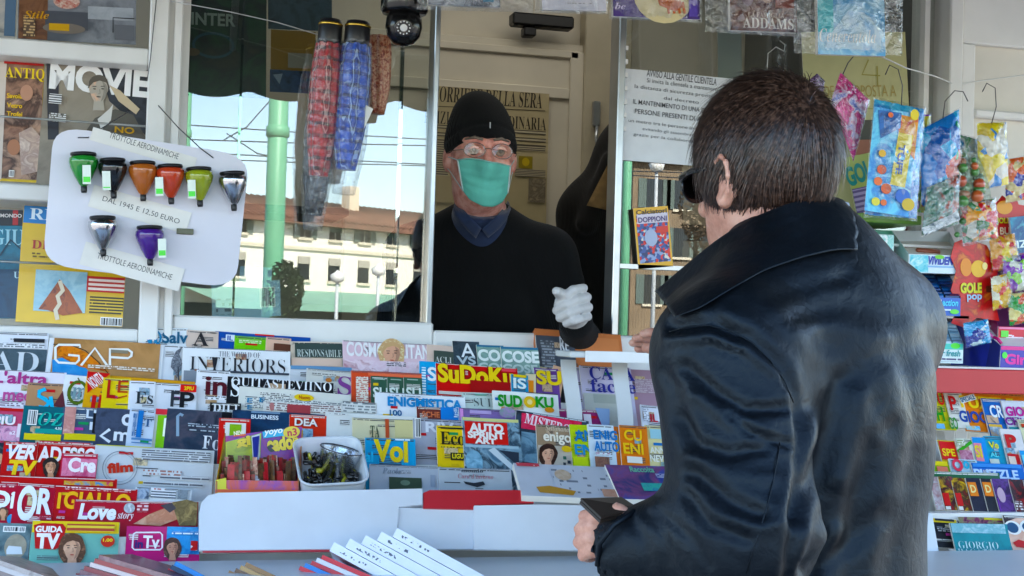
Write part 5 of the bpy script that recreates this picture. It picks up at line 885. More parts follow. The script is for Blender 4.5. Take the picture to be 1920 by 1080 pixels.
heap('red_sweets', 'heap of dark red sweets in the clear cup', [plast('#7a1a20'), plast('#9a2a2c'), plast('#5a1418')], 60, pl1, lambda q: q.lathe([(.0015, -.004), (.005, -.0015), (.005, .0015), (.0015, .004)], 7))
def pl2(i): return TR @ Matrix.Translation((rnd.uniform(-.046, .046), rnd.uniform(-.058, .05), .024+rnd.random()*.026)) @ Matrix.Rotation(rnd.uniform(0, 3.1), 4, Vector((rnd.random(), rnd.random(), rnd.random()+.2)).normalized())
heap('dark_sweets', 'heap of black and yellow wrapped sweets in the plastic tub', [plast(c_) for c_ in ('#101012', '#17181a', '#0c0c0e', '#b8b02a', '#141416', '#1c1c1e')], 150, pl2, lambda q: q.box(-.0085, .0085, -.005, .005, -.003, .003, 0, .002))

# ------------------------------------------------------------------ bundles standing on the front ledge
def bundle(label, A, B, n, step, Y, depth, cols, thick=13, printc=None, name='magazine_stack', tilt=.5):
    P_ = at(*A, Y); Q_ = at(*B, Y-.06); e1 = (Q_-P_).normalized(); e3 = Vector((-.35, .95, .05)).normalized(); e3 = (e3-e1*e3.dot(e1)).normalized(); e2 = e3.cross(e1); e2 = e2 if e2.z > 0 else -e2; L_ = (Q_-P_).length; tm = thick/FPX*2.3; o = empty(name, P_, label, 'stack', 'stacks on the front ledge')
    for i in range(n):
        sh = e1*(step[0]*i/FPX*2.3)-e2*(tm*1.06*i)+e3*(.002*((i*7) % 3)); vs = [sh+e1*a_*L_+e3*b_*depth-e2*c_*tm for c_ in (0, 1) for a_, b_ in ((0, 0), (1, 0), (1, 1), (0, 1))]
        m_ = cols[i % len(cols)]; m_ = paper(m_) if isinstance(m_, str) else m_
        c_ = MB().add(vs, [(0, 1, 2, 3), (7, 6, 5, 4), (0, 4, 5, 1), (1, 5, 6, 2), (2, 6, 7, 3), (3, 7, 4, 0)]).obj('copy', m_, o)
        if printc:
            vs = [sh+e1*a_*L_-e3*.0006-e2*b_*tm for a_, b_ in ((.06, .38), (.30, .38), (.30, .66), (.06, .66))]; MB().add(vs, [(3, 2, 1, 0)]).obj('spine_lettering', art([cols[0], cols[0], printc, cols[0]], 330, 1, 'cells'), c_)
    return o
bundle('stack of white spined books fanned on the ledge', (745, 990), (960, 1108), 5, (-22, 0), 2.22, .12, ['#dfe3ee'], 18, '#4a5060')
bundle('stack of red and blue spined magazines on the ledge', (605, 1040), (720, 1090), 5, (-8, 0), 2.24, .10, ['#b8343c', '#c8c8d0', '#a82c38', '#2f6fae'], 8)
bundle('stack of brown spined magazines on the ledge', (462, 1054), (560, 1100), 4, (-8, 0), 2.24, .08, ['#8a6a48', '#a88a62', '#6a5038'], 8)
bundle('stack of blue spined comics on the ledge', (330, 1052), (420, 1098), 4, (-5, 0), 2.24, .08, ['#2a78b4', '#20344a', '#b8323a', '#3a90c8'], 8)
bundle('thick stack of dark red magazines on the ledge', (186, 1040), (330, 1082), 7, (-7, 0), 2.24, .11, [art(['#6a4048', '#8a6a6c', '#5a2a34'], 20, 2), '#8a2430', '#c8b8b8', '#7a2030'], 8)
bundle('low stack of grey brown magazines at the ledge corner', (-30, 1040), (130, 1096), 6, (-6, 0), 2.24, .11, [art(['#8a8078', '#a89c98', '#6a5f60'], 20, 4), '#b8b0b0', '#7a6a6a'], 8)
# ------------------------------------------------------------------ right end: red shelf, magazines, sweets, toys
red_e = paint('#bf1f2a', .35, .06, 8, name='red_laminate')
q0 = at(1735, 690, 2.70); q1 = at(1757, 733, 2.70)
sw = empty('sweet_shelf', (q0.x, 2.7, q0.z), 'red edged white shelf unit of sweets beside the customer', 'shelf'); sw.location = (0, 0, 0)
zt = at(1840, 692, 2.70).z; zb_ = at(1840, 738, 2.70).z
box('red_edge', q0.x-.3, 2.75, 2.694, 2.706, zb_, zt, red_e, sw, .002)
box('shelf_board', q0.x-.3, 2.75, 2.7065, 2.965, zt-.012, zt+.004, white_p, sw)
for yy, Ya, nm in ((560, 2.80, 'tier'), (430, 2.86, 'tier')): z_ = at(1740, yy+30, Ya).z; box(nm, at(1590, yy, Ya).x, at(1815, yy, Ya).x, Ya-.005, 2.965, z_-.006, z_, white_p, sw)
z_ = at(1650, 412, 2.86).z; box('green_tier', at(1590, 405, 2.86).x, at(1702, 405, 2.86).x, 2.80, 2.965, z_-.012, z_+.008, paint('#6f9c3a', .4), sw, .002)
zr = at(1840, 966, 2.50).z; box('lower_rail', at(1735, 966, 2.50).x, 2.75, 2.49, 2.52, zr-.006, zr+.006, white_p, sw)

def carton(label, front, back, Y, depth, fcol, scol, rows=0, pcols=(), txt=None, name='sweet_carton', group='cartons of sweets on the tiers', inner_='#d8d0c8'):
    """open display carton: front face quad (x0,y0,x1,y1) in the picture at depth Y, rear top edge at picture height back"""
    x0, y0, x1, y1 = front; o = empty(name, at((x0+x1)/2, y1, Y), label, 'carton', group); c = Vector(o.location)
    fs_ = Sheet('front_face', None, None, (0, Y, c.z), NV, (x0, y0), (x1, y0+(x1-x0)*.035), (x0, y1), fcol, thick=.003); sub(fs_, o)
    FL, FR, BL_, BR_ = at(x0, y0, Y)-c, at(x1, y0+2, Y)-c, at(back[0], back[2], Y+depth)-c, at(back[1], back[2]+2, Y+depth)-c; zf = at(x0, y1, Y).z-c.z
    for nm, (A, B) in (('side_face', (FL, BL_)), ('side_face', (FR, BR_)), ('back_face', (BL_, BR_))):
        vs = [A, B, Vector((B.x, B.y, zf)), Vector((A.x, A.y, zf))]; d_ = Vector((.0015, .0015, 0)); MB().add(vs+[v+d_ for v in vs], [(0, 1, 2, 3), (7, 6, 5, 4), (0, 4, 5, 1), (1, 5, 6, 2), (2, 6, 7, 3), (3, 7, 4, 0)]).obj(nm, scol if not isinstance(scol, str) else paper(scol), o)
    dn = Vector((0, 0, -.012)); vs = [FL+dn, FR+dn, BR_+dn*2, BL_+dn*2]; MB().add(vs, [(0, 1, 2, 3)]).obj('liner', paper(inner_), o)
    for i in range(rows):
        for j in range(3):
            u0, u1, v = j/3+.02, (j+1)/3-.02, (i+.5)/rows; hv = .36/rows
            def pt(u, vv, up_): return (FL*(1-u)+FR*u)*(1-vv)+(BL_*(1-u)+BR_*u)*vv+Vector((0, 0, up_))
            vs = [pt(u0, v-hv, -.006), pt(u1, v-hv, -.006), pt(u1, v+hv, -.006), pt(u0, v+hv, -.006), pt(u0, v-hv*.8, .002), pt(u1, v-hv*.8, .002), pt(u1, v+hv, .002), pt(u0, v+hv, .002)]
            pk = MB().add(vs, [(0, 3, 2, 1), (4, 5, 6, 7), (0, 1, 5, 4), (1, 2, 6, 5), (2, 3, 7, 6), (3, 0, 4, 7)]).obj('gum_pack', paper(pcols[(i+j) % len(pcols)], .25)); pk.location = c
            tag(pk, 'foil gum pack lying in the '+label, 'gum pack', 'gum packs in the '+label)
    return o, fs_
_, f_ = carton('white carton with a curved lettered front', (1704, 476, 1801, 511), (1672, 1780, 432), 2.80, .10, '#d4e4ec', '#c9cfd2', 0)
f_.rect(1706, 478, 1740, 510, art(['#4fb0c4', '#8fd0d8', '#d8eef2'], 60, 1)); f_.text('ViViDENT', 1740, 481, 1796, 497, '#23389a', 'ital', .02); f_.ell(1752, 478, 1770, 486, '#7ac04a'); f_.rect(1738, 499, 1798, 502, '#8fb4d8')
o = tag(MB().lathe([(.004, -.028), (.006, -.026), (.006, .026), (.004, .028)], 12).obj('chocolate_stick', paint('#8a4a34', .4)), 'brown stick of sweets lying in the open carton', 'sweet'); o.location = at(1740, 466, 2.84)+Vector((0, 0, -.006)); o.rotation_euler = (0, rad(92), rad(-6))
o, f_ = carton('mint green twin pack', (1608, 438, 1676, 491), (1606, 1672, 430), 2.80, .07, '#dfe9e8', '#7fb8a8', 0); f_.rect(1609, 440, 1640, 489, art(['#7fc4c0', '#c8e4e0', '#4fa0a8'], 50, 2)); f_.rect(1642, 440, 1675, 489, art(['#d8ecec', '#8fcac4', '#eef4f2'], 50, 3)); f_.rect(1646, 470, 1670, 484, '#c85a7a'); f_.text('fresh', 1612, 460, 1638, 470, '#eaf4f4', 'ital')
_, f_ = carton('blue carton of chewing gum', (1712, 556, 1801, 590), (1696, 1780, 514), 2.78, .11, '#2a5fb4', '#2a4f94', 7, ('#1d3f78', '#2a5a94', '#16305c')); f_.rect(1713, 557, 1736, 589, art(['#6fb8dc', '#a8d8ec', '#3a8cc4'], 50, 2)); f_.text('AIR', 1738, 560, 1766, 577, '#eef4fa', 'ital', .02); f_.text('action', 1766, 562, 1796, 574, '#6fd0ea', 'ital'); f_.rect(1738, 579, 1782, 582, '#cfe0f0'); f_.ell(1780, 580, 1797, 589, '#7ad66a')
_, f_ = carton('pale mint carton of chewing gum', (1744, 642, 1806, 680), (1728, 1790, 602), 2.76, .10, '#d8e6e8', '#b8ccd0', 7, ('#8fb0c4', '#b8d0dc', '#7a9cb4')); f_.rect(1744, 642, 1806, 655, '#5fc0b4'); f_.ell(1782, 643, 1800, 654, '#6ad860'); f_.text('Air fresh', 1752, 656, 1800, 668, '#2a8f94', 'ital'); f_.lines(1750, 670, 1802, 678, '#d8e6e8', '#4a4470', .007, .5)
_, f_ = carton('deep blue carton lined in white', (1876, 648, 1960, 696), (1792, 1900, 572), 2.74, .16, '#3a3a9c', paint('#1c2278', .35), 0, inner_='#e4e2e4'); f_.text('Girls', 1884, 664, 1940, 684, '#d84a9a', 'bold', .02); f_.rect(1876, 650, 1960, 657, '#d44a8a'); f_.ell(1878, 660, 1888, 672, '#6ad86a')
A, B, C, D = at(1783, 590, 2.90), at(1877, 650, 2.742), at(1877, 696, 2.742), at(1783, 690, 2.90); o = MB().add([A, B, C, D]+[v+Vector((.002, .002, 0)) for v in (A, B, C, D)], [(3, 2, 1, 0), (4, 5, 6, 7), (0, 1, 5, 4), (1, 2, 6, 5), (2, 3, 7, 6), (3, 0, 4, 7)]).obj('display_card', art(['#1f2684', '#2a3296', '#1a1f6c'], 8, 1)); tag(o, 'deep blue display card leaning against the sweet carton', 'card')
for i in range(5):
    a_, b_ = at(1795+i*17, 588+i*11, 2.885-.028*i), at(1810+i*17, 600+i*11, 2.87-.028*i); q = MB().tube([a_, (a_+b_)/2+Vector((0, 0, .003)), b_], .004, 6).obj('edge_motif', paper(['#d44a9a', '#c83a7a', '#e07ab8'][i % 3]), o)
_, f_ = carton('blue and pink carton of pencil sweets', (1872, 612, 1960, 650), (1822, 1930, 470), 2.80, .14, '#c8284a', '#8a2a5a', 0, inner_='#5a2a50'); f_.text('Fizzy', 1884, 628, 1930, 644, '#f0e0ea', 'ital', .02); f_.rect(1872, 613, 1960, 618, '#e890b8'); f_.rect(1876, 620, 1890, 632, '#7ad66a')
for i in range(9):
    a_, b_ = at(1838+i*9, 468+i*11, 2.93-.012*i), at(1900+i*10, 540+i*9, 2.86-.008*i); tag(MB().tube([a_, b_], .0045, 7).obj('pencil_sweet', plast(['#6a2a5a', '#8a3a64', '#2a3a8a', '#7a3050'][i % 4])), 'violet pencil shaped sweet leaning in the pink carton', 'sweet', 'pencil sweets in the pink carton')
def star_card(label, pts, Y, col, name='star_card'):
    q = [at(x, y, Y) for x, y in pts]; k = len(q); vs = [v[:] for v in q]+[(v.x, v.y+.003, v.z) for v in q]
    return tag(MB().add(vs, [tuple(range(k-1, -1, -1)), tuple(range(k, 2*k))]+[(i, (i+1) % k, k+(i+1) % k, k+i) for i in range(k)]).obj(name, col), label, 'card', 'red star edged cards')
def burst(cx, cy, rx, ry, n=15, k=.82): return [(cx+(rx if i % 2 == 0 else rx*k)*math.cos(math.pi*i/n), cy+(ry if i % 2 == 0 else ry*k)*math.sin(math.pi*i/n)) for i in range(2*n)]
a = Sheet('star_card', 'tall red wavy edged display card with yellow bubble lettering', 'card', (0, 2.795, 0), NV, (1788, 452), (1880, 452), (1788, 600), '#b81f28', thick=.002, group='red star edged cards'); 
lp = [a.L(*p) for p in [(1790, 455), (1812, 446), (1850, 460), (1872, 500), (1864, 556), (1874, 602), (1832, 596), (1808, 614), (1784, 606), (1796, 574), (1783, 544), (1793, 508), (1783, 482)]]; k = len(lp); a.root.data = MB().add([(x, y, 0) for x, y in lp]+[(x, y, -.002) for x, y in lp], [tuple(range(k-1, -1, -1)), tuple(range(k, 2*k))]+[(i, (i+1) % k, k+(i+1) % k, k+i) for i in range(k)]).mesh('star_card', [art(['#b01c24', '#c42a2a', '#a01820', '#c8782a'], 22, 2)])
a.ell(1800, 484, 1822, 518, '#d8902c'); a.ell(1820, 488, 1848, 520, '#e2b838'); a.text('GOLE', 1800, 530, 1840, 550, '#d8d23a', 'bold', .03, outline='#3a5a1a'); a.text('pop', 1812, 552, 1840, 566, '#a8c8e0', 'bold'); a.rect(1848, 536, 1866, 548, '#5a2a20'); a.ell(1840, 492, 1850, 506, '#f0e0a0')
a = Sheet('star_card', 'smaller red star card with a yellow face near the door', 'card', (0, 2.83, 0), NV, (1856, 372), (1920, 372), (1856, 446), '#b8261f', thick=.002, group='red star edged cards')
lp = [a.L(*p) for p in burst(1886, 410, 46, 44, 11, .8)]; k = len(lp); a.root.data = MB().add([(x, y, 0) for x, y in lp]+[(x, y, -.002) for x, y in lp], [tuple(range(k-1, -1, -1)), tuple(range(k, 2*k))]+[(i, (i+1) % k, k+(i+1) % k, k+i) for i in range(k)]).mesh('star_card', [paper('#b8261f')])
a.ell(1868, 376, 1898, 402, '#d8a03a'); a.text('JOLLY', 1868, 408, 1900, 422, '#e0d04a', 'bold', .02, outline='#2a4a2a'); a.text('BUM', 1874, 426, 1904, 440, '#e8d8c0', 'bold')
a = Sheet('sweet_packet', 'teal and navy sweet packet at the picture edge', 'packet', (0, 2.80, 0), NV, (1893, 408), (1960, 400), (1888, 478), art(['#3a9ab0', '#2a6f94', '#1f4a7a', '#7ac0c8'], 14, 2), thick=.006); a.text('FIZZ', 1896, 450, 1940, 464, '#dff0f4', 'bold')

# hanging toy pouches
def pouch(label, quad, Y, mat, seed, bulge=.02, txt=(), hook=None, name='toy_pouch'):
    c = sum((at(*p, Y) for p in quad), Vector())/4; o = empty(name, c, label, 'toy bag', 'toy bags hanging by the door')
    crinkle('pouch', quad, Y, mat, o, 20, 26, bulge, .006, seed, True, c)
    if name == 'toy_pouch' and mat is not bag_film: crinkle('wrapper_film', [(x+(x-sum(p[0] for p in quad)/4)*.06, y+(y-sum(p[1] for p in quad)/4)*.05) for x, y in quad], Y-.004, bag_film, o, 18, 22, bulge*1.25+.004, .009, seed+20, False, c)
    if hook:
        p_ = [at(x, y, Y)-c for x, y in hook]; MB().tube(p_, .0012, 6).obj('hook', hang, o)
    return o, c
foil = lambda cols, sc, sd, kd='noise': art(cols, sc, sd, kd, .2)
o, c = pouch('blue toy pouch with a vertical yellow title strip and orange bubbles', [(1640, 186), (1733, 205), (1718, 410), (1622, 402)], 2.72, foil(['#3f9fd0', '#6fc0e0', '#2a6fb8', '#8fd4e8'], 12, 1), 1, .016, hook=[(1690, 200), (1692, 160), (1684, 130), (1668, 122), (1660, 140)])
s_ = Sheet('print_layer', None, None, (0, 2.703, 0), NV, (1640, 200), (1722, 214), (1632, 396), art(['#4aa6d4', '#7cc8e4', '#2f7cc0', '#a0dcea'], 14, 1), thick=.0006); sub(s_, o)
s_.poly([(1682, 214), (1722, 222), (1714, 300), (1686, 262)], art(['#c8402a', '#e0a82c', '#b83028'], 30, 2)); s_.poly([(1646, 206), (1690, 212), (1688, 240), (1650, 260)], art(['#1f4f94', '#2a6ab0', '#16386c'], 30)); s_.rect(1676, 250, 1704, 350, '#dcc82c', rot=rad(-4)); s_.text('TUFF', 1662, 292, 1712, 306, '#23418c', 'bold', .02, rot=rad(-92)); s_.ell(1706, 205, 1722, 226, '#e2cf4a')
for ex_, ey_, er_, ec_ in ((1652, 318, 9, '#c8602c'), (1645, 340, 8, '#d8743a'), (1660, 354, 10, '#c86430'), (1655, 380, 6, '#d0702c'), (1640, 378, 8, '#d8cf6a'), (1668, 216, 5, '#d8742c'), (1652, 288, 7, '#d8b04a'), (1690, 368, 14, '#2a62b4'), (1700, 384, 12, '#c8b05a')): s_.ell(ex_-er_, ey_-er_, ex_+er_, ey_+er_, ec_, 'printed_bubble', 12)
pouch('bright pink pointed toy pouch beside the customer head', [(1576, 136), (1630, 188), (1600, 302), (1558, 190)], 2.76, foil(['#c02f7c', '#d85a9a', '#a82868', '#d8c8e0', '#5a6ab0'], 26, 2), 2, .012, hook=[(1580, 140), (1590, 118), (1600, 106)])
pouch('dark purple pouch tip peeking over the customer head', [(1508, 158), (1532, 138), (1546, 152), (1540, 196)], 2.76, foil(['#3a2a48', '#5a3a6a', '#a894b4', '#2a1f38'], 40, 3), 3, .006)
pouch('sea blue toy pouch with green and grey printing', [(1726, 244), (1798, 205), (1802, 352), (1728, 388)], 2.75, foil(['#1f7cc4', '#2fa0d0', '#3a9a5a', '#c8645a', '#1a5aa4', '#9adcea'], 30, 4, 'cells'), 4, .016, hook=[(1768, 222), (1772, 190), (1790, 170), (1806, 172), (1815, 190)])
pouch('yellow and blue toy pouch in front of the white door', [(1832, 232), (1886, 229), (1891, 345), (1834, 356)], 2.78, foil(['#e0c81c', '#e8d83a', '#2a88c8', '#e0dcd0', '#d0b81c'], 38, 5, 'cells'), 5, .014, hook=[(1858, 236), (1868, 200), (1866, 165), (1850, 156), (1842, 172)])
pouch('dark striped pouch with a paper foot hanging below the blue one', [(1738, 352), (1800, 326), (1796, 420), (1728, 442)], 2.735, foil(['#2a4a3c', '#3a6a50', '#8a9a94', '#a04a3a', '#1f3a34'], 24, 6), 6, .010)
pouch('folded white strip at the foot of the dark pouch', [(1728, 428), (1796, 396), (1800, 412), (1734, 442)], 2.722, foil(['#c8ccd0', '#e0e2e4', '#5a6a74'], 40, 7), 7, .003, name='paper_tail')
pouch('lime and violet toy pouch hidden behind the sea blue one', [(1700, 210), (1745, 216), (1740, 400), (1702, 396)], 2.79, foil(['#6ab03a', '#8a4ac0', '#e0d830', '#2a6ab0'], 45, 8, 'cells'), 8, .010)
pouch('clear bag of red and gold toys above the gum cartons', [(1800, 380), (1866, 372), (1870, 446), (1806, 456)], 2.74, foil(['#c83020', '#e0a030', '#1f6a34', '#d8d0c0', '#8a2018'], 60, 9, 'cells'), 9, .014)
pouch('orange and navy pouch hanging beside the yellow one', [(1884, 300), (1930, 292), (1932, 372), (1886, 380)], 2.80, foil(['#e0742a', '#2a3a9a', '#e0d0a0', '#c83a5a'], 50, 10, 'cells'), 10, .012)
pouch('silver and green toy pouch behind the ball nets', [(1788, 250), (1834, 262), (1836, 388), (1790, 380)], 2.81, foil(['#9aa8a4', '#3a8a5a', '#c8ccc8', '#2a6a94'], 26, 11), 11, .012)
for lab, qd, Yp, cols, sd in (('gold and crimson foil sweet bag beside the pencil carton', [(1854, 446), (1902, 438), (1912, 500), (1862, 510)], 2.785, ['#d8a020', '#c02030', '#e8d060', '#7a1420'], 31), ('violet and lime foil sweet bag at the picture edge', [(1880, 482), (1928, 476), (1930, 542), (1884, 550)], 2.775, ['#7a2aa0', '#9ad030', '#e0e0d0', '#4a1a70'], 32), ('red and yellow foil sweet bag above the pink carton', [(1858, 520), (1892, 512), (1898, 574), (1862, 582)], 2.77, ['#d02818', '#e8c020', '#f0e8d0', '#90180c'], 33), ('cyan and navy foil sweet bag at the foot of the red card', [(1806, 606), (1852, 598), (1858, 642), (1812, 652)], 2.745, ['#20a0d0', '#18308a', '#e0f0f4', '#1060a0'], 34), ('orange and green foil sweet bag near the pink carton', [(1890, 552), (1932, 546), (1934, 604), (1893, 610)], 2.765, ['#e07018', '#2a9a48', '#f0e0a0', '#b04a10'], 35)):
    pouch(lab, qd, Yp, foil(cols, 55, sd, 'cells'), sd, .012)
pouch('crumpled clear wrapper at the foot of the ball nets', [(1800, 420), (1846, 412), (1856, 452), (1806, 462)], 2.73, bag_film, 12, .010, name='plastic_wrapper')
for k_, (xa, ya, xb, yb, lab) in enumerate(((1806, 290, 1800, 440, 'first long net of green and orange balls'), (1826, 300, 1848, 436, 'second long net of green and orange balls leaning outward'))):
    c = at(xa, ya, 2.76); o = empty('ball_net', c, lab, 'toy bag', 'toy bags hanging by the door'); rnd = random.Random(k_+3)
    for i in range(13):
        t_ = i/12; r_ = .006+.008*math.sin(math.pi*min(1, t_*1.1)); p_ = at(xa+(xb-xa)*t_+rnd.uniform(-14, 14)*t_, ya+(yb-ya)*t_, 2.75+rnd.uniform(-.015, .015))-c; MB().lathe([(r_*math.cos(a_), r_*math.sin(a_)) if False else (max(.0004, r_*math.cos(a_)), r_*math.sin(a_)) for a_ in [(-90+18*j)*math.pi/180 for j in range(11)]], 14, p_).obj('ball', plast(['#3a7a34', '#c8602a', '#4a8a3c', '#2a5a30', '#b84a24'][i % 5], .3), o)
    q0_, q1_ = at(xa, ya-10, 2.755)-c, at(xb, yb+5, 2.755)-c
    vs = []; nn_ = 14
    for i in range(11):
        t_ = i/10; r_ = .004+.020*math.sin(math.pi*min(1, t_*.95+.02))**.7; p_ = q0_*(1-t_)+q1_*t_; vs += [p_+Vector((r_*math.cos(2*math.pi*j/nn_), r_*math.sin(2*math.pi*j/nn_), 0)) for j in range(nn_)]
    MB().add(vs, [(i*nn_+j, i*nn_+(j+1) % nn_, (i+1)*nn_+(j+1) % nn_, (i+1)*nn_+j) for i in range(10) for j in range(nn_)], 0, True).obj('net', film_mat('net_film', .8, '#cfe0c8', .2, 1.0, 120), o)
wire('beaded wire strung from the bagged books to the white door post', [at(1640, 100, 2.75), at(1700, 128, 2.8), at(1750, 142, 2.88), at(1790, 158, 2.95), at(1925, 140, 2.9)], .0016, paint('#d0d0cc', .3))
wire('open wire hook above the customer head', [at(1438, 138, 2.95), at(1440, 100, 2.95), at(1455, 88, 2.95), at(1470, 96, 2.95), at(1472, 84, 2.95), at(1462, 76, 2.95)], .0012, paint('#c8c8c4', .3))

# ------------------------------------------------------------------ magazines below the red shelf
GR = 'puzzle magazines below the red shelf'
def rm(label, x0, y0, x1, y1, s, col, h=.10, **k): k.setdefault('group', GR); return mg(label, x0, y0, x1, y1, s, col, h, **k)
a = rm('yellow green puzzle magazine partly behind the customer jacket', 1735, 728, 1774, 730, .105, '#c8c43a'); a.text('U', 1757, 738, 1768, 760, '#c83a2a', 'bold'); a.text('H', 1755, 764, 1768, 790, '#3a8a3a', 'bold'); a.rect(1752, 796, 1772, 822, '#7ab0d8')
a = rm('white puzzle magazine with red and green letters on its spine', 1767, 724, 1800, 726, .112, '#dcdcd6'); a.text('P', 1779, 744, 1792, 770, '#b83038', 'bold'); a.text('GO', 1778, 784, 1794, 806, '#4a8a4a', 'bold'); a.lines(1770, 730, 1777, 815, '#dcdcd6', '#b84a4a', .006)
a = rm('orange puzzle magazine with yellow and blue capitals', 1792, 731, 1935, 741, .110, '#d8862a'); a.text('PUZZLE', 1800, 746, 1900, 768, '#e8cf2a', 'bold', .01); a.text('GIOCO', 1798, 773, 1866, 794, '#2a4a94', 'bold', .01); a.rect(1797, 800, 1838, 826, art(['#4a98c8', '#8fc8e0', '#c8b890'], 50, 2)); a.rect(1796, 744, 1828, 754, '#e8eef2', rot=rad(18)); a.text('SPECIALE', 1798, 745, 1826, 753, '#2a6a94', 'bold', rot=rad(18)); a.lines(1835, 738, 1915, 744, '#d8862a', '#7a4a1a')
a = rm('blue crossword magazine with white capitals', 1839, 747, 1884, 750, .120, '#2a68b0'); a.text('CRIP', 1855, 762, 1892, 784, '#e6eef4', 'bold'); a.rect(1844, 797, 1880, 824, '#d8b46a'); a.rect(1850, 802, 1878, 824, art(['#e2dcd0', '#8aa4b8', '#c8a070'], 60))
a = rm('white crossword magazine with magenta capitals', 1876, 751, 1960, 755, .126, '#d6dce4'); a.text('GIOCHI', 1885, 765, 1948, 782, '#b03a8a', 'bold', .01); a.text('CHIARI', 1884, 785, 1944, 799, '#7a3a8a', 'bold', .01); a.rect(1884, 802, 1910, 808, '#3a8a94')
a = rm('cream puzzle magazine with a red stripe at the picture edge', 1908, 786, 1960, 788, .140, '#d8d8b8'); a.rect(1914, 796, 1950, 802, '#b84a3a')
a = rm('yellow magazine with a red title band', 1757, 824, 1794, 826, .150, '#d8b82c'); a.rect(1762, 829, 1792, 862, '#c83a2a'); a.text('SPE', 1766, 842, 1790, 856, '#e8d04a', 'bold'); a.rect(1754, 834, 1761, 860, '#6ab0c8')
a = rm('pale puzzle magazine with a green pencil', 1790, 822, 1825, 824, .154, '#d8dccc'); a.stroke([(1795, 848), (1820, 830)], 6, '#4a9a3a'); a.rect(1796, 846, 1822, 866, art(['#8a3a5a', '#d0a8b8'], 60)); a.lines(1792, 826, 1806, 838, '#d8dccc', '#7a8a3a')
a = rm('blue and pink magazine with sideways red letters', 1821, 820, 1845, 822, .158, '#3a8ac8'); a.rect(1825, 832, 1842, 864, '#d88a9a'); a.text('SI', 1828, 836, 1840, 858, '#d8c83a', 'bold')
a = rm('turquoise puzzle magazine with small yellow letters', 1842, 818, 1876, 820, .152, '#3a9ab8'); a.text('Ve', 1852, 830, 1870, 842, '#d8d04a', 'bold'); a.text('AL', 1855, 850, 1870, 858, '#7ad0d8', 'bold'); a.rect(1846, 862, 1872, 874, '#c8d0c8')
a = rm('white magazine with one large red capital', 1874, 804, 1912, 806, .160, '#dcd8d8'); a.text('P', 1885, 816, 1905, 840, '#b82a30', 'bold', .03); a.rect(1872, 852, 1912, 880, '#b8323a'); a.rect(1884, 857, 1904, 872, '#d8c8bc')
a = rm('blue booklet at the picture edge below the cream magazine', 1910, 845, 1960, 847, .166, '#3a90c8'); a.rect(1916, 855, 1950, 880, '#7ac0d8')
a = rm('pale blue magazine with pink and cyan rosettes', 1778, 860, 1830, 863, .190, '#b4ccd8'); a.ell(1784, 862, 1804, 884, '#c84a5a', hole=.006); a.ell(1805, 866, 1816, 880, '#4aa8c8', hole=.004)
a = rm('green and yellow puzzle booklet half behind the jacket', 1742, 864, 1782, 866, .186, '#8ab04a'); a.rect(1748, 866, 1776, 874, '#d8c83a'); a.rect(1756, 876, 1776, 886, '#c87a6a')
a = rm('blue puzzle magazine with large pale capitals', 1820, 868, 1916, 872, .196, '#2f62ac'); a.text('PUZZLE', 1826, 882, 1908, 899, '#b8cce8', 'bold', .01); a.rect(1822, 872, 1912, 878, '#4a82c4')
a = rm('dark green folder edge along the comic row', 1748, 884, 1872, 888, .205, '#2a5a3c', .06)
GK = 'dark comic books in the lower row'
for i, (x0, x1, cols, tc) in enumerate(((1742, 1760, ['#c8ccd0', '#8a4a4a'], '#b83038'), (1758, 1784, ['#7a1f1f', '#2a1a1a', '#c8a03a'], '#d8b84a'), (1782, 1812, ['#8a2420', '#3a2a20', '#d8b048'], '#e0c060'), (1810, 1840, ['#1c1c22', '#2a2a3a', '#14141a'], '#d8742c'), (1838, 1860, ['#1a1c24', '#2a2a30', '#14141a'], '#d8742c'), (1858, 1894, ['#2a1f38', '#5a3a7a', '#1a1624'], '#c8b8d8'), (1890, 1922, ['#4a1418', '#1a1416', '#8a2428'], '#d8d0d0'), (1918, 1960, ['#2a2c34', '#c8ccd4', '#1a1a20'], '#d0d4dc'))):
    a = rm(['white and red comic sliver by the jacket', 'first red comic with gold figures', 'second red comic with gold figures', 'black comic with an orange letter panel', 'second black comic with an orange letter panel', 'violet comic with a pale figure', 'dark red comic with white lettering', 'black and white comic at the picture edge'][i], x0, 893+i, x1, 894+i, .212+.003*i, art(cols, 40, i), .072, group=GK)
    if i in (3, 4): a.rect(x0+6, 905, x0+22, 930, '#d8843a'); a.text('D', x0+9, 910, x0+19, 924, '#e8d8a0', 'bold'); a.lines(x0+2, 912, x0+6, 950, '#1c1c22', '#d8c83a', .006)
    elif i in (1, 2): a.rect(x0+6, 925, x0+22, 948, '#b8201f'); a.rect(x0+8, 950, x0+24, 958, '#d8d4d0'); a.rect(x0, 894, x0+4, 962, '#2a6a44')
    elif i == 5: a.ell(x0+12, 915, x0+26, 942, '#b8a0b0'); a.rect(x0+2, 935, x0+16, 958, '#6a3a94')
    else: a.lines(x0+4, 940, x1-4, 956, cols[0], tc, .006)
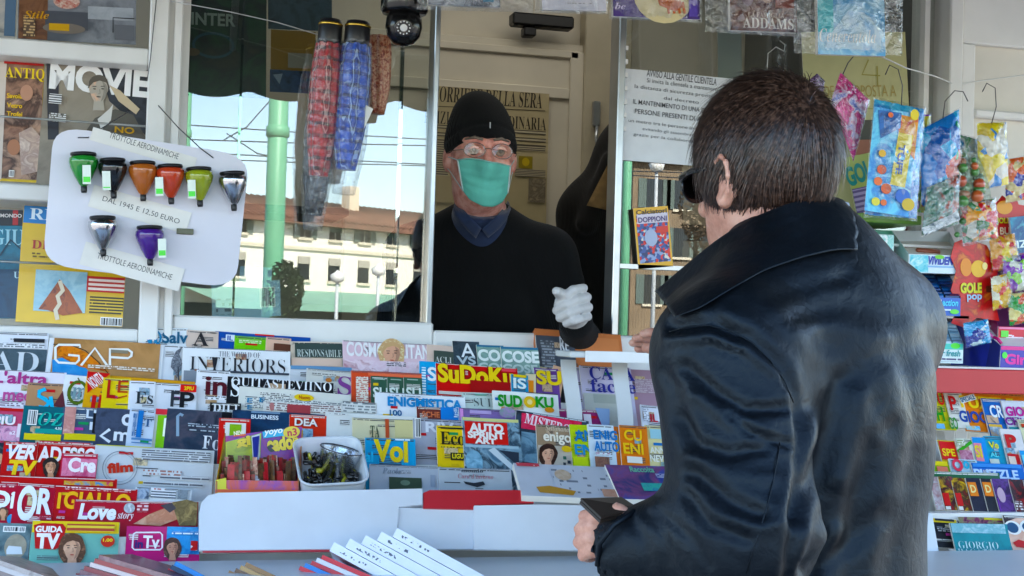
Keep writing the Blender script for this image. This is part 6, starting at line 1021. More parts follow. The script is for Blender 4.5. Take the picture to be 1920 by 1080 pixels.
# bottom row under the rail
a = rm('black paperback lying behind the teal book', 1742, 971, 1798, 975, .252, '#23262c', .06, name='book', cat='book', group='books under the lower rail'); a.rect(1748, 972, 1792, 981, '#c8b03a'); a.rect(1752, 974, 1788, 978, '#23262c'); a.lines(1756, 990, 1786, 998, '#23262c', '#a8a8a8', .004)
a = rm('row of small magazines seen as a strip under the rail', 1796, 969, 1884, 972, .246, art(['#2a2a32', '#7a3a5a', '#8a8a6a', '#3a3a3a'], 60, 3), .05, group='books under the lower rail'); a.rect(1844, 972, 1880, 976, '#c8bc4a')
a = rm('teal paperback with pale serif author and title', 1780, 981, 1886, 984, .275, art(['#2a6f78', '#35848c', '#245f68'], 6, 2), .13, name='book', cat='book', group='books under the lower rail'); a.rect(1783, 983, 1883, 1000, art(['#a8c4cc', '#7aa8b0', '#c0d4d8'], 40, 2)); a.text('GIORGIO', 1797, 1016, 1871, 1029, '#cfe0e2', 'serif', -.02); a.text('RAGAZZI', 1796, 1030, 1869, 1041, '#cfe0e2', 'serif', -.02); a.text('LA SVENDITA IN', 1793, 1051, 1868, 1068, '#e4eef0', 'bold', -.01); a.text('AUTOSTRADE', 1794, 1070, 1868, 1086, '#e4eef0', 'bold', -.01)
a = rm('magazine cover of a face in white sunglasses with red lips', 1880, 966, 1990, 970, .262, '#3a2f34', .15, group='books under the lower rail'); a.poly([(1888, 978), (1905, 972), (1960, 972), (1960, 1056), (1925, 1052), (1900, 1038), (1890, 1010)], art(['#d8b4a4', '#e2c4b4', '#cda594'], 12, 2), 'printed_face'); a.ell(1882, 978, 1914, 1003, '#e8e8e6', 'printed_frame'); a.ell(1886, 981, 1908, 1000, '#2a4a6a', 'printed_lens'); a.ell(1911, 976, 1950, 1003, '#e8e8e6', 'printed_frame'); a.ell(1915, 980, 1946, 999, '#2a4a6a', 'printed_lens'); a.poly([(1897, 1019), (1908, 1013), (1922, 1017), (1934, 1020), (1920, 1029), (1904, 1027)], '#b02a30', 'printed_lips'); a.poly([(1880, 1068), (1915, 1050), (1935, 1058), (1930, 1085), (1880, 1090)], '#2a4a9a')
a = panel('white leaning card beside the customer hip', [(1738, 960), (1748, 965), (1770, 1090), (1736, 1095)], wl, 'white_card', .285, .002)
# ------------------------------------------------------------------ smooth bodies from blended round shapes
def A3(v): return np.array(v[:3], float)
class Body:
    def __init__(s): s.ops = []
    def cone(s, a, b, ra, rb, k=.02, op='u'): s.ops.append(('cone', A3(a), A3(b), ra, rb, k, op)); return s
    def chain(s, pts, rs, k=.01):
        for i in range(len(pts)-1): s.cone(pts[i], pts[i+1], rs[i], rs[i+1], k)
        return s
    def ell(s, c, ax, r, k=.03, op='u'): s.ops.append(('ell', A3(c), np.array([A3(x) for x in ax]), np.array(r, float), k, op)); return s
    def fn(s, f, k=.0, op='i'): s.ops.append(('fn', f, k, op)); return s
    def __call__(s, P):
        D = np.full(len(P), 1e3)
        for o in s.ops:
            if o[0] == 'cone':
                _, a, b, ra, rb, k, op = o; ab = b-a; t = np.clip((P-a)@ab/max(ab@ab, 1e-9), 0, 1); d = np.linalg.norm(P-a-t[:, None]*ab, axis=1)-(ra+(rb-ra)*t)
            elif o[0] == 'ell':
                _, c, ax, r, k, op = o; q = (P-c)@ax.T; k0 = np.linalg.norm(q/r, axis=1); k1 = np.linalg.norm(q/(r*r), axis=1); d = k0*(k0-1)/np.maximum(k1, 1e-6)
            else: _, f, k, op = o; d = f(P)
            if op == 'u':
                if k > 0: h = np.clip(.5+.5*(D-d)/k, 0, 1); D = D*(1-h)+d*h-k*h*(1-h)
                else: D = np.minimum(D, d)
            elif op == 's':
                h = np.clip(.5-.5*(D+d)/max(k, 1e-6), 0, 1); D = D*(1-h)-d*h+k*h*(1-h)
            else: D = np.maximum(D, d)
        return D
def surface(f, lo, hi, h):
    """surface nets over a box"""
    lo, hi = np.array(lo, float), np.array(hi, float); n = np.ceil((hi-lo)/h).astype(int)+1; xs = [lo[i]+h*np.arange(n[i]) for i in range(3)]
    B = 5; nb = -(-n//B); g = np.stack(np.meshgrid(*[lo[i]+h*(B*np.arange(nb[i])+(B-1)/2) for i in range(3)], indexing='ij'), -1).reshape(-1, 3); Fc = f(g).reshape(nb)
    near = np.abs(Fc) < h*B*1.6; F = Fc
    for ax in range(3): F = np.repeat(F, B, ax); near = np.repeat(near, B, ax)
    F = F[:n[0], :n[1], :n[2]].copy(); near = near[:n[0], :n[1], :n[2]]; ii = np.argwhere(near)
    for k in range(0, len(ii), 200000): q = ii[k:k+200000]; F[tuple(q.T)] = f(lo+h*q)
    S = F < 0; cs = np.zeros(n-1, int); 
    for d in np.ndindex(2, 2, 2): cs += S[d[0]:n[0]-1+d[0], d[1]:n[1]-1+d[1], d[2]:n[2]-1+d[2]]
    act = (cs > 0) & (cs < 8); idx = np.full(n-1, -1); ijk = np.argwhere(act); idx[act] = np.arange(len(ijk)); acc = np.zeros((len(ijk), 3)); cnt = np.zeros(len(ijk))
    for ax in range(3):
        for d in np.ndindex(2, 2):
            o0 = np.insert(np.array(d), ax, 0); o1 = o0.copy(); o1[ax] = 1; a = F[tuple((ijk+o0).T)]; b = F[tuple((ijk+o1).T)]; m = (a < 0) != (b < 0); t = np.where(m, a/np.where(m, a-b, 1), 0); p = (ijk+o0).astype(float); p[:, ax] += t; acc[m] += p[m]; cnt[m] += 1
    V = lo+h*acc/np.maximum(cnt, 1)[:, None]; Q = []
    for ax in range(3):
        b_, c_ = (ax+1) % 3, (ax+2) % 3; sl0 = [slice(1, n[i]-1) for i in range(3)]; sl0[ax] = slice(0, n[ax]-1); sl1 = list(sl0); sl1[ax] = slice(1, n[ax]); s0, s1 = S[tuple(sl0)], S[tuple(sl1)]
        e = np.argwhere(s0 != s1); fl = s0[tuple(e.T)]; e = e+np.array([0 if i == ax else 1 for i in range(3)]); q = []
        for db, dc in ((0, 0), (1, 0), (1, 1), (0, 1)):
            o = np.zeros(3, int); o[b_] = -db; o[c_] = -dc; q.append(idx[tuple((e+o).T)])
        q = np.stack(q, 1); q[~fl] = q[~fl][:, ::-1]; Q.append(q)
    Q = np.concatenate(Q); return V, Q[(Q >= 0).all(1)]
def normals(V, Q):
    n = np.cross(V[Q[:, 2]]-V[Q[:, 0]], V[Q[:, 3]]-V[Q[:, 1]]); N_ = np.zeros_like(V)
    for i in range(4): np.add.at(N_, Q[:, i], n)
    return N_/np.maximum(np.linalg.norm(N_, axis=1), 1e-9)[:, None]
def relax(V, Q, it=2, lam=.5):
    for _ in range(it):
        s = np.zeros_like(V); c = np.zeros(len(V))
        for i in range(4):
            a, b = Q[:, i], Q[:, (i+1) % 4]; np.add.at(s, a, V[b]); np.add.at(c, a, 1); np.add.at(s, b, V[a]); np.add.at(c, b, 1)
        V = V+(s/np.maximum(c, 1)[:, None]-V)*lam
    return V
def np_mesh(name, V, F, mat, parent=None, smooth=True):
    me = bpy.data.meshes.new(name); me.from_pydata(V.tolist(), [], [tuple(int(i) for i in q) for q in F]); me.materials.append(mat); me.polygons.foreach_set('use_smooth', [smooth]*len(me.polygons)); me.update()
    return link(name, me, parent)
def main_piece(V, Q):
    """keep the largest connected piece"""
    lab = np.arange(len(V))
    while True:
        m = lab[Q].min(1); new = lab.copy()
        for i in range(4): np.minimum.at(new, Q[:, i], m)
        new = new[new]
        if (new == lab).all(): break
        lab = new
    u, c = np.unique(lab, return_counts=True); keep = lab == u[c.argmax()]
    if not keep.all(): print('pieces', sorted(c.tolist())[-4:])
    ix = np.cumsum(keep)-1; return V[keep], ix[Q[keep[Q].all(1)]]
def vnoise(P, sc, seed=0.0):
    """cheap smooth noise for folds: a few tilted sine waves"""
    q = P*np.array(sc); a = np.sin(q@np.array([1.0, .37, .61])+1.3+seed)+np.sin(q@np.array([-.53, 1.1, .29])*1.31+.7+seed*2)+np.sin(q@np.array([.41, -.67, 1.2])*1.73+2.1+seed*3)+np.sin(q@np.array([1.3, .9, -.8])*.71+4.0+seed); return a/2.4
def body_mesh(name, f, lo, hi, h, mat, parent=None, it=2, disp=None):
    V, Q = surface(f, lo, hi, h); V, Q = main_piece(V, Q); V = relax(V, Q, it)
    if disp is not None: V = V+normals(V, Q)*disp(V, normals(V, Q))[:, None]
    return np_mesh(name, V, Q, mat, parent)
def bounds(pts, pad): p = np.array([A3(q) for q in pts]); return p.min(0)-pad, p.max(0)+pad
def march(f, px, py, d0, off=0.0, steps=60):
    R = np.array([A3(ray(x, y)) for x, y in zip(px, py)]); ln = np.linalg.norm(R, axis=1); t = np.full(len(R), d0)
    for _ in range(steps): t = t+np.clip(f(A3(CAM)+R*t[:, None])-off, -.01, .05)/ln*.9
    return A3(CAM)+R*t[:, None]
def drape(name, f, grid, d0, off, mat, parent, thick=.003, smooth_=3, prof=None):
    """grid[j][i] picture points laid on a body, off metres above its skin"""
    ny, nx = len(grid), len(grid[0]); px = [p[0] for r in grid for p in r]; py = [p[1] for r in grid for p in r]; V = march(f, px, py, d0, off).reshape(ny, nx, 3)
    for _ in range(smooth_):
        S_ = V.copy(); S_[1:-1, 1:-1] = (V[:-2, 1:-1]+V[2:, 1:-1]+V[1:-1, :-2]+V[1:-1, 2:]+4*V[1:-1, 1:-1])/8; V = S_
    if prof is not None:
        vd_ = (A3(CAM)-V); vd_ /= np.linalg.norm(vd_, axis=2)[..., None]; V = V+vd_*prof[..., None]
    back = V+A3(FW)*thick; allv = np.concatenate([V.reshape(-1, 3), back.reshape(-1, 3)]); m = nx*ny; fs = []
    for j in range(ny-1):
        for i in range(nx-1): a = j*nx+i; fs += [(a, a+nx, a+nx+1, a+1), (m+a, m+a+1, m+a+nx+1, m+a+nx)]
    rim = [i for i in range(nx)]+[j*nx+nx-1 for j in range(1, ny)]+[(ny-1)*nx+i for i in range(nx-2, -1, -1)]+[j*nx for j in range(ny-2, 0, -1)]; k = len(rim)
    fs += [(rim[i], rim[(i+1) % k], m+rim[(i+1) % k], m+rim[i]) for i in range(k)]
    return np_mesh(name, allv, fs, mat, parent), V
def quadgrid(top, bot, nx, ny):
    """picture grid between two polylines"""
    def samp(pl, t):
        L_ = [0]
        for a, b in zip(pl, pl[1:]): L_.append(L_[-1]+math.hypot(b[0]-a[0], b[1]-a[1]))
        s = t*L_[-1]
        for i in range(len(pl)-1):
            if s <= L_[i+1]+1e-9: u = (s-L_[i])/max(L_[i+1]-L_[i], 1e-9); return tuple(pl[i][q]+(pl[i+1][q]-pl[i][q])*u for q in range(len(pl[0])))
        return pl[-1]
    return [[tuple(np.array(samp(top, i/(nx-1)))*(1-j/(ny-1))+np.array(samp(bot, i/(nx-1)))*(j/(ny-1))) for i in range(nx)] for j in range(ny)]

def skin_mat(name, c1, c2, c3):
    m, t, b = new_mat(name); v = coords(t); n = N(t, 'ShaderNodeTexNoise', i_Scale=42.0, i_Detail=8.0, i_Roughness=.65); t.links.new(v, n.inputs['Vector'])
    t.links.new(ramp(t, n.outputs[0], [(.36, lin(c1)), (.5, lin(c2)), (.64, lin(c3))]), b.inputs['Base Color']); b.inputs['Roughness'].default_value = .48; b.inputs['Subsurface Weight'].default_value = .12; b.inputs['Subsurface Radius'].default_value = (.01, .004, .002); b.inputs['Subsurface Scale'].default_value = .5
    n2 = N(t, 'ShaderNodeTexNoise', i_Scale=260.0, i_Detail=3.0); t.links.new(v, n2.inputs['Vector']); bp = N(t, 'ShaderNodeBump', i_Strength=.25, i_Distance=.002); t.links.new(n2.outputs[0], bp.inputs['Height']); t.links.new(bp.outputs[0], b.inputs['Normal']); return m
def cloth_mat(name, hexc, rough=.85, scale=900, bump=.4, var=.2, sheen=.3):
    m, t, b = new_mat(name); v = coords(t); c = lin(hexc); n = N(t, 'ShaderNodeTexNoise', i_Scale=12.0, i_Detail=6.0); t.links.new(v, n.inputs['Vector']); t.links.new(ramp(t, n.outputs[0], [(.3, mul(c, 1-var)), (.7, mul(c, 1+var))]), b.inputs['Base Color']); b.inputs['Roughness'].default_value = rough; b.inputs['Sheen Weight'].default_value = sheen; b.inputs['Specular IOR Level'].default_value = .25
    w_ = N(t, 'ShaderNodeTexWave', i_Scale=scale/6, i_Distortion=2.0, i_Detail=2.0); t.links.new(v, w_.inputs['Vector']); bp = N(t, 'ShaderNodeBump', i_Strength=bump, i_Distance=.002); t.links.new(w_.outputs[1], bp.inputs['Height']); t.links.new(bp.outputs[0], b.inputs['Normal']); return m
ZU = Vector((0, 0, 1)); R0, F0 = _r0, _f0

# ================================================================== the vendor in the hatch
VS = 3.25
yaw = rad(11); hf = (-F0*math.cos(yaw)+R0*math.sin(yaw)).normalized(); hl = hf.cross(ZU).normalized()*-1     # face forward; hl = his left = picture right
if hl.dot(R0) < 0: hl = -hl
hu = ZU; HC = W(901, 300, VS)
def hp(l, f, u): return HC+hl*l+hf*f+hu*u
skin1 = skin_mat('vendor_skin', '#cf8070', '#e8a08e', '#f2baaa')
head = Body()
head.ell(hp(0, -.012, .02), (hl, hf, hu), (.074, .092, .098)).ell(hp(0, .018, -.045), (hl, hf, hu), (.060, .068, .072), .03)
head.ell(hp(0, .055, -.085), (hl, hf, hu), (.030, .028, .026), .03).cone(hp(0, .088, .010), hp(0, .108, -.028), .009, .014, .016)
for e in (-1, 1):
    head.ell(hp(.034*e, .070, -.018), (hl, hf, hu), (.026, .020, .020), .02).cone(hp(.012*e, .088, .032), hp(.048*e, .072, .034), .008, .008, .014).ell(hp(.030*e, .090, .012), (hl, hf, hu), (.017, .014, .011), .010, 's')
    head.ell(hp(.076*e, -.010, .0), (hl, hf, hu), (.010, .020, .030), .01)
headonly = Body(); headonly.ops = list(head.ops)
NKV = W(905, 420, 3.32)
head.cone(hp(0, -.015, -.08), NKV, .055, .060, .03).cone(NKV, W(905, 640, 3.42), .056, .07, .03)
lo, hi = bounds([hp(-.12, -.13, -.12), hp(.12, .15, .13), W(780, 660, 3.5), W(1030, 420, 3.15)], .01)
vend = tag(body_mesh('person', head, lo, hi, .0055, skin1, None, 1), 'newsagent in black knit cap, green mask and black sweater standing in the hatch', 'person')
# eyes
for e in (-1, 1):
    c = hp(.030*e, .0795, .0115); ey = MB().lathe([(.0005, -.0115), (.006, -.0098), (.010, -.0055), (.0115, 0), (.010, .0055), (.006, .0098), (.0005, .0115)], 16).obj('eye', paint('#7a6c64', .7, spec=.1), vend); qf = hf.to_track_quat('Z', 'Y').to_matrix().to_4x4(); ey.matrix_local = Matrix.Translation(c) @ qf
    MB().lathe([(.0055, .0102), (.0052, .0112), (.0005, .0119)], 14).obj('iris', paint('#2c2620', .1), ey)
    lid = MB().tube([c+hl*(.013*s_)+hf*(.0105-.004*s_*s_)+hu*(.0065-.004*s_*s_) for s_ in (-1, -.5, 0, .5, 1)], .0034, 8).obj('eyelid', skin1, vend)
    MB().tube([hp(.012*e, .0965, .034), hp(.03*e, .093, .039), hp(.05*e, .078, .035)], [.003, .0035, .002], 6).obj('eyebrow', paint('#7a6a5c', .8), vend)
# cap
cap = Body(); cap.ell(hp(0, -.014, .030), (hl, hf, hu), (.084, .104, .104)).ell(hp(-.004, -.028, .112), (hl, hf, hu), (.040, .045, .042), .07)
pn = (hu*.90-hf*.36-hl*.05); pn = A3(pn.normalized()); pc = A3(hp(0, .0, .012))
cap.fn(lambda P: -((P-pc)@pn)*1.0 - .006*np.cos((P-A3(HC))@A3(hl)*16), op='i')
lo, hi = bounds([hp(-.12, -.15, -.1), hp(.12, .15, .18)], .01)
knit = cloth_mat('black_knit', '#070708', .95, 900, .8, .2, .06)
capo = body_mesh('knit_cap', cap, lo, hi, .004, knit, vend, 2, lambda V, Nn: .0022*vnoise(V, (34, 34, 20))+.003*np.exp(-(((V-pc)@pn-.028)/.006)**2)*-1)
q = march(cap, [919], [236], VS-.2)[0]; MB().box(-.0012, .0012, -.001, .001, -.008, .008).obj('cap_tag', paint('#b8b8b8', .5), capo).location = Vector(q)-FW*.001
# mask
teal = paint('#5fbcaa', .8, .12, 30, bump=.3, bscale=90, name='green_mask_cloth'); top_ = [(858, 300), (880, 297), (905, 300), (918, 304), (935, 306), (957, 312)]; bot_ = [(868, 358), (880, 374), (905, 387), (925, 388), (942, 380), (952, 362)]
gr = quadgrid(top_, bot_, 25, 19); pr = np.zeros((19, 25))
for j in range(19):
    v = j/18
    for c_, a_ in ((.30, .008), (.50, .010), (.70, .008)): pr[j, :] += a_*(1/(1+math.exp(-(v-c_)*60))-.5)*math.exp(-abs(v-c_)*6)
pr *= np.clip(np.minimum(np.arange(25), 24-np.arange(25))/5, .15, 1)[None, :]
mk, MV = drape('face_mask', headonly, gr, VS-.25, .011, teal, vend, .003, 10, pr)
wh = paint('#c8d8d4', .8)
for col_ in (0, 24): MB().tube([Vector(MV[j, col_])-FW*.001 for j in range(0, 19, 2)], .0018, 6).obj('mask_binding', wh, mk)
MB().tube([Vector(MV[0, i])-FW*.0015 for i in range(0, 25, 2)], .0016, 6).obj('mask_binding', paint('#8fc8bc', .7), mk)
for col_, e in ((0, -1), (24, 1)):
    MB().tube([Vector(MV[0, col_]), hp(.074*e, .02, .0), hp(.081*e, -.012, .006)], .0012, 5).obj('ear_loop', wh, mk); MB().tube([Vector(MV[18, col_]), hp(.072*e, .012, -.03), hp(.08*e, -.014, -.015)], .0012, 5).obj('ear_loop', wh, mk)
# glasses
gl = empty('glasses'); gl.parent = vend; gl.location = (0, 0, 0); wirem = paint('#8a7c70', .25, metal=.8)
for e in (-1, 1):
    c = hp(.031*e, .106, .009); pts = [c+hl*(.0235*math.cos(a_))+hu*(.0165*math.sin(a_))-hf*(.006*(math.cos(a_)*e > 0)*abs(math.cos(a_))) for a_ in [i*2*math.pi/24 for i in range(24)]]
    MB().tube(pts, .0009, 6, closed=True).obj('rim', wirem, gl); MB().add([p[:] for p in pts], [tuple(range(24))]).obj('lens', film_mat('lens_film', .97, rough=.02, bump=0), gl)
    MB().tube([hp(.054*e, .098, .010), hp(.074*e, .05, .012), hp(.081*e, -.005, .010)], .0010, 6).obj('temple', wirem, gl)
MB().tube([hp(-.008, .1065, .012), hp(0, .109, .014), hp(.008, .1065, .012)], .0009, 6).obj('bridge', wirem, gl)
# shirt and sweater
SHR, SHL = W(1024, 480, 3.33), W(778, 476, 3.33)
def torso(off, k=.07):
    b = Body(); b.ell(W(902, 640, 3.36), (R0, F0, ZU), (.185-off, .125-off, .26-off)).ell(W(902, 850, 3.36), (R0, F0, ZU), (.19-off, .13-off, .26-off), .08)
    for s_ in (SHR, SHL): b.cone(W(903, 428, 3.33), s_, .062-off, .068-off, k)
    return b
shirt = torso(.010); lo, hi = bounds([W(700, 380, 3.5), W(1100, 380, 3.1), W(900, 1000, 3.6), W(900, 1000, 3.1)], .03); shirt.cone(hp(0, -.012, -.105), W(905, 440, 3.32), .060, .068, .02)
navy = cloth_mat('navy_shirt', '#1c2b4a', .8, 1200, .2)
cut0 = A3(hp(0, 0, -.122)); shirt.fn(lambda P: (P-cut0)@A3((ZU*.9+hf*.42).normalized()), op='i')
body_mesh('shirt', shirt, lo, hi, .006, navy, vend, 2)
EL1, WR1, HN = W(1098, 668, 3.30), W(1082, 606, 3.02), W(1068, 572, 2.95)
sw_ = torso(0); sw_.cone(SHR, EL1, .066, .055, .03).cone(EL1, WR1, .054, .038, .03).cone(SHL, W(742, 690, 3.34), .066, .055, .03).cone(W(742, 690, 3.34), W(800, 790, 3.10), .054, .04, .03)
vz = A3(W(898, 447, 3.22)); nx_ = A3(R0)
sw_.fn(lambda P: -np.maximum(np.abs((P-vz)@nx_-.004)*.86-(P[:, 2]-vz[2])*.50, ((P-vz)@A3(F0))-.10), op='i')
lo, hi = bounds([W(690, 370, 3.5), W(1180, 370, 2.95), W(900, 1020, 3.6), W(900, 1020, 2.95)], .02)
def folds_v(V, Nn): return .003*vnoise(V, (11, 11, 6))+.0015*vnoise(V, (30, 30, 18), 1)
body_mesh('sweater', sw_, lo, hi, .006, cloth_mat('black_sweater', '#070708', .95, 700, .6, .3, .05), vend, 2, folds_v)
cg = [quadgrid([(853, 372), (862, 385), (880, 405), (903, 428)], [(850, 392), (860, 412), (874, 430), (892, 447)], 10, 5), quadgrid([(903, 430), (925, 410), (943, 392), (953, 374)], [(915, 446), (935, 430), (950, 412), (958, 392)], 10, 5)]
for g_ in cg: drape('shirt_collar', shirt, g_, 3.0, .010, navy, vend, .004, 2)
# right arm glove
glv = Body(); GD = 2.95
glv.ell(W(1071, 574, GD+.02), (R0, F0, ZU), (.036, .028, .034), .01)
for (xa, ya), (xb, yb), (xc, yc), r_ in (((1048, 566), (1074, 544), (1094, 540), .0104), ((1044, 582), (1080, 562), (1101, 557), .0106), ((1050, 596), (1084, 580), (1104, 576), .0102), ((1062, 607), (1088, 598), (1103, 594), .0092)):
    glv.chain([W(xa, ya, GD-.006), W((xa+xb)/2, (ya+yb)/2-1, GD-.024), W(xb, yb, GD-.018), W(xc, yc, GD+.014)], [r_*.92, r_*.95, r_*.95, r_*.9], .0015)
glv.chain([W(1060, 560, GD+.005), W(1049, 550, GD-.020), W(1043, 546, GD-.048)], [.012, .0105, .0090], .006)
glv.cone(W(1074, 580, GD+.03), WR1, .028, .030, .02)
lo, hi = bounds([W(1020, 520, GD-.08), W(1125, 630, GD-.08), W(1020, 520, GD+.12), W(1125, 630, GD+.12)], .02)
body_mesh('glove', glv, lo, hi, .0028, paint('#c9c6c4', .55, .08, 60, bump=.25, bscale=160, name='white_latex'), vend, 1)
# coat hanging behind him
ct = Body(); ct.cone(W(1205, 215, 3.95), W(1105, 400, 3.90), .05, .075, .05).cone(W(1105, 400, 3.90), W(1120, 700, 3.90), .085, .10, .06).cone(W(1200, 300, 3.95), W(1215, 700, 3.95), .12, .13, .06)
ct.cone(W(1142, 300, 3.84), W(1100, 420, 3.80), .022, .03, .02)
lo, hi = bounds([W(1000, 150, 4.2), W(1330, 150, 3.65), W(1150, 820, 4.2), W(1000, 820, 3.65)], .03)
coat = tag(body_mesh('hanging_coat', ct, lo, hi, .010, cloth_mat('dark_brown_coat', '#15110d', .9, 260, .3, .3, .05), None, 2, folds_v), 'dark brown coat hanging on the rear wall beside the newsagent', 'coat')
drape('fleece_lining', ct, quadgrid([(1148, 292), (1165, 292)], [(1100, 385), (1165, 400)], 10, 10), 3.6, .006, paint('#8a6c40', .9, .25, 40, bump=.8, bscale=60), coat, .004, 2)

# ================================================================== the customer
CS = 1.10
def WC(x, y, d): return W(x, y, d*CS)
th = rad(45); CF = (-R0*math.sin(th)+F0*math.cos(th)); CL = (-R0*math.cos(th)-F0*math.sin(th))      # facing, his left
th2 = rad(35); Hf = (-R0*math.sin(th2)+F0*math.cos(th2)); Hl = (-R0*math.cos(th2)-F0*math.sin(th2)); Hf = (Hf-ZU*.12).normalized(); Hu = Hl.cross(Hf).normalized(); Hu = Hu if Hu.z > 0 else -Hu
H2 = WC(1430, 312, 1.79)
def h2(l, f, u): return H2+Hl*l+Hf*f+Hu*u
skin2 = skin_mat('customer_skin', '#b07864', '#c48c76', '#cf9c86')
NB = WC(1478, 455, 1.78)
cb = Body(); cb.ell(h2(0, -.008, .012), (Hl, Hf, Hu), (.076, .097, .100)).ell(h2(0, .030, -.055), (Hl, Hf, Hu), (.058, .066, .070), .03).ell(h2(0, .07, -.095), (Hl, Hf, Hu), (.028, .026, .024), .03)
cb.cone(h2(0, .092, .0), h2(0, .115, -.04), .010, .014, .015).cone(h2(0, .09, -.068), h2(0, .095, -.08), .014, .014, .015)
for e in (-1, 1):
    cb.ell(h2(.079*e, -.012, -.030), ((Hl*e+Hf*-.35).normalized(), (Hf+Hl*e*.35).normalized(), Hu), (.0065, .017, .029), .006).cone(h2(.080*e, -.004, -.058), h2(.080*e, .002, -.050), .008, .007, .006)
    cb.ell(h2(.089*e, -.006, -.026), (Hl, Hf, Hu), (.005, .008, .014), .006, 's')
    cb.chain([h2(.083*e, .004, -.014), h2(.088*e, .000, .000), h2(.092*e, -.014, .003), h2(.095*e, -.026, -.008), h2(.094*e, -.028, -.026), h2(.089*e, -.020, -.046), h2(.084*e, -.006, -.058), h2(.082*e, .003, -.052)], [.002, .003, .0034, .0034, .003, .003, .0055, .003], .006)
cb.cone(h2(0, -.012, -.08), NB, .056, .062, .03)
SL, SR = WC(1364, 672, 1.60), WC(1638, 612, 1.86); EL, WL = WC(1402, 1000, 1.52), WC(1168, 1036, 1.58); ER, WR_ = WC(1600, 850, 2.05), WC(1300, 655, 2.14)
cb.ell(WC(1515, 760, 1.75), (CL, CF, ZU), (.15, .10, .25), .05).ell(WC(1515, 1150, 1.74), (CL, CF, ZU), (.13, .095, .28), .05).cone(NB, SL, .05, .06, .04).cone(NB, SR, .05, .06, .04)
cb.chain([SL, EL, WL], [.05, .042, .030], .02).chain([SR, ER, WR_], [.05, .042, .030], .02)
# left hand closing on the wallet
HD = 1.585; cb.ell(WC(1158, 1005, HD), (R0, F0, ZU), (.030, .020, .032), .015)
for i, (y0, x1_, y1_, x2_, y2_) in enumerate(((980, 1122, 962, 1096, 968), (996, 1112, 986, 1088, 992), (1012, 1108, 1009, 1086, 1017), (1028, 1112, 1031, 1094, 1041))):
    cb.chain([WC(1152, y0, HD-.006), WC(x1_, y1_, HD-.008), WC(x2_, y2_, HD+.008), WC(x2_+14, y2_+4, HD+.030)], [.0098, .0086, .0082, .0074], .002)
cb.chain([WC(1182, 1000, HD-.012), WC(1176, 972, HD-.020), WC(1158, 957, HD-.018)], [.013, .0115, .010], .006)
# right hand over the coin shelf
D2 = 2.16; cb.ell(WC(1262, 640, D2), (R0, F0, ZU), (.042, .026, .020), .015).cone(WR_, WC(1268, 641, D2), .030, .026, .02)
for i, (ya, xb, yb, dd) in enumerate(((622, 1206, 626, -.02), (630, 1192, 634, -.006), (640, 1186, 643, .008), (650, 1196, 654, .02))): cb.chain([WC(1250, ya+6, D2+dd), WC(1222, ya+2, D2+dd), WC(xb, yb, D2+dd+.004)], [.0098, .0088, .0074], .002)
cb.chain([WC(1262, 648, D2-.025), WC(1232, 654, D2-.035), WC(1212, 652, D2-.03)], [.012, .0105, .009], .006)
lo, hi = bounds([WC(1060, 130, 1.45), WC(1800, 130, 1.45), WC(1060, 1300, 1.45), WC(1800, 1300, 2.35), WC(1150, 600, 2.32), WC(1700, 150, 2.1)], .02)
# two resolutions: fine mesh of the whole figure
cust = tag(body_mesh('person', cb, lo, hi, .0040, skin2, None, 1), 'customer in black leather jacket and sunglasses seen from behind at the counter', 'person')
# jacket
jk = Body(); jk.ell(WC(1530, 735, 1.745), (CL, CF, ZU), (.185, .132, .235)).ell(WC(1518, 1010, 1.73), (CL, CF, ZU), (.168, .125, .29), .10).ell(WC(1512, 1290, 1.73), (CL, CF, ZU), (.17, .13, .24), .10)
jk.cone(WC(1484, 482, 1.775), SL, .074, .090, .06).cone(WC(1490, 476, 1.78), SR, .078, .086, .06)
jk.cone(SL, EL, .097, .084, .028).cone(EL, WL, .082, .050, .03).cone(SR, ER, .088, .078, .05).cone(ER, WR_, .072, .045, .03)
neckhole = Body().cone(WC(1470, 380, 1.77), WC(1480, 470, 1.78), .066, .062, 0)
jk.fn(lambda P: neckhole(P), .01, 's')
for a_, d_, r_ in ((WL, (WL-EL).normalized(), .040), (WR_, (WR_-ER).normalized(), .038)): jk.cone(a_-d_*.02, a_+d_*.08, r_, r_+.002, .004, 's')
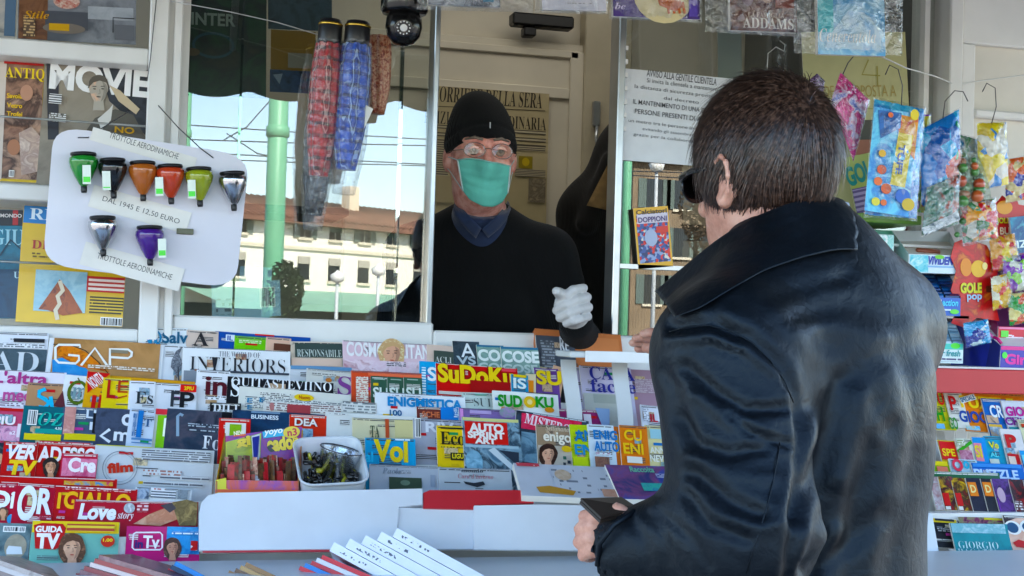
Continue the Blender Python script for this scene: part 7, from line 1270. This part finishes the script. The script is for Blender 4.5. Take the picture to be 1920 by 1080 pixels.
CRE = [  # picture polylines: (points, half width px, depth m) valley > 0
    ([(1262, 612), (1330, 606), (1400, 632), (1458, 684), (1488, 740), (1500, 800), (1498, 900), (1490, 1010), (1478, 1090)], 11, .011),
    ([(1285, 690), (1340, 735), (1400, 768), (1465, 766)], 13, .011), ([(1275, 785), (1310, 835), (1365, 850), (1440, 838)], 12, .010), ([(1368, 778), (1410, 812), (1478, 832)], 9, .009),
    ([(1300, 885), (1365, 938), (1425, 962)], 13, .010), ([(1250, 690), (1268, 760), (1290, 830)], 15, .006), ([(1290, 930), (1330, 985), (1400, 1010)], 11, .008), ([(1240, 965), (1300, 1010), (1330, 1060)], 10, .007), ([(1180, 975), (1210, 1010), (1215, 1060)], 8, .005), ([(1215, 965), (1250, 1000), (1255, 1050)], 8, .005),
    ([(1578, 715), (1562, 790), (1530, 880), (1505, 960)], 18, .013), ([(1668, 800), (1640, 880), (1590, 970)], 18, .007), ([(1650, 965), (1580, 1030), (1520, 1075)], 16, .008), ([(1560, 930), (1530, 1010), (1512, 1080)], 14, .008), ([(1720, 850), (1690, 960), (1670, 1080)], 16, .005),
    ([(1330, 645), (1400, 670), (1450, 715)], 7, .004), ([(1400, 560), (1450, 610), (1500, 680), (1520, 760)], 14, .004), ([(1590, 520), (1660, 600), (1700, 700)], 22, .003),
    ([(1240, 700), (1262, 720), (1300, 730)], 10, .004), ([(1505, 770), (1560, 705), (1650, 660), (1720, 650)], 26, .007), ([(1500, 590), (1580, 570), (1680, 600)], 24, .005), ([(1625, 840), (1610, 950), (1590, 1080)], 18, .007), ([(1700, 690), (1715, 800), (1705, 900)], 16, .005), ([(1540, 640), (1600, 680), (1640, 760)], 16, .005), ([(1440, 560), (1500, 540), (1580, 520)], 14, .005), ([(1380, 640), (1350, 600), (1330, 575)], 9, .004)]
RID = [([(1520, 740), (1580, 680), (1660, 635)], 18, .005), ([(1650, 830), (1640, 940), (1625, 1080)], 14, .005), ([(1490, 620), (1570, 605), (1660, 640)], 16, .004), ([(1245, 640), (1330, 630), (1400, 655), (1452, 705)], 10, .006), ([(1300, 735), (1370, 790), (1440, 802)], 14, .007), ([(1300, 860), (1370, 890), (1450, 895)], 14, .007), ([(1540, 720), (1520, 800), (1508, 880)], 14, .007), ([(1610, 740), (1590, 840), (1550, 940)], 16, .005), ([(1340, 960), (1400, 985), (1450, 985)], 12, .005), ([(1270, 620), (1345, 618), (1412, 645), (1466, 700)], 4, .003)]
def seg_dist(x, y, pl):
    D = np.full(len(x), 1e9)
    for a, b in zip(pl, pl[1:]):
        ax, ay, bx_, by_ = a[0], a[1], b[0], b[1]; t = np.clip(((x-ax)*(bx_-ax)+(y-ay)*(by_-ay))/max((bx_-ax)**2+(by_-ay)**2, 1e-6), 0, 1); D = np.minimum(D, np.hypot(x-ax-t*(bx_-ax), y-ay-t*(by_-ay)))
    return D
def folds_j(V, Nn):
    x, y, d = project(V); face_ = np.clip(-(Nn@A3(FW))*3, 0, 1); out = np.zeros(len(V))
    for pl, wd, dp in CRE: q = seg_dist(x, y, pl); wv = wd*(1.15+.25*vnoise(V, (18, 18, 18), 4)); dv = .80*dp*(.85+.3*vnoise(V, (14, 14, 14), 2)); out -= dv*np.exp(-(q/wv)**2)*face_; out += dv*.3*np.exp(-((q-wv*1.9)/wv)**2)*face_
    for pl, wd, dp in RID: q = seg_dist(x, y, pl); out += .6*dp*np.exp(-(q/(wd*1.2))**2)*face_
    return out+.0022*vnoise(V, (12, 12, 9))+.0012*vnoise(V, (36, 36, 25), 1)
def leather(name):
    m, t, b = new_mat(name); v = coords(t); n = N(t, 'ShaderNodeTexNoise', i_Scale=9.0, i_Detail=7.0); t.links.new(v, n.inputs['Vector'])
    t.links.new(ramp(t, n.outputs[0], [(.3, lin('#05070a')), (.6, lin('#090c11')), (.8, lin('#101318'))]), b.inputs['Base Color']); t.links.new(ramp(t, n.outputs[0], [(.3, (.40, .40, .40, 1)), (.7, (.60, .60, .60, 1))]), b.inputs['Roughness']); b.inputs['Specular IOR Level'].default_value = .29; b.inputs['Specular Tint'].default_value = (.60, .80, 1, 1)
    vo = N(t, 'ShaderNodeTexVoronoi', i_Scale=420.0, feature='DISTANCE_TO_EDGE'); t.links.new(v, vo.inputs['Vector']); n2 = N(t, 'ShaderNodeTexNoise', i_Scale=55.0, i_Detail=6.0, i_Distortion=.6); t.links.new(v, n2.inputs['Vector'])
    b1 = N(t, 'ShaderNodeBump', i_Strength=.10, i_Distance=.0012); t.links.new(vo.outputs[0], b1.inputs['Height']); b2 = N(t, 'ShaderNodeBump', i_Strength=.32, i_Distance=.006); t.links.new(n2.outputs[0], b2.inputs['Height']); t.links.new(b1.outputs[0], b2.inputs['Normal']); t.links.new(b2.outputs[0], b.inputs['Normal']); return m
lea = leather('black_leather')
lo, hi = bounds([WC(1090, 380, 1.40), WC(1800, 380, 1.40), WC(1090, 1480, 1.40), WC(1800, 1480, 2.0), WC(1250, 600, 2.30), WC(1750, 500, 2.1)], .03)
jak = body_mesh('leather_jacket', jk, lo, hi, .006, lea, cust, 2, folds_j)
# collar: a standing band from the nape round to the pointed front tip
ctop = [(1596, 392, 1.86), (1585, 372, 1.80), (1548, 366, 1.735), (1480, 380, 1.700), (1405, 410, 1.700), (1340, 452, 1.725), (1282, 500, 1.765), (1228, 546, 1.80)]
cbot = [(1600, 470, 1.86), (1590, 468, 1.80), (1555, 470, 1.705), (1495, 484, 1.665), (1425, 508, 1.650), (1360, 545, 1.66), (1308, 578, 1.69), (1262, 594, 1.74)]
def collar(top_, bot_, name, th_=.006, nx=40, ny=12, push=0):
    g = quadgrid(top_, bot_, nx, ny); V = np.array([[A3(WC(p[0], p[1], p[2])) for p in r] for r in g])
    for _ in range(6): S_ = V.copy(); S_[:, 1:-1] = (V[:, :-2]+V[:, 2:]+2*V[:, 1:-1])/4; V = S_
    for j in range(ny):
        v = j/(ny-1); V[j] -= A3(FW)*(.016*math.sin(math.pi*min(1, v*1.1))**1.2+.007*math.exp(-((v-.90)/.07)**2)-.007*math.exp(-((v-.74)/.05)**2)+.005*math.exp(-((v-.58)/.06)**2)-.006*math.exp(-((v-.34)/.06)**2)+push*(.25+.75*v))
        for i in range(nx): V[j, i] -= A3(FW)*.003*mnoise.noise(Vector((i*.23, v*6, 2)))
    X_, Y_, D_ = project(V.reshape(-1, 3)); J_ = march(jk, X_, Y_, 1.3*CS); dj = project(J_)[2].reshape(ny, nx); dd_ = np.maximum(0, D_.reshape(ny, nx)-(dj-.009-.010*np.linspace(0, 1, ny)[:, None]**2)); dd_ = np.where(dj > D_.reshape(ny, nx)+.2, 0, dd_); R_ = V-A3(CAM); V = V-R_*(dd_/D_.reshape(ny, nx))[..., None]
    for _ in range(3): S_ = V.copy(); S_[1:-1, 1:-1] = (V[1:-1, :-2]+V[1:-1, 2:]+V[:-2, 1:-1]+V[2:, 1:-1]+4*V[1:-1, 1:-1])/8; V = S_
    bk_ = V+A3(FW)*th_; m = nx*ny; fs = []
    for j in range(ny-1):
        for i in range(nx-1): a = j*nx+i; fs += [(a, a+1, a+nx+1, a+nx), (m+a, m+a+nx, m+a+nx+1, m+a+1)]
    rim = [i for i in range(nx)]+[j*nx+nx-1 for j in range(1, ny)]+[(ny-1)*nx+i for i in range(nx-2, -1, -1)]+[j*nx for j in range(ny-2, 0, -1)]; k = len(rim); fs += [(rim[i], m+rim[i], m+rim[(i+1) % k], rim[(i+1) % k]) for i in range(k)]
    return np_mesh(name, np.concatenate([V.reshape(-1, 3), bk_.reshape(-1, 3)]), fs, lea, jak)
collar(ctop, cbot, 'collar', .010, 48, 24, .024)
MB().tube([WC(1190, 958, 1.545), WC(1150, 985, 1.535), WC(1124, 1020, 1.54), WC(1120, 1060, 1.55)], .0035, 8).obj('cuff_seam', lea, jak)
st_ = MB(); st_.tube([Vector(p) for p in march(jk, [1462, 1456, 1448, 1438, 1426, 1412, 1400], [830, 870, 910, 950, 990, 1030, 1075], 1.4, .0)], .0009, 6); st_.obj('sleeve_seam', lea, jak)
st_ = MB(); st_.tube([Vector(p) for p in march(jk, [1255, 1290, 1330, 1370, 1410, 1445, 1472, 1488], [622, 612, 610, 620, 642, 676, 715, 755], 1.4, .0)], .0009, 6); st_.obj('shoulder_seam', lea, jak)
sc_ = quadgrid([(1555, 372, 1.755), (1592, 380, 1.80)], [(1555, 384, 1.755), (1596, 400, 1.80)], 6, 4); MB().add([WC(*p) for r in sc_ for p in r], [(j*6+i, j*6+i+1, (j+1)*6+i+1, (j+1)*6+i) for j in range(3) for i in range(5)]).obj('shirt_collar', paint('#8a96a8', .7), cust)
# trousers and shoes
hipc = WC(1512, 1290, 1.73); tb = Body(); zc = hipc.z
tb.ell(Vector((hipc.x, hipc.y, zc-.05)), (CL, CF, ZU), (.165, .125, .16))
fts = []
for e in (-1, 1):
    hpj = hipc+CL*(.085*e)+ZU*-.10; kn = Vector((hpj.x, hpj.y, .50))+CF*(.03+.03*e)+CL*(.02*e); an = Vector((kn.x, kn.y, .09))-CF*.02; tb.chain([hpj, kn, an], [.095, .068, .060], .04); fts.append(an)
lo, hi = bounds([hipc-CL*.3-CF*.3, hipc+CL*.3+CF*.3, hipc+CL*.3-CF*.3, hipc-CL*.3+CF*.3, Vector((hipc.x, hipc.y, .03)), hipc+ZU*.15], .02)
body_mesh('trousers', tb, lo, hi, .012, cloth_mat('dark_denim', '#1a2030', .85, 900, .3), cust, 2)
for an in fts:
    sh = Body().ell(an+CF*.07-ZU*.035, (CL, CF, ZU), (.046, .14, .05)).cone(an-ZU*.02, an+ZU*.05, .052, .055, .03); sh.fn(lambda P: -P[:, 2]+.006, op='i'); lo, hi = bounds([an-CL*.1-CF*.12, an+CL*.1+CF*.26, an+CL*.1-CF*.12, an-CL*.1+CF*.26, Vector((an.x, an.y, -.01)), an+ZU*.1], .02); body_mesh('shoe', sh, lo, hi, .008, paint('#15130f', .4), cust, 1)
# sunglasses
sg = empty('sunglasses'); sg.parent = cust; dkl = paint('#0a0a0c', .08); fr_ = paint('#141416', .25)
for e in (-1, 1):
    c = h2(.034*e, .108, -.012); pts = [c+Hl*(.029*math.cos(a_)*(1-.1*math.sin(a_)))+Hu*(.022*math.sin(a_))-Hf*(.012*max(0, math.cos(a_)*e)) for a_ in [i*2*math.pi/24 for i in range(24)]]
    MB().add([p[:] for p in pts]+[(p-Hf*.002)[:] for p in pts], [tuple(range(24)), tuple(range(47, 23, -1))]+[(i, 24+i, 24+(i+1) % 24, (i+1) % 24) for i in range(24)]).obj('lens', dkl, sg); MB().tube(pts, .002, 6, closed=True).obj('rim', fr_, sg)
    tp = [h2(.062*e, .098, -.006), h2(.078*e, .06, -.004), h2(.083*e, .01, -.008), h2(.082*e, -.02, -.02)]; MB().tube([tp[0]+Hu*.003, tp[1]+Hu*.002, tp[2], tp[3]], [.006, .0045, .003, .002], 6).obj('temple', fr_, sg)
MB().tube([h2(-.008, .112, -.006), h2(.008, .112, -.006)], .002, 6).obj('bridge', fr_, sg)
# hair: cap plus strands
def hairline(l, f):
    l = np.abs(l); b = np.where(f < -.03, -.088+.03*np.clip((f+.03)/-.07, 0, 1)*0, np.where(f < .035, -.015-.06*np.clip((-f-.012)/.02, 0, 1), -.02+.075*np.clip((f-.035)/.06, 0, 1)))
    sb = (f > .012) & (f < .034) & (l > .05); return np.where(sb, -.055, b)
hr = Body().ell(h2(0, -.010, .016), (Hl, Hf, Hu), (.085, .108, .110))
def _reg(P):
    q = P-A3(H2); return (hairline(q@A3(Hl), q@A3(Hf))-q@A3(Hu))*.8
def _lump(P): return None
hr.fn(_reg, op='i'); lo, hi = bounds([h2(-.12, -.14, -.12), h2(.12, .13, .15), h2(-.12, .13, -.12), h2(.12, -.14, .15)], .01)
def hair_d(V, Nn): return .003*vnoise(V, (40, 40, 40))-.002
def hair_mat():
    m, t, b = new_mat('dark_brown_hair'); oi = N(t, 'ShaderNodeTexCoord'); n = N(t, 'ShaderNodeTexNoise', i_Scale=160.0, i_Detail=3.0); t.links.new(oi.outputs['Object'], n.inputs['Vector']); t.links.new(ramp(t, n.outputs[0], [(.28, lin('#130c09')), (.48, lin('#33221a')), (.7, lin('#5e4538'))]), b.inputs['Base Color']); b.inputs['Roughness'].default_value = .42; b.inputs['Anisotropic'].default_value = .5; b.inputs['Specular IOR Level'].default_value = .45; return m
hm = hair_mat(); hairo = body_mesh('hair', hr, lo, hi, .005, hm, cust, 1, hair_d)
rs = np.random.RandomState(3); wl_ = march(hr, [1518], [205], 1.55)[0]; NS = 21000; SEG = 6
ctr = A3(h2(0, -.010, .016)); AX = np.array([A3(Hl), A3(Hf), A3(Hu)]); RR = np.array([.085, .108, .110])
d_ = rs.normal(size=(NS*2, 3)); d_ /= np.linalg.norm(d_, axis=1)[:, None]; P = ctr+(d_*RR)@AX; P = P[_reg(P) < .004][:NS]; NS = len(P)
def surf_n(P): q = ((P-ctr)@AX.T)/(RR*RR); n = q@AX; return n/np.linalg.norm(n, axis=1)[:, None]
ln_ = rs.uniform(.045, .095, NS); wd_ = rs.uniform(.0005, .0011, NS); cl_ = vnoise(P, (110, 110, 110), 2)*.7+vnoise(P, (50, 50, 50), 5)*.5; c2_ = vnoise(P, (90, 90, 90), 7); pts = [P.copy()]; cur = P.copy(); jit = rs.normal(size=(NS, 3))*.13; lj = np.abs(rs.normal(size=NS))*.016+np.where(rs.rand(NS) < .10, rs.uniform(.03, .13, NS), 0)
for k in range(SEG):
    n = surf_n(cur); fl = cur-wl_; fl /= np.maximum(np.linalg.norm(fl, axis=1), .012)[:, None]; fl = fl+np.array([0, 0, -.75])+jit+A3(Hl)*(cl_[:, None]*.32)+A3(Hf)*(c2_[:, None]*.35); fl -= n*(fl*n).sum(1)[:, None]; fl /= np.maximum(np.linalg.norm(fl, axis=1), 1e-6)[:, None]; cur = cur+fl*(ln_/SEG)[:, None]
    q = (cur-ctr)@AX.T/RR; r = np.linalg.norm(q, axis=1); lift = 1.0+.040*math.sin(math.pi*(k+1)/SEG*.8)+.040*np.clip(cl_, -.35, 1)*(k+1)/SEG+lj*(k+1)/SEG; cur = ctr+(q/r[:, None]*lift[:, None]*RR)@AX; pts.append(cur.copy())
hv, hq = [], []
pts = np.array(pts); sd = np.cross(pts[1]-pts[0], surf_n(P)); sd /= np.maximum(np.linalg.norm(sd, axis=1), 1e-6)[:, None]
vv = np.empty((NS, SEG+1, 2, 3))
for k in range(SEG+1):
    w_ = (wd_*(1-.75*(k/SEG)**2))[:, None]; vv[:, k, 0] = pts[k]-sd*w_; vv[:, k, 1] = pts[k]+sd*w_
base = np.arange(NS)[:, None]*(2*(SEG+1)); ks = np.arange(SEG)[None, :]*2; b0 = base+ks; hq = np.stack([b0, b0+1, b0+3, b0+2], -1).reshape(-1, 4)
np_mesh('hair_strands', vv.reshape(-1, 3), hq, hm, hairo, False)
# wallet in his hand
q = [WC(1088, 938, 1.578), WC(1165, 936, 1.60), WC(1196, 956, 1.565), WC(1126, 974, 1.545)]; nn_ = (q[1]-q[0]).cross(q[3]-q[0]).normalized(); nn_ = nn_ if nn_.z > 0 else -nn_
wal = empty('wallet', q[3], 'dark brown leather wallet held in the customer hand', 'wallet'); wq = [v-q[3] for v in q]; wm_ = paint('#2a211b', .45, .2, 60)
for nm, za, zb2 in (('cover', 0, .003), ('pocket_fold', -.005, -.0012)): MB().add([v+nn_*zb2 for v in wq]+[v+nn_*za for v in wq], [(0, 3, 2, 1), (4, 5, 6, 7), (0, 1, 5, 4), (1, 2, 6, 5), (2, 3, 7, 6), (3, 0, 4, 7)]).obj(nm, wm_, wal)
flush_texts()
